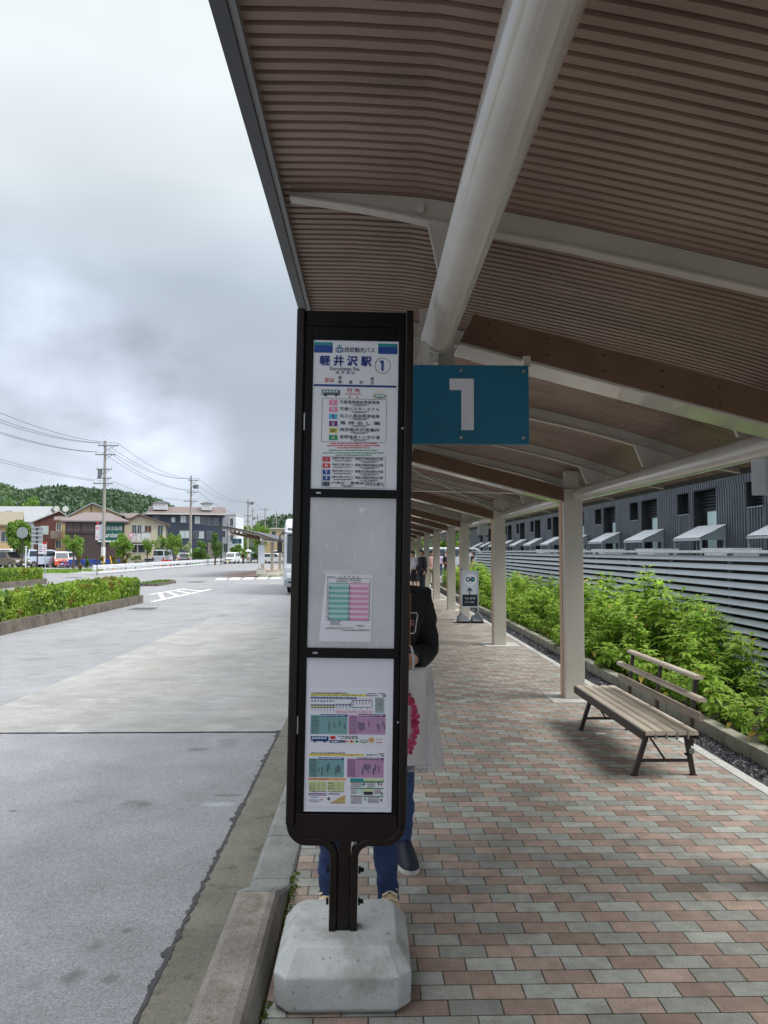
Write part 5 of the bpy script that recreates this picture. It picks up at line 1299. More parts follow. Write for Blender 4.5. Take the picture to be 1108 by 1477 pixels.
def island(x0, x1, y0, y1, h, round_=.35):
    g = MB(); n = 8; pts = []
    for cx, cy, a0 in ((x1 - round_, y1 - round_, 0), (x0 + round_, y1 - round_, 90), (x0 + round_, y0 + round_, 180), (x1 - round_, y0 + round_, 270)):
        pts += [(cx + round_ * math.cos(R(a0 + 90 * i / n)), cy + round_ * math.sin(R(a0 + 90 * i / n))) for i in range(n + 1)]
    ins = [(x + (.16 if x < (x0 + x1) / 2 else -.16), y + (.16 if y < (y0 + y1) / 2 else -.16)) for x, y in pts]; m = len(pts)
    vs = [(x, y, RZ - .03) for x, y in pts] + [(x, y, RZ + h) for x, y in pts] + [(x, y, RZ + h) for x, y in ins]
    g.add(vs, [(i, (i + 1) % m, m + (i + 1) % m, m + i) for i in range(m)] + [(m + i, m + (i + 1) % m, 2 * m + (i + 1) % m, 2 * m + i) for i in range(m)], C_ISL)
    g.add([(x, y, RZ + h - .02) for x, y in ins], [tuple(range(m))], M('soil', (58, 50, 38), .95, .4, 9., bump=.8, bscale=40)); struct(g, 'traffic_island')
island(-9.3, -7.92, 6, 27.6, .27); hedge('long unclipped green hedge in the nearer kerbed island of the road', -9.15, -8.08, 8, 27.3, .80, 32000, .08, 3, .17)
island(-21.5, -17.75, 25, 43.2, .3); hedge('clipped green hedge in the farther island at the left edge', -21.2, -17.95, 27, 42.8, .86, 14000, .09, 8, .04)
island(-12.0, -10.9, 40, 44.2, .14); 
g = MB(); rnd = random.Random(5)
for i in range(700): rleaf(g, Vector((-11.45 + rnd.uniform(-.42, .42), 42.1 + rnd.uniform(-1.9, 1.9), RZ + .13 + .06 * rnd.random())), .06, rnd, G_HDK)
g.build('grass_tuft', kind='stuff')
# verge and pavement beyond the guard rail
g = MB(); g.quad([(-40, 61, RZ + .01), (-21.2, 61, RZ + .01), (-21.2, 125, RZ + .01), (-40, 125, RZ + .01)], M('verge_paving', (146, 146, 146), .85, .15, 1.2)); struct(g, 'verge')
g = MB(); rnd = random.Random(6)
for i in range(5000):
    x, y = -24.5 - 9 * rnd.random(), 63 + 9 * rnd.random()
    if noise.noise(Vector((x * .25, y * .25, 3))) < -.1: continue
    a = rnd.random() * 6.3; h = .1 + .16 * rnd.random(); s_ = .06
    g.add([(x - s_ * math.cos(a), y - s_ * math.sin(a), RZ + .01), (x + s_ * math.cos(a), y + s_ * math.sin(a), RZ + .01), (x + rnd.gauss(0, .05), y, RZ + h)], [(0, 1, 2)], G_BRT)
g.build('grass', kind='stuff')
# spiky plant by the round sign
r = thing('spiky_plant', (-18.6, 43.6, RZ), 'dark spiky grass-like plant beside the round sign at the left edge', 'plant'); p = at(22, 800, 44.2); r.location = (p.x, 44.2, RZ)
mb = MB(); rnd = random.Random(8)
for i in range(90):
    a = rnd.random() * 6.28; L_ = rnd.uniform(.7, 1.5); d = Vector((math.cos(a) * .55, math.sin(a) * .55, 1)).normalized(); leaf(mb, Vector((rnd.gauss(0, .06), rnd.gauss(0, .06), 0)), d, Vector((0, 0, 1)), L_, .07, G_DK if i % 3 else G_BRT, .5 * rnd.random())
mb.build('foliage', r)

# ------------------------------------------------------------------ hills
def hillline(name, Yb, prof, depth, mat):
    pts = [at(px, py, Yb) for px, py in prof]; g = MB(); vs = []; rows = 10; n = len(pts)
    for j in range(rows + 1):
        f = j / rows; k = math.sin(f * math.pi / 2)
        for p in pts: vs.append((p.x * (1 - .18 * (1 - f)), Yb - depth * (1 - f), -.2 + (p.z - 1.5) * k))
    for p in pts: vs.append((p.x, Yb + depth, -.2))
    g.add(vs, [(j * n + i, j * n + i + 1, (j + 1) * n + i + 1, (j + 1) * n + i) for j in range(rows + 1) for i in range(n - 1)], mat, True); return struct(g, name), pts
HF = LEAF('hill_leaf', (58, 82, 64), (84, 108, 82), .1, .05); HF2 = LEAF('hill_leaf_pale', (78, 104, 74), (106, 130, 92), .1, .05); HS = M('hill_ground', (58, 84, 56), .95, .3, .05)  # dulled bluish greens, slight haze put into the leaf colour
def forest(pts, Yb, depth, n, seed, r0, r1):
    rnd = random.Random(seed); g = MB(); xs = [p.x for p in pts]
    for i in range(n):
        f = rnd.random() ** .6; k = math.sin(f * math.pi / 2); t_ = rnd.random() * (len(pts) - 1); a = int(t_); w_ = t_ - a
        p = pts[a].lerp(pts[min(a + 1, len(pts) - 1)], w_); x = p.x * (1 - .18 * (1 - f)); y = Yb - depth * (1 - f); z = -.2 + (p.z - 1.5) * k
        rr = rnd.uniform(r0, r1); m = HF2 if noise.noise(Vector((x * .02, z * .05, seed))) + rnd.gauss(0, .15) > .22 else HF
        c = Vector((x, y, z + rr * .2)); q = bmesh.new()
        # a ragged crown: leaf-clump faces round an uneven ball
        for j in range(60):
            d = Vector((rnd.gauss(0, 1), rnd.gauss(0, 1), rnd.gauss(0, .9))).normalized(); d.z = abs(d.z) * 1.1 if rnd.random() < .8 else d.z
            rleaf(g, c + d * rr * rnd.uniform(.72, 1.05), rr * rnd.uniform(.16, .34), rnd, m)
        q.free()
    g.build('forest', kind='stuff')
h1, pts1 = hillline('hill', 430, [(-60, 698), (-20, 702), (8, 708), (22, 714), (40, 722), (62, 721), (84, 715), (105, 714), (130, 716), (155, 718), (178, 719), (200, 724), (225, 729), (245, 737), (265, 751), (285, 770), (300, 792)], 170, HS)
forest(pts1, 430, 170, 2600, 3, 2.4, 4.6)
h2, pts2 = hillline('hill', 620, [(360, 790), (378, 764), (395, 756), (420, 753), (450, 756), (480, 752), (520, 756), (560, 752), (600, 756), (640, 758), (680, 770), (720, 790)], 120, HS)
forest(pts2, 620, 120, 420, 5, 4, 7)
# ------------------------------------------------------------------ houses of the far side
WIN = GLASS('window_dark', (58, 66, 74), .08); WINL = GLASS('window_pale', (176, 188, 190), .15); FRM = M('window_frame', (196, 196, 192), .5)
def roofm(n, c): 
    t = NT(n); v = t.coord('Object'); w = t.new('ShaderNodeTexWave', wave_type='BANDS', bands_direction='X'); w.inputs['Scale'].default_value = 2.2; t.l(v, w.inputs['Vector'])
    a = lin(c); t.l(t.mix(t.math('MULTIPLY_ADD', t.noise(v, 1.5, 4), .8, .1), tuple(x * .82 for x in a), tuple(min(1, x * 1.15) for x in a)), t.b.inputs['Base Color']); t.b.inputs['Roughness'].default_value = .6; t.bump(w.outputs['Fac'], .4, .04); return t.m
R_GREY, R_TAN, R_BRN, R_PALE, R_MAU = roofm('roof_grey', (150, 154, 158)), roofm('roof_tan', (132, 124, 106)), roofm('roof_brown', (112, 98, 94)), roofm('roof_pale', (176, 176, 172)), roofm('roof_mauve', (120, 108, 108))
def sid(n, c): return M(n, c, .75, .1, 2.5, bump=.25, bscale=6)
W_WHT, W_TAN, W_RBR, W_BEI, W_DBR, W_CRM, W_GBR, W_NAV = sid('wall_white', (206, 210, 216)), sid('wall_tan', (188, 160, 122)), sid('wall_redbrown', (98, 62, 56)), sid('wall_beige', (186, 166, 128)), sid('wall_darkbrown', (70, 58, 58)), sid('wall_cream', (200, 192, 170)), sid('wall_greybrown', (130, 120, 114)), sid('wall_navy', (56, 64, 80))
def window(root, x, z, w, h, m=None, face='f', d=0., frame=FRM):
    """window on the front (-y) face at y=d, or on the right (+x) face at x=d"""
    mb = MB()
    if face == 'f': mb.bx(x - w / 2 - .07, x + w / 2 + .07, d - .05, d - .002, z - h / 2 - .07, z + h / 2 + .07, frame)
    else: mb.bx(d + .002, d + .05, x - w / 2 - .07, x + w / 2 + .07, z - h / 2 - .07, z + h / 2 + .07, frame)
    o = mb.build('window', root); mb = MB()
    if face == 'f':
        mb.bx(x - w / 2, x - .025, d - .058, d - .051, z - h / 2, z + h / 2, m or WIN); mb.bx(x + .025, x + w / 2, d - .058, d - .051, z - h / 2, z + h / 2, m or WIN)
    else: mb.bx(d + .051, d + .058, x - w / 2, x + w / 2, z - h / 2, z + h / 2, m or WIN)
    mb.build('pane', o); return o
def house(label, x, y, w, d, he, hr, wm, rm, rz=0, ridge='x', hip=0., ov=.5, peak=0., name='house', off=0):
    """gable or hip roofed house; front face at local y=0, body behind it; local x centred"""
    if rz == 0: rz = math.atan2(-x, y) * .9     # fronts turned to the square
    r = thing(name, (x, y, RZ), label, 'house', None, rz)
    mb = MB()
    if ridge == 'x':
        prof = [(0, 0), (d, 0), (d, he), (d / 2, hr - .1) if not hip else (d, he), (0, he)]
        mb.prism(prof, 'x', -w / 2, w / 2, wm)
    else: mb.prism([(-w / 2, 0), (w / 2, 0), (w / 2, he), (peak, hr - .1), (-w / 2, he)], 'y', 0, d, wm)
    mb.build('wall', r); mb = MB(); th = .16
    if ridge == 'x':
        sl = (hr - he) / (d / 2); e0 = he - sl * ov
        if hip:
            A = [(-w / 2 - ov, -ov, e0), (w / 2 + ov, -ov, e0), (w / 2 + ov, d + ov, e0), (-w / 2 - ov, d + ov, e0), (-w / 2 + hip, d / 2, hr), (w / 2 - hip, d / 2, hr)]
            B = [(p[0], p[1], p[2] - th) for p in A[:4]]
            mb.add(A + B, [(0, 1, 5, 4), (1, 2, 5), (2, 3, 4, 5), (3, 0, 4), (6, 7, 1, 0), (7, 8, 2, 1), (8, 9, 3, 2), (9, 6, 0, 3), (9, 8, 7, 6)], rm)
        else:
            mb.prism([(-ov, e0), (d / 2, hr), (d + ov, e0), (d + ov, e0 + th), (d / 2, hr + th), (-ov, e0 + th)], 'x', -w / 2 - ov, w / 2 + ov, rm)
    else:
        sl1 = (hr - he) / (w / 2 + peak); sl2 = (hr - he) / (w / 2 - peak)
        mb.prism([(-w / 2 - ov, he - sl1 * ov), (peak, hr), (w / 2 + ov, he - sl2 * ov), (w / 2 + ov, he - sl2 * ov + th), (peak, hr + th), (-w / 2 - ov, he - sl1 * ov + th)], 'y', -ov, d + ov, rm)
    mb.build('roof', r); return r
def hx(px, Y): return at(px, 795, Y).x
def hz(py, Y): return at(300, py, Y).z - RZ
Y = 128
r = house('white house with a long grey roof and skylight at the left edge', hx(8, Y), Y, 11.2, 8, hz(752, Y), hz(730, Y), W_WHT, R_GREY, R(2), 'x', ov=.4)
for yy, z in ((2.6, 6.6), (4.8, 6.4)): window(r, yy, z, .7, 1.3, WIN, 'r', 5.6)
mb = MB(); mb.box((-.5, 1.6, hz(741, Y) + .3), (1.1, .9, .1), WIN, rot=(R(30), 0, 0)); mb.build('skylight', r)
mb = MB(); mb.bx(-5.5, 5.5, -.3, -.1, 3.2, 3.4, W_TAN); mb.build('eave_band', r)
Y = 96
r = house('tan house with a low olive roof cut off by the left edge', hx(-4, Y), Y, 4.6, 7, hz(756, Y), hz(738, Y), W_TAN, R_TAN, 0, 'x', ov=.5); window(r, .9, 3.6, 1., 1.2); window(r, 1.2, 1.2, 1.2, 1.6)
Y = 112
r = house('red-brown house with a pale sloping roof and satellite dishes', hx(79, Y), Y, 5.6, 8, hz(753, Y), hz(738, Y), W_RBR, R_PALE, 0, 'y', ov=.35, peak=.5)
window(r, -1.4, hz(765, Y), .9, 1.1, WINL); window(r, .9, hz(748, Y), 1., .6)
for x in (.1, 1.3):
    mb = MB(); mb.tube([(x, 1, hz(740, Y) - .2), (x, 1, hz(734, Y))], .04, FRM, 6); mb.disc((x, .9, hz(733.5, Y)), .42, FRM, 16, 'y', h=.08); mb.build('satellite_dish', r)
Y = 106
r = house('narrow beige house front with a small balcony beside the bicycle shop', hx(91, Y), Y, 1.9, 5, hz(751, Y), hz(746, Y), W_BEI, R_BRN, 0, 'x', ov=.3)
mb = MB(); mb.bx(-1.6, -.3, -.5, -.01, hz(777, Y), hz(766, Y), W_GBR); mb.build('balcony', r); window(r, -.6, hz(760, Y), .5, .9); window(r, -.6, hz(785, Y), .6, 1.)
Y = 99
r = house('tan gabled house rising behind the dark bicycle shop', hx(139, Y), Y, 6.0, 8, hz(743, Y), hz(727, Y), W_BEI, R_GREY, 0, 'y', ov=.45, peak=-.6)
mb = MB(); mb.bx(-.75, -.65, -.04, -.005, hz(742, Y), hz(730, Y), W_DBR); mb.build('gable_batten', r)
Y = 91
r = house('dark brown bicycle shop with a big green sign on its front', hx(137, Y), Y, 6.5, 7, hz(749.5, Y), hz(737.5, Y), W_DBR, R_MAU, 0, 'x', hip=1.8, ov=.55, name='bicycle_shop')
r['category'] = 'shop'; x0 = hx(137, Y)
SH = sid('shutter_brown', (92, 80, 80))
for a, b_ in ((98, 107.5), (108, 117), (118.5, 127), (127.5, 136)):
    mb = MB(); mb.bx(hx(a, Y) - x0, hx(b_, Y) - x0, -.08, -.005, hz(767, Y), hz(754.5, Y), SH); mb.build('shutter', r)
mb = MB(); mb.bx(-3.25, hx(138, Y) - x0, -.1, -.004, hz(769.5, Y), hz(767.5, Y), W_DBR); mb.build('ledge', r)
SG = M('shop_sign_green', (18, 84, 74), .5); SW = M('sign_lettering_white', (226, 230, 230), .5)
mb = MB(); sx0, sx1 = hx(140.5, Y) - x0, hx(175, Y) - x0; mb.bx(sx0, sx1, -.14, -.085, hz(783, Y), hz(751, Y), SG)
mb.text('軽井沢自転車', ((sx0 + sx1) / 2, -.142, hz(762, Y)), sx1 - sx0 - .1, .5, SW, .04)
mb.text('in Karuizawa', ((sx0 + sx1) / 2, -.142, hz(771.5, Y)), sx1 - sx0 - .2, .52, SW, .06); mb.bx(sx0, sx1, -.146, -.141, hz(781.5, Y), hz(779.8, Y), SW); mb.build('shop_sign', r)
# cream house and its carport
Y = 101
r = house('cream house with a brown gable roof and white balcony panels', hx(207, Y), Y, 5.6, 8, hz(756, Y), hz(743, Y), W_CRM, R_BRN, 0, 'y', ov=.5, peak=-.6)
x0 = hx(207, Y)
for px, py, w, h, m in ((194, 764, .5, 1.2, WIN), (201, 764, .5, 1.2, WIN), (206.5, 763, .6, .8, WINL), (213, 763, .8, .8, W_RBR), (230, 765, .6, 1.3, WIN), (200, 790, 1.6, 1.2, WIN)): window(r, hx(px, Y) - x0, hz(py, Y), w, h, m)
for a, b_ in ((191, 196), (197.5, 203), (204.5, 216)):
    mb = MB(); mb.bx(hx(a, Y) - x0, hx(b_, Y) - x0, -.6, -.52, hz(781, Y), hz(769.5, Y), W_WHT); mb.build('balcony_panel', r)
mb = MB(); mb.bx(hx(190, Y) - x0, hx(218, Y) - x0, -.62, -.01, hz(782.5, Y), hz(781.2, Y), W_CRM); mb.build('balcony_floor', r)
r = thing('carport', (hx(202, 95), 95, RZ), 'small flat white carport roof on thin posts before the cream house', 'carport')
mb = MB(); mb.bx(-1.1, 1.1, -1.2, 2.2, hz(784.5, 95) - .12, hz(784.5, 95), FRM); mb.build('roof', r)
for x in (-1, 0, 1): mb = MB(); mb.bx(x - .04, x + .04, -1.1, -1.02, 0, hz(784.5, 95) - .121, FRM); mb.build('post', r)
Y = 103
r = house('grey-brown plain house between the bicycle shop and the cream house', hx(182, Y), Y, 2.4, 8, hz(748, Y), hz(740, Y), W_GBR, R_BRN, 0, 'x', ov=.4); window(r, .3, hz(762, Y), .4, 1.1); window(r, .6, hz(785, Y), .8, 1.4)
# dark blue apartment house
Y = 120
r = house('long dark blue three-storey apartment house with two white roof turrets', hx(269, Y), Y, 10.9, 9, hz(741.5, Y), hz(730.5, Y), W_NAV, R_BRN, 0, 'x', ov=.5); x0 = hx(269, Y)
for px, py, w, h, m in ((264, 749, .75, 1., WINL), (271, 749, .6, .9, WIN), (284, 750, .75, 1.1, WINL), (291, 751, .7, 1.1, WIN), (250, 750, .5, .7, WINL), (266, 771, 1.4, 1.1, WINL), (283, 771, .8, 1., WIN), (289.5, 771.5, .8, 1.1, WINL), (300, 752, .7, 1.1, WIN), (310, 752, .7, 1.1, WIN), (302, 772, .8, 1.1, WIN), (238, 771, .8, 1., WIN), (226, 750, .7, 1., WIN), (250, 790, 1., 1.2, WIN), (230, 790, 1., 1.2, WIN)): window(r, hx(px, Y) - x0, hz(py, Y), w, h, m, frame=M('frame_grey', (120, 124, 128), .5))
for a, b_ in ((221, 240.5), (289.5, 304.5)):
    mb = MB(); mb.bx(hx(a, Y) - x0, hx(b_, Y) - x0, 1.2, 3.6, hz(735, Y), hz(725.2, Y), W_WHT); t_ = mb.build('roof_turret', r)
    mb = MB(); mb.prism([(hx(a, Y) - x0 - .2, hz(725.1, Y)), (hx(b_, Y) - x0 + .2, hz(725.1, Y)), ((hx(a, Y) + hx(b_, Y)) / 2 - x0, hz(722.4, Y))], 'y', 1.0, 3.8, R_GREY); mb.build('turret_roof', t_)
mb = MB(); mb.bx(-6.0, 6.0, -.56, -.51, hz(742.5, Y), hz(740.5, Y), FRM); mb.build('gutter', r)
mb = MB(); mb.prism([(hx(204, Y) - x0, hz(743, Y)), (hx(217, Y) - x0, hz(743, Y)), (hx(217, Y) - x0, hz(735, Y))], 'y', .5, 6, R_GREY); mb.bx(hx(206, Y) - x0, hx(217, Y) - x0, .8, 6, 0, hz(743.2, Y), W_NAV); mb.build('side_wing', r)
mb = MB(); mb.bx(hx(299, Y) - x0, hx(318, Y) - x0, -.45, -.02, 0, hz(782, Y), sid('wall_stone', (120, 112, 108))); mb.build('porch', r)
Y = 130
r = thing('house', (hx(327.5, Y), Y, RZ), 'narrow white flat-roofed three-storey house right of the dark blue apartment house', 'house'); x0 = hx(327.5, Y)
mb = MB(); mb.bx(-1.5, 1.45, 0, 8, 0, hz(743, Y), W_WHT); mb.build('wall', r); mb = MB(); mb.bx(-1.6, 1.55, -.1, 8.1, hz(743, Y) + .002, hz(743, Y) + .2, FRM); mb.build('roof', r)
mb = MB(); mb.bx(-.45, .1, 2, 3, hz(743, Y) + .21, hz(740.5, Y), W_DBR); mb.build('roof_box', r)
for px, py, w, h in ((334, 753, .45, 1.2), (325.5, 790, .5, 1.4), (323, 770, .4, 1.), (334.5, 775, .4, 1.)): window(r, hx(px, Y) - x0, hz(py, Y), w, h)
mb = MB(); mb.tube([(.25, -.1, 0), (.25, -.1, hz(744, Y))], .06, FRM, 6); mb.build('downpipe', r)
Y = 176
r = thing('house', (hx(398, Y), Y, RZ), 'low beige flat-roofed building far behind the coach', 'building'); x0 = hx(398, Y)
mb = MB(); mb.bx(-2.4, 3.0, 0, 8, 0, hz(763, Y), W_BEI); mb.build('wall', r); mb = MB(); mb.bx(-2.6, 3.2, -.3, 8.2, hz(763, Y) + .002, hz(761.5, Y), FRM); mb.build('roof', r)
for px in (395, 410): window(r, hx(px, Y) - x0, hz(769, Y), .9, .9)

# ------------------------------------------------------------------ guard rail, poles, wires, signs
GW = M('guardrail_white', (206, 210, 216), .45, .08, 2.)
X_ = -20.9; r = thing('guard_rail', (X_, 59, RZ), 'long white roadside guard rail in front of the far houses', 'guard rail')
mb = MB(); mb.prism([(-.02, .40), (.05, .44), (.02, .49), (.05, .54), (.05, .60), (.02, .64), (.05, .69), (-.02, .73)], 'y', .5, 59, GW); mb.build('rail', r)
mb = MB(); mb.prism([(-.02, .03), (.03, .05), (.03, .17), (-.02, .2)], 'y', 1.2, 59, GW); mb.build('lower_rail', r)
mb = MB(); mb.bx(-.03, .06, -.25, .5, .34, .73, GW); mb.build('end_plate', r, bevel=.03)
for i in range(20): mb = MB(); mb.tube([(-.07, .6 + i * 3.05, -.02), (-.07, .6 + i * 3.05, .70)], .06, GW, 8); mb.build('post', r)
CONC = M('pole_concrete', (150, 146, 140), .8, .12, 1.5); ARM = M('galvanised_arm', (128, 130, 132), .5); INSUL = M('insulator', (196, 196, 196), .4); TRF = M('transformer_grey', (104, 110, 116), .5); WB = M('pole_guard_white', (216, 218, 222), .5)
poles = {}
def pole(key, label, px, top, Y, arms, extra=(), guard=True, ground=RZ):
    p = at(px, top, Y); H = p.z - ground; r = thing('utility_pole', (p.x, Y, ground), label, 'utility pole', 'utility poles across the road')
    mb = MB(); mb.tube([(0, 0, -.1), (0, 0, H)], [.19, .11], CONC, 10); mb.build('pole', r)
    poles[key] = (p.x, Y, [])
    for py, L_, off in arms:
        z = at(px, py, Y).z - ground; mb = MB(); mb.bx(off - L_ / 2, off + L_ / 2, -.17, -.09, z - .05, z + .05, ARM); mb.bar([(off + L_ * .3, -.1, z - .04), (0, -.1, z - .55)], .04, .04, ARM); a = mb.build('cross_arm', r)
        for k in (-1, -.35, .35, 1):
            mb = MB(); mb.tube([(off + k * L_ * .46, -.13, z + .05), (off + k * L_ * .46, -.13, z + .26)], [.05, .035], INSUL, 6); mb.build('insulator', a)
        poles[key][2].append((z + .25 + ground, L_, off))
    for py, dx, w, h in extra:
        z = at(px, py, Y).z - ground; mb = MB(); mb.tube([(dx, 0, z - h / 2), (dx, 0, z + h / 2)], w / 2, TRF, 12); mb.bx(min(0, dx), max(0, dx), -.03, .03, z - .05, z + .05, ARM); mb.build('transformer', r)
    if guard: mb = MB(); mb.tube([(0, 0, 0), (0, 0, 2.2)], [.2, .195], WB, 10); mb.build('base_guard', r)
    return r
r = pole('a', 'tallest utility pole with a transformer, beside the green bicycle shop sign', 152, 636, 75, [(643, 2.0, .35), (656, 2.0, .1), (677, 1.5, 0), (690, 1.4, 0), (697.5, 1.9, -.1)], [(683, -.45, .42, .9)])
mb = MB(); H = at(152, 631, 75).z - RZ
for x in (-.17, .17): mb.bx(x - .025, x + .025, -.03, .03, H - .9, H + .1, WB)
mb.bx(-.19, .19, -.03, .03, H + .1, H + .14, WB); mb.build('top_bracket', r)
pole('b', 'utility pole with a white base in front of the dark blue apartment house', 276, 686, 104, [(693, 1.4, .35), (710, 1.5, .2), (723, 1.9, 0)], [(702, .65, .75, .5)])
pole('c', 'utility pole rising behind the roof of the far shelter', 358, 720, 150, [(725, 1.7, .4), (744, 1.6, 0), (752, 1.2, 0)], [(726, .8, .7, .5)], False)
pole('d', 'thin bare utility pole right behind the one over the far shelter', 364.5, 733, 185, [(737, 1.2, 0)], (), False)
pole('e', 'short utility pole with a round box between taller far poles', 371.5, 741, 190, [(746, 1.6, 0), (752, 1.4, 0)], [(748, -.9, .6, .6)], False)
pole('f', 'far utility pole with two wide cross-arms left of the coach', 382.5, 732, 195, [(735, 2.2, 0), (746, 2.6, 0), (750, 1.6, 0)], (), False)
pole('g', 'far utility pole nearest to the coach mirror', 399, 737, 200, [(742, 1.9, 0), (754, 1.4, 0)], [(750, .7, .6, .6)], False)
poles['z'] = (-27.6, 44, [(12.2, 2, .35), (11.4, 2, .1), (9.9, 1.5, 0), (9.1, 1.4, 0), (8.6, 1.9, -.1)])
WIRE = M('wire_black', (52, 54, 58), .6)
def wires(a, b_, ia, ib, offs, sag, label, rad=.017):
    xa, ya, la = poles[a]; xb, yb, lb = poles[b_]
    for k in offs:
        za, La, oa = la[ia]; zb, Lb, ob = lb[ib]; p = Vector((xa + oa + k * La * .46, ya - .13, za)); q = Vector((xb + ob + k * Lb * .46, yb - .13, zb))
        mb = MB(); mb.tube([p.lerp(q, i / 16) - Vector((0, 0, sag * 4 * (i / 16) * (1 - i / 16))) for i in range(17)], rad, WIRE, 5)
        solo(mb, 'power_line', label, 'wire', 'overhead wires between the utility poles')
wires('z', 'a', 0, 0, (-1, -.35, 1), 1.0, 'upper overhead wires reaching the top arm of the tallest pole from the left')
wires('z', 'a', 1, 1, (-1, -.6), .9, 'overhead wires reaching the second arm of the tallest pole from the left')
wires('z', 'a', 3, 4, (-1, 0), .5, 'lower overhead wires reaching the lowest arm of the tallest pole from the left', .014)
wires('a', 'b', 0, 0, (-1, -.35, 1), 1.0, 'upper overhead wires between the tallest pole and the white-based pole')
wires('a', 'b', 1, 1, (-.35, .35), .9, 'middle overhead wires between the tallest pole and the white-based pole')
wires('a', 'b', 4, 2, (1,), .7, 'lowest overhead wire between the tallest pole and the white-based pole', .014)
wires('b', 'c', 0, 0, (-1, 1), 1.2, 'upper overhead wires between the white-based pole and the shelter-side pole')
wires('b', 'c', 1, 1, (1,), 1.2, 'lower overhead wire between the white-based pole and the shelter-side pole')
wires('c', 'f', 0, 0, (-1, 1), .8, 'far overhead wires between the shelter-side pole and the wide-armed pole', .02)
POSTD = M('sign_post_brown', (62, 48, 46), .5); ALU = M('sign_back_grey', (150, 156, 160), .45, .06, 4); SR = M('sign_red', (196, 40, 48), .45); SWH = M('sign_white', (222, 222, 226), .45); SPK = M('sign_pink', (206, 128, 150), .5)
def signpost(label, px, Y, top, cat='road sign', post=POSTD, rad=.035, group=None):
    x = hx(px, Y); r = thing('road_sign', (x, Y, RZ), label, cat, group); mb = MB(); mb.tube([(0, 0, -.02), (0, 0, hz(top, Y))], rad, post, 8); mb.build('post', r); return r
Y = 42.6; r = signpost('round grey sign seen from its back on a brown post', 32.3, Y, 761)
mb = MB(); mb.disc((0, -.06, hz(768.5, Y)), .31, ALU, 28, 'y', h=.02); mb.build('disc', r, bevel=.003); mb = MB(); mb.bx(-.04, .04, -.048, -.03, hz(772, Y), hz(765, Y), POSTD); mb.build('clamp', r)
Y = 46; r = signpost('grey rectangular sign seen from its back with four ribs', 54.2, Y, 760, rad=.045)
mb = MB(); mb.bx(-.34, .33, -.1, -.08, hz(785, Y), hz(760, Y), ALU); mb.build('board', r)
for py in (760.5, 766.5, 772.5, 778.8, 784.5):
    mb = MB(); mb.bx(-.34, .33, -.118, -.101, hz(py + .4, Y), hz(py - .4, Y), WB); mb.build('rib', r)
for py in (763.5, 769.5, 775.5, 781.5): mb = MB(); mb.bx(-.06, .06, -.118, -.101, hz(py + 1.6, Y), hz(py - 1.6, Y), POSTD); mb.build('clamp', r)
Y = 52; r = signpost('white and red notice board on a grey post by the parked minivan', 66, Y, 782, post=ALU)
mb = MB(); mb.bx(-.5, .08, -.06, -.04, hz(799, Y), hz(782.5, Y), SWH); mb.bx(-.19, .07, -.066, -.061, hz(785, Y), hz(781.8, Y), SR)
for i in range(4):
    mb.bx(-.42, -.2, -.064, -.061, hz(788 + i * 2.6, Y), hz(787 + i * 2.6, Y), INKB); mb.bx(-.14, .02, -.064, -.061, hz(788 + i * 2.6, Y), hz(787.2 + i * 2.6, Y), SPK)
mb.build('board', r)
Y = 50; r = signpost('plain thin white post left of the rib-backed sign', 37.5, Y, 789, 'post', WB, .045); mb = MB(); mb.bx(-.07, .07, -.07, .07, hz(789, Y), hz(788, Y), WB); mb.build('cap', r)
Y = 58; r = signpost('white no-entry notice board with red symbol on a dark post by the guard rail end', 140.5, Y, 754)
a, b_ = hx(137.8, Y) - hx(140.5, Y), hx(143.6, Y) - hx(140.5, Y); c = (a + b_) / 2
mb = MB(); mb.bx(a, b_, -.07, -.045, hz(779, Y), hz(757.5, Y), SWH); mb.disc((c, -.074, hz(762, Y)), .115, SR, 20, 'y', h=.006); mb.bx(c - .08, c + .08, -.079, -.0775, hz(762.6, Y), hz(761.3, Y), SWH)
for k in (-.07, .05): mb.text('バス専用', (c + k, -.0715, hz(772, Y)), .5, .09, SR, xf=Matrix.Translation((c + k, 0, hz(772, Y))) @ Matrix.Rotation(R(90), 4, 'Y') @ Matrix.Translation((-c - k, 0, -hz(772, Y))))
mb.build('board', r)
a, b_ = hx(143.9, Y) - hx(140.5, Y), hx(147.6, Y) - hx(140.5, Y)
mb = MB(); mb.bx(a, b_, -.06, -.04, hz(778, Y), hz(756.5, Y), M('board_lavender', (178, 180, 200), .5)); mb.build('side_board', r)
mb = MB(); mb.bx(-.06, .04, -.08, .04, hz(757, Y), hz(753.5, Y), SR); mb.build('lamp_cap', r)
Y = 88; r = signpost('pink and white diamond sign on a thin post left of the cream house', 189, Y, 768, post=ALU)
mb = MB(); z = hz(772, Y); mb.prism([(-.36, z), (0, z - .36), (.36, z), (0, z + .36)], 'y', -.07, -.045, SPK); mb.prism([(-.2, z), (0, z - .2), (.2, z), (0, z + .2)], 'y', -.078, -.071, SWH); mb.build('diamond', r)
YS_ = M('stay_yellow', (214, 164, 70), .5)
for px, lean, lb in ((147, 0, 'upright yellow striped stay cover beside the tallest pole'), (161, -.35, 'leaning yellow stay cover right of the tallest pole')):
    Y = 73; r = thing('stay_guard', (hx(px + 3, Y), Y, RZ), lb, 'cable guard', 'yellow stay covers by the pole'); mb = MB(); mb.tube([(0, 0, 0), (lean, 0, 1.35)], .055, YS_, 8); mb.build('cover', r)
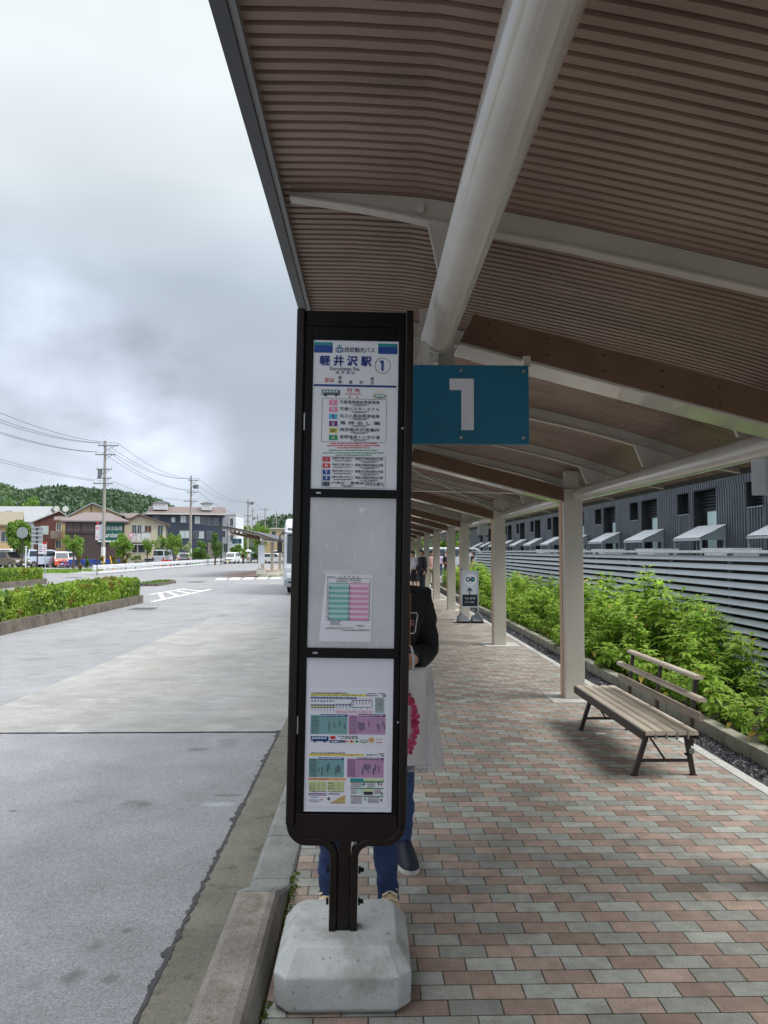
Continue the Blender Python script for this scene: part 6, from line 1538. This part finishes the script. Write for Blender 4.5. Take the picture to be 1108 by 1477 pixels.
for px, Y, lb in ((319, 98, 'nearer dark bollard post at the far end of the guard rail'), (325, 106, 'second thin dark post beyond the guard rail end')):
    r = thing('bollard', (hx(px, Y), Y, RZ), lb, 'bollard'); mb = MB(); mb.tube([(0, 0, 0), (0, 0, 1.35)], .07, POSTD, 8); mb.build('post', r); mb = MB(); mb.disc((0, 0, 1.36), .085, POSTD, 10, 'z', h=.03); mb.build('cap', r)

# ------------------------------------------------------------------ vehicles
LAMPW, LAMPR, LAMPO = GLASS('headlamp', (226, 230, 234), .1), GLASS('tail_lamp_red', (176, 26, 32), .15), GLASS('indicator', (220, 130, 40), .15); CGL = GLASS('car_glass', (34, 42, 50), .05); TRIM = M('black_trim', (34, 34, 36), .6); PLATE = M('plate_white', (214, 216, 210), .5); PLATY = M('plate_yellow', (222, 190, 60), .5)
SHAPE = {   # side outline: lower body, then glasshouse, as (length fraction, height fraction)
 'van': ([(0, .18), (0, .55), (.02, .6), (.16, .62), (.98, .62), (1, .55), (1, .18)], [(.03, .62), (.17, .96), (.26, 1), (.93, 1), (.985, .62)]),
 'kei': ([(0, .17), (0, .42), (.03, .5), (.18, .55), (.98, .56), (1, .5), (1, .17)], [(.16, .55), (.31, .93), (.4, 1), (.9, .99), (.985, .56)]),
 'suv': ([(0, .2), (0, .46), (.02, .56), (.24, .6), (.98, .6), (1, .54), (1, .22)], [(.24, .6), (.36, .96), (.44, 1), (.93, .98), (.985, .6)])}
def car(label, px, Y, L_, W_, H_, kind, col, rz, cat='car', plate=PLATE, two=None, spare=False):
    paint = M('paint_' + '_'.join(map(str, col)), col, .3, .03, 3, coat=.7); r = thing('parked_car', (hx(px, Y), Y, RZ), label, cat, 'vehicles across the road', rz)
    lo, up = SHAPE[kind]; S_ = lambda pts: [((f - .5) * L_, h * H_) for f, h in pts]   # front towards -y
    mb = MB(); mb.prism(S_(lo), 'x', -W_ / 2, W_ / 2, paint); 
    ups = S_(up); k = .86; vs = []
    for s in (-1, 1):
        for (y, z) in ups: vs.append((s * W_ / 2 * (.985 - .14 * (z / H_ - .6) / .4), y, z))
    n = len(ups); fs = [tuple(range(n)), tuple(range(2 * n - 1, n - 1, -1))] + [(i, n + i, n + i + 1, i + 1) for i in range(n - 1)]
    mb.add(vs, fs, two or paint); b_ = mb.build('body', r, bevel=.06, seg=2)
    def q(y, z, s, o): return (s * (W_ / 2 * (.985 - .14 * (z / H_ - .6) / .4) + o), y, z)
    for s in (-1, 1):
        zb, zt = H_ * .635, H_ * .93; ya = ups[0][0] + .14 * L_ * .5; yb = ups[-1][0] - .04 * L_; yt0 = ups[1][0] + .1 * L_ * .5; yt1 = ups[-2][0] - .02 * L_
        ym = (ya + yb) / 2
        for a0, a1, t0, t1 in ((ya, ym - .03, yt0, ym - .03), (ym + .03, yb, ym + .03, yt1)):
            mb = MB(); P_ = [q(a0, zb, s, .012), q(a1, zb, s, .012), q(t1, zt, s, .012), q(t0, zt, s, .012)]; mb.quad(P_ if s > 0 else P_[::-1], CGL); mb.build('side_window', r)
    (ya, za), (yb, zb) = ups[0], ups[1]; d = Vector((0, -(zb - za), (yb - ya))).normalized() * .014; e = W_ * .41
    mb = MB(); f0, f1 = .08, .94; P_ = [(-e, ya + (yb - ya) * f0, za + (zb - za) * f0), (e, ya + (yb - ya) * f0, za + (zb - za) * f0), (e * .94, ya + (yb - ya) * f1, za + (zb - za) * f1), (-e * .94, ya + (yb - ya) * f1, za + (zb - za) * f1)]
    mb.quad([(p[0], p[1] - .03, p[2] + .012) for p in P_], CGL); mb.build('windscreen', r)
    (ya, za), (yb, zb) = ups[-1], ups[-2]
    mb = MB(); f0, f1 = .1, .85; P_ = [(-e, ya + (yb - ya) * f0, za + (zb - za) * f0), (e, ya + (yb - ya) * f0, za + (zb - za) * f0), (e * .93, ya + (yb - ya) * f1, za + (zb - za) * f1), (-e * .93, ya + (yb - ya) * f1, za + (zb - za) * f1)]
    mb.quad([(p[0], p[1] + .035, p[2] + .008) for p in P_][::-1], CGL); mb.build('rear_window', r)
    for s in (-1, 1):
        for f in (.19, .81):
            y = (f - .5) * L_; R_ = H_ * .19; mb = MB(); mb.disc((s * (W_ / 2 - .09), y, R_), R_, RUBBER, 20, 'x', h=.2); w_ = mb.build('wheel', r, bevel=.02)
            mb = MB(); mb.disc((s * (W_ / 2 + .014), y, R_), R_ * .62, CHROME, 14, 'x', h=.012); mb.build('rim', w_)
        mb = MB(); mb.box((s * W_ * .38, -L_ / 2 - .012, H_ * .44), (W_ * .17, .05, H_ * .075), LAMPW); mb.build('headlight', r, bevel=.012)
        mb = MB(); mb.box((s * W_ * .44, L_ / 2 + .012, H_ * .47), (W_ * .1, .05, H_ * .17), LAMPR); mb.build('tail_light', r, bevel=.012)
        mb = MB(); mb.box((s * (W_ / 2 + .1), -L_ * .22, H_ * .62), (.16, .1, .13), paint); mb.build('mirror', r, bevel=.02)
    for s in (-1, 1):
        mb = MB(); mb.box((0, s * (L_ / 2 + .02), H_ * .23), (W_ * .96, .12, H_ * .12), paint if kind != 'suv' else TRIM); mb.box((0, s * (L_ / 2 + .085), H_ * (.25 if s < 0 else .33)), (.34, .01, .16), plate); mb.build('bumper', r, bevel=.02)
    mb = MB(); mb.box((0, -L_ / 2 - .01, H_ * .36), (W_ * .5, .04, H_ * .07), TRIM); mb.build('grille', r)
    if spare: mb = MB(); mb.disc((0, L_ / 2 + .1, H_ * .45), .34, RUBBER, 18, 'y', h=.18); mb.build('spare_wheel', r, bevel=.03)
    return r
car('old olive brown estate car cut off by the left edge', 13, 80, 4.4, 1.75, 1.8, 'suv', (104, 94, 80), R(62))
car('dark blue car with a white roof parked behind the olive brown car', 8, 88, 4.2, 1.7, 2.05, 'van', (52, 66, 104), R(75), two=M('paint_roof_white', (214, 218, 222), .3, coat=.5))
car('pale blue-silver minivan seen from behind', 57, 85, 4.4, 1.75, 1.95, 'van', (176, 192, 214), R(152))
car('white off-road car with dark wheel arches beside the minivan', 79, 89, 4.3, 1.8, 1.75, 'suv', (214, 218, 222), R(-38))
car('orange and white small van next to the white off-road car', 89, 85, 3.4, 1.5, 1.75, 'kei', (224, 96, 56), R(24), two=M('paint_roof_white', (214, 218, 222), .3, coat=.5))
car('silver box van parked among the bushes behind the guard rail', 235, 97, 3.4, 1.5, 1.95, 'van', (186, 194, 204), R(176), 'van')
car('black and white small car half hidden by the tall yellowish tree', 264, 101, 3.4, 1.5, 1.6, 'kei', (60, 62, 68), R(200), two=M('paint_roof_white', (214, 218, 222), .3, coat=.5))
car('white small car with a yellow plate driving towards the camera', 335, 112, 3.4, 1.5, 1.62, 'kei', (222, 226, 230), R(-6), plate=PLATY)
car('blue-grey van beside the far shelter', 369, 128, 4.2, 1.7, 1.9, 'van', (84, 104, 130), R(8), 'van')
car('white car seen between the far shelter columns', 397, 112, 4.2, 1.7, 1.5, 'kei', (218, 222, 226), R(70))
car('white van by the coach front, beyond the far shelter', 410, 118, 4.4, 1.7, 1.9, 'van', (210, 214, 220), R(60), 'van')
for i, (px, Y, lb) in enumerate([(648, 62, 'white van behind the people at the far end of the fence'), (664, 66, 'second white van farther back beyond the slatted fence end')]):
    o = car(lb, px, Y, 4.6, 1.8, 2.0, 'van', (216, 220, 226), R(70 + 15 * i), 'van'); o.location.z = -.02; o['group'] = 'vans beyond the walkway end'
# coach
BUSW = M('coach_silver_white', (202, 206, 214), .28, .03, 1.5, coat=.6); BUSG = M('coach_grey', (142, 148, 158), .35, .04, 2, coat=.4)
xb0 = at(409, 800, 32).x
cb = thing('coach', (xb0 + 1.24, 32, RZ + .006), 'silver white coach standing in the concrete bay, mostly hidden by the bus stop sign', 'coach')
mb = MB(); mb.prism([(0, .32), (-.04, .5), (-.04, 1.1), (.02, 1.35), (.20, 2.55), (.42, 3.0), (.8, 3.18), (9.3, 3.18), (9.5, 3.0), (9.5, .32)], 'x', -1.24, 1.24, BUSW); mb.build('body', cb, bevel=.12, seg=3)
mb = MB(); mb.prism([(-.005, 1.30), (.165, 2.5), (.30, 2.78), (.32, 2.78), (.20, 2.5), (.03, 1.30)], 'x', -1.10, 1.10, CGL); mb.build('windscreen', cb, bevel=.004)
for s in (-1, 1):
    for i in range(5): mb = MB(); mb.bx(s * 1.243 - .004, s * 1.243 + .004, 1.0 + i * 1.68, 2.6 + i * 1.68, 1.55, 2.6, CGL); mb.build('side_window', cb)
    for y in (1.9, 7.2):
        mb = MB(); mb.disc((s * 1.12, y, .47), .47, RUBBER, 24, 'x', h=.26); w_ = mb.build('wheel', cb, bevel=.03); mb = MB(); mb.disc((s * 1.255, y, .47), .28, CHROME, 16, 'x', h=.014); mb.build('rim', w_)
    mb = MB(); mb.box((s * .92, -.055, .78), (.38, .06, .2), LAMPW); mb.build('headlight', cb, bevel=.03)
    mb = MB(); mb.box((s * .95, -.05, .52), (.2, .05, .1), TRIM); mb.build('fog_light', cb, bevel=.02)
    mb = MB(); mb.tube([(s * 1.1, .1, 2.55), (s * 1.28, -.18, 2.58), (s * 1.36, -.28, 2.45), (s * 1.36, -.28, 2.2)], .03, TRIM, 8); mb.build('mirror_arm', cb)
    mb = MB(); mb.box((s * 1.36, -.3, 1.98), (.2, .12, .46), TRIM); mb.build('mirror', cb, bevel=.03)
    mb = MB(); mb.tube([(s * 1.0, .22, 2.5), (s * 1.0, -.1, 2.6)], .015, TRIM, 6); mb.sphere((s * 1.0, -.14, 2.58), (.15, .06, .07), BUSW, 2); mb.build('front_mirror', cb)
mb = MB(); mb.bx(-1.2, 1.2, -.075, .0, .36, .62, BUSG); mb.bx(-.2, .2, -.085, -.076, .42, .56, PLATE); mb.build('bumper', cb, bevel=.03)
mb = MB(); mb.bx(-.6, .6, .28, .36, 2.82, 2.98, TRIM); mb.build('destination_display', cb)
mb = MB(); mb.bx(-1.25, -1.244, .4, 9.4, .98, 1.18, M('coach_stripe_blue', (52, 86, 150), .35)); mb.build('stripe', cb)
# bicycles in front of the shop
def bike(label, x, y, rz, col, group):
    r = thing('bicycle', (x, y, RZ), label, 'bicycle', group, rz); pm = M('bike_' + '_'.join(map(str, col)), col, .35, .03, 9, coat=.4)
    for q in (-.52, .52):
        mb = MB(); mb.tube([(q + .31 * math.cos(2 * math.pi * i / 18), 0, .33 + .31 * math.sin(2 * math.pi * i / 18)) for i in range(19)], .02, RUBBER, 5, False); w_ = mb.build('wheel', r)
        mb = MB()
        for i in range(6): a = math.pi * i / 6; mb.tube([(q - .3 * math.cos(a), 0, .33 - .3 * math.sin(a)), (q + .3 * math.cos(a), 0, .33 + .3 * math.sin(a))], .004, CHROME, 3, False)
        mb.build('spoke', w_)
    mb = MB()
    for a, b_ in (((-.52, 0, .33), (-.05, 0, .3)), ((-.05, 0, .3), (-.2, 0, .8)), ((-.52, 0, .33), (-.17, 0, .7)), ((-.05, 0, .3), (.36, 0, .72)), ((.52, 0, .33), (.34, 0, .9)), ((-.16, 0, .62), (.36, 0, .72))): mb.tube([a, b_], .024, pm, 6)
    mb.build('frame', r); mb = MB(); mb.box((-.22, 0, .84), (.24, .14, .06), TRIM); mb.build('saddle', r, bevel=.02)
    mb = MB(); mb.tube([(.25, -.28, .98), (.36, -.1, .96), (.34, 0, .9), (.36, .1, .96), (.25, .28, .98)], .014, CHROME, 6); mb.build('handlebar', r)
    mb = MB(); mb.box((.56, 0, .78), (.3, .34, .24), pm, taper=1.15); mb.build('basket', r); return r
GB = 'blue rental bicycles in front of the bicycle shop'; b0 = None
for i in range(15):
    Y = 82 + .3 * (i % 2); px = 94 + i * 4.9
    if b0 is None: b0 = bike('blue rental bicycle in the row before the dark bicycle shop', hx(px, Y), Y, R(20), (30, 84, 190), GB)
    else: dup(b0, (hx(px, Y), Y, RZ), R(20 + 6 * (i % 3)))
for i, px in enumerate((206, 211, 217)):
    bike(['dark bicycle left of the three by the carport', 'dark blue bicycle in the middle by the carport', 'black bicycle closest to the silver box van'][i], hx(px, 92), 92, R(40 + 20 * i), ((40, 42, 48), (40, 58, 96), (28, 28, 30))[i], 'dark bicycles by the carport')
# red and white barrier by the silver van
r = thing('barrier', (hx(240, 90), 90, RZ), 'red folding barrier before the silver box van', 'barrier')
mb = MB(); mb.bx(-.55, .55, -.02, .02, .62, .78, SR); mb.bx(-.55, .55, -.02, .02, .30, .40, SR); mb.build('panel', r)
for s in (-1, 1):
    for q in (-.25, .25): mb = MB(); mb.bar([(s * .5, 0, .8), (s * .5 + q * .1, 0, .0)], .05, .05, SR); mb.tube([(s * .5, 0, .78), (s * .5, q, .0)], .025, SR, 6); mb.build('leg', r)
r = thing('litter_box', (hx(282, 101), 101, RZ), 'small pale green metal box right of the second utility pole', 'box'); mb = MB(); mb.bx(-.38, .38, -.25, .25, .06, .62, M('pale_green_box', (150, 190, 140), .5)); mb.build('box_body', r, bevel=.03); mb = MB(); mb.bx(-.4, .4, -.27, .27, .63, .68, M('pale_green_box', (150, 190, 140), .5)); mb.build('lid', r)
# people by the far shelter
def gp2(px, Y): return (hx(px, Y), Y, RZ)
person('far person in white standing left of the blue-grey van', gp2(358.5, 112), R(20), dict(top=WSH, legs=KHAK, shoe=BLKS, topname='shirt'), None, 1.65, 'short')
person('far person in dark clothes beside the white small car', gp2(351, 111), R(-40), dict(top=BLKJ, legs=DKS, shoe=BLKS), None, 1.62)
r = thing('umbrella', (*gp2(358.5, 111.9)[:2], RZ + .9), 'white umbrella held by the far person in white', 'umbrella')
mb = MB(); n = 10; vs = [(0, 0, 1.15)] + [(.5 * math.cos(2 * math.pi * i / n) * f, .5 * math.sin(2 * math.pi * i / n) * f, z) for f, z in ((.6, 1.06), (1, .86)) for i in range(n)]
mb.add(vs, [(0, 1 + i, 1 + (i + 1) % n) for i in range(n)] + [(1 + i, 1 + n + i, 1 + n + (i + 1) % n, 1 + (i + 1) % n) for i in range(n)], WSH); mb.build('canopy', r); mb = MB(); mb.tube([(0, 0, .0), (0, 0, 1.2)], .012, CHROME, 6); mb.build('shaft', r)

# ------------------------------------------------------------------ the far shelter on its island
sx = hx(379, 55) - 2.37 * 1.06
shelter('short far bus shelter with a curved roof on the road island', (sx, 55 - 8.85 * 1.06, -.02), [8.85, 13.9, 18.9, 22.0], 7.6, 24, False, 1.06, rib=.11)
g = MB(); p = lambda px, py: gnd(px, py, RZ + .02)
A = [p(322, 832.5), p(376, 831.5), p(384, 829), p(410, 823), p(405, 816), p(362, 823.5), p(338, 826)]
g.add([(v.x, v.y, RZ + .03) for v in A], [tuple(range(7))], M('island_paving', (152, 132, 124), .85, .1, 3.)); struct(g, 'far_island_paving')
g = MB(); q0, q1 = gnd(383, 830.5, RZ), gnd(425, 823, RZ)
g.box(((q0.x + q1.x) / 2 + .25, 64, RZ + .12), (1.5, 21, .3), C_PLANT); struct(g, 'far_island_kerb', bevel=.08)
r = thing('planter_box', (hx(377, 54.2), 54.2, RZ + .03), 'low pale planter stand at the foot of the far shelter column', 'planter')
mb = MB(); mb.box((0, 0, .27), (.62, .5, .5), C_STRIP, taper=.85); mb.build('box', r, bevel=.02); mb = MB(); mb.bx(-.3, .3, -.23, .23, .521, .56, STEEL); mb.build('rim', r)
r = thing('timetable_stand', (hx(374, 55), 54.6, RZ + .03), 'pale timetable board strapped to the far shelter column', 'notice board')
mb = MB(); mb.bx(-.02, .42, -.02, .02, .9, 2.2, M('board_grey', (196, 204, 214), .45)); mb.build('board', r); mb = MB(); mb.tube([(.02, 0, 0), (.02, 0, 2.3)], .025, STEEL, 6); mb.build('post', r)
a, b_ = at(335, 777, 54), at(348.5, 784.3, 54)
r = thing('number_sign', ((a.x + b_.x) / 2, 54, b_.z), 'small dark teal sign with a white 6 under the far shelter roof', 'sign')
w, h = b_.x - a.x, a.z - b_.z; mb = MB(); mb.bx(-w / 2, w / 2, -.02, .02, 0, h, M('teal_far_board', (22, 70, 88), .5)); mb.build('board', r); mb = MB(); mb.text('6', (0, -.022, h / 2), .17, h * .72, NUM, .05); mb.build('numeral', r)
mb = MB(); mb.bx(-.02, .02, -.01, .01, h, h + .25, STEEL); mb.build('hanger', r)
r = thing('hanging_box', (hx(363, 60), 60, hz(788, 60) + RZ), 'white box hung under the far shelter roof', 'hanging box'); mb = MB(); mb.bx(-.13, .13, -.1, .1, 0, .42, M('pale_grey_box', (176, 182, 186), .5)); mb.build('housing', r, bevel=.01); mb = MB(); mb.bx(-.012, .012, -.012, .012, .42, .7, STEEL); mb.build('hanger', r)
# low dark kerb line beyond
g = MB(); a, b_ = gnd(349, 811.5, RZ), gnd(408, 813, RZ); g.box(((a.x + b_.x) / 2, (a.y + b_.y) / 2, RZ + .08), (b_.x - a.x + 4, .5, .22), C_GUT); struct(g, 'far_kerb')
# ------------------------------------------------------------------ sky and light
w = bpy.data.worlds.new("World"); S.world = w; w.use_nodes = True
nt = w.node_tree; N = nt.nodes; bg = N['Background']
def wn(t, **k):
    n = N.new(t)
    for a, b in k.items(): setattr(n, a, b)
    return n
lk = nt.links.new
SUN_EL, SUN_AZ = R(50), R(103)
sky = wn('ShaderNodeTexSky', sky_type='NISHITA'); sky.sun_disc = False; sky.sun_elevation = SUN_EL; sky.sun_rotation = SUN_AZ
tc = wn('ShaderNodeTexCoord'); sep = wn('ShaderNodeSeparateXYZ'); lk(tc.outputs['Generated'], sep.inputs[0])
def wm(op, a, b=None, c=None, clamp=False):
    n = wn('ShaderNodeMath', operation=op); n.use_clamp = clamp
    for i, v in enumerate((a, b, c)):
        if v is None: continue
        if isinstance(v, (int, float)): n.inputs[i].default_value = v
        else: lk(v, n.inputs[i])
    return n.outputs[0]
def wnoise(sx, sy, sz, scale, det, off=(0, 0, 0)):
    m = wn('ShaderNodeMapping'); m.inputs['Scale'].default_value = (sx, sy, sz); m.inputs['Location'].default_value = off
    lk(tc.outputs['Generated'], m.inputs[0]); n = wn('ShaderNodeTexNoise'); n.inputs['Scale'].default_value = scale; n.inputs['Detail'].default_value = det
    n.inputs['Roughness'].default_value = .5; lk(m.outputs[0], n.inputs['Vector']); return n.outputs['Fac']
def lobe(px, py, k0, k1):
    """a soft cloud patch round a compass direction"""
    d = ray(px, py).normalized(); n = wn('ShaderNodeVectorMath', operation='DOT_PRODUCT'); n.inputs[1].default_value = d
    lk(tc.outputs['Generated'], n.inputs[0]); r = wn('ShaderNodeMapRange'); r.interpolation_type = 'SMOOTHERSTEP'
    r.inputs[1].default_value = math.cos(R(k0)); r.inputs[2].default_value = math.cos(R(k1)); lk(n.outputs['Value'], r.inputs[0]); return r.outputs[0]
z = sep.outputs[2]
n1 = wnoise(1, 1, 1.8, 2.0, 3, (3.1, 1.2, 0)); n2 = wnoise(1, 1, 2.0, 4.5, 2.5, (0, 2, 1))
rp = wn('ShaderNodeValToRGB'); e = rp.color_ramp.elements
SKYC = [(0., (188, 198, 211)), (.14, (184, 193, 206)), (.24, (182, 192, 206)), (.33, (194, 206, 219)), (.43, (224, 233, 238)), (.58, (236, 243, 244)), (.66, (244, 247, 250)), (1., (248, 250, 252))]
while len(e) < len(SKYC): e.new(.5)
for el, (p, c) in zip(e, SKYC): el.position = p; el.color = (*lin(c), 1)
lk(wm('ADD', z, wm('MULTIPLY_ADD', n1, .16, -.08)), rp.inputs[0])
n3 = wnoise(1, 1, 1.6, 9., 5, (2, 5, 1))
f = wm('MULTIPLY_ADD', n2, .24, .88)
f = wm('ADD', f, wm('MULTIPLY', lobe(70, 605, 14, 2), wm('MULTIPLY_ADD', n3, 1.3, -.32)))
f = wm('ADD', f, wm('MULTIPLY', lobe(240, 655, 6, 1), wm('MULTIPLY_ADD', n3, .8, -.18)))
f = wm('SUBTRACT', f, wm('MULTIPLY', lobe(110, 400, 15, 1), .08))
f = wm('SUBTRACT', f, wm('MULTIPLY', lobe(330, 560, 13, 2), .08))
# an overcast sky is brightest overhead and towards the hidden sun behind the camera
f = wm('MULTIPLY', f, wm('MULTIPLY_ADD', wm('MULTIPLY_ADD', z, 3.0, -1.95, True), 2.1, 1.))
f = wm('MULTIPLY', f, wm('MULTIPLY_ADD', wm('MULTIPLY_ADD', sep.outputs[1], -1.4, -.15, True), .08, 1.))
mul = wn('ShaderNodeMixRGB', blend_type='MULTIPLY'); mul.inputs[0].default_value = 1; lk(rp.outputs[0], mul.inputs[1]); lk(f, mul.inputs[2])
CLOUD = 6.5
sc_ = wn('ShaderNodeMixRGB', blend_type='MULTIPLY'); sc_.inputs[0].default_value = 1; lk(mul.outputs[0], sc_.inputs[1]); sc_.inputs[2].default_value = (CLOUD, CLOUD, CLOUD, 1)
mx = wn('ShaderNodeMixRGB'); mx.inputs[0].default_value = .96; lk(sky.outputs[0], mx.inputs[1]); lk(sc_.outputs[0], mx.inputs[2])
lk(mx.outputs[0], bg.inputs[0]); bg.inputs[1].default_value = .1
sl = bpy.data.lights.new('sun', 'SUN'); sl.energy = 2.0; sl.angle = R(30); sl.color = (1, .97, .92)
so = bpy.data.objects.new('sun', sl); COL.objects.link(so)
# direction towards the sun (sky texture: rotation measured clockwise from +y)
d = Vector((math.sin(SUN_AZ) * math.cos(SUN_EL), math.cos(SUN_AZ) * math.cos(SUN_EL), math.sin(SUN_EL)))
so.rotation_euler = d.to_track_quat('Z', 'Y').to_euler(); so.location = (0, -10, 30)
vs_ = S.view_settings; S.display_settings.display_device = 'sRGB'
vs_.view_transform = 'Standard'; vs_.look = 'None'; vs_.gamma = 1; vs_.use_curve_mapping = False; vs_.exposure = 0.76
S.cycles.use_denoising = True
try: S.cycles.denoiser = 'OPENIMAGEDENOISE'
except Exception: pass
S.cycles.max_bounces = 8; S.cycles.diffuse_bounces = 4; S.cycles.transparent_max_bounces = 12
S.cycles.sample_clamp_indirect = 6
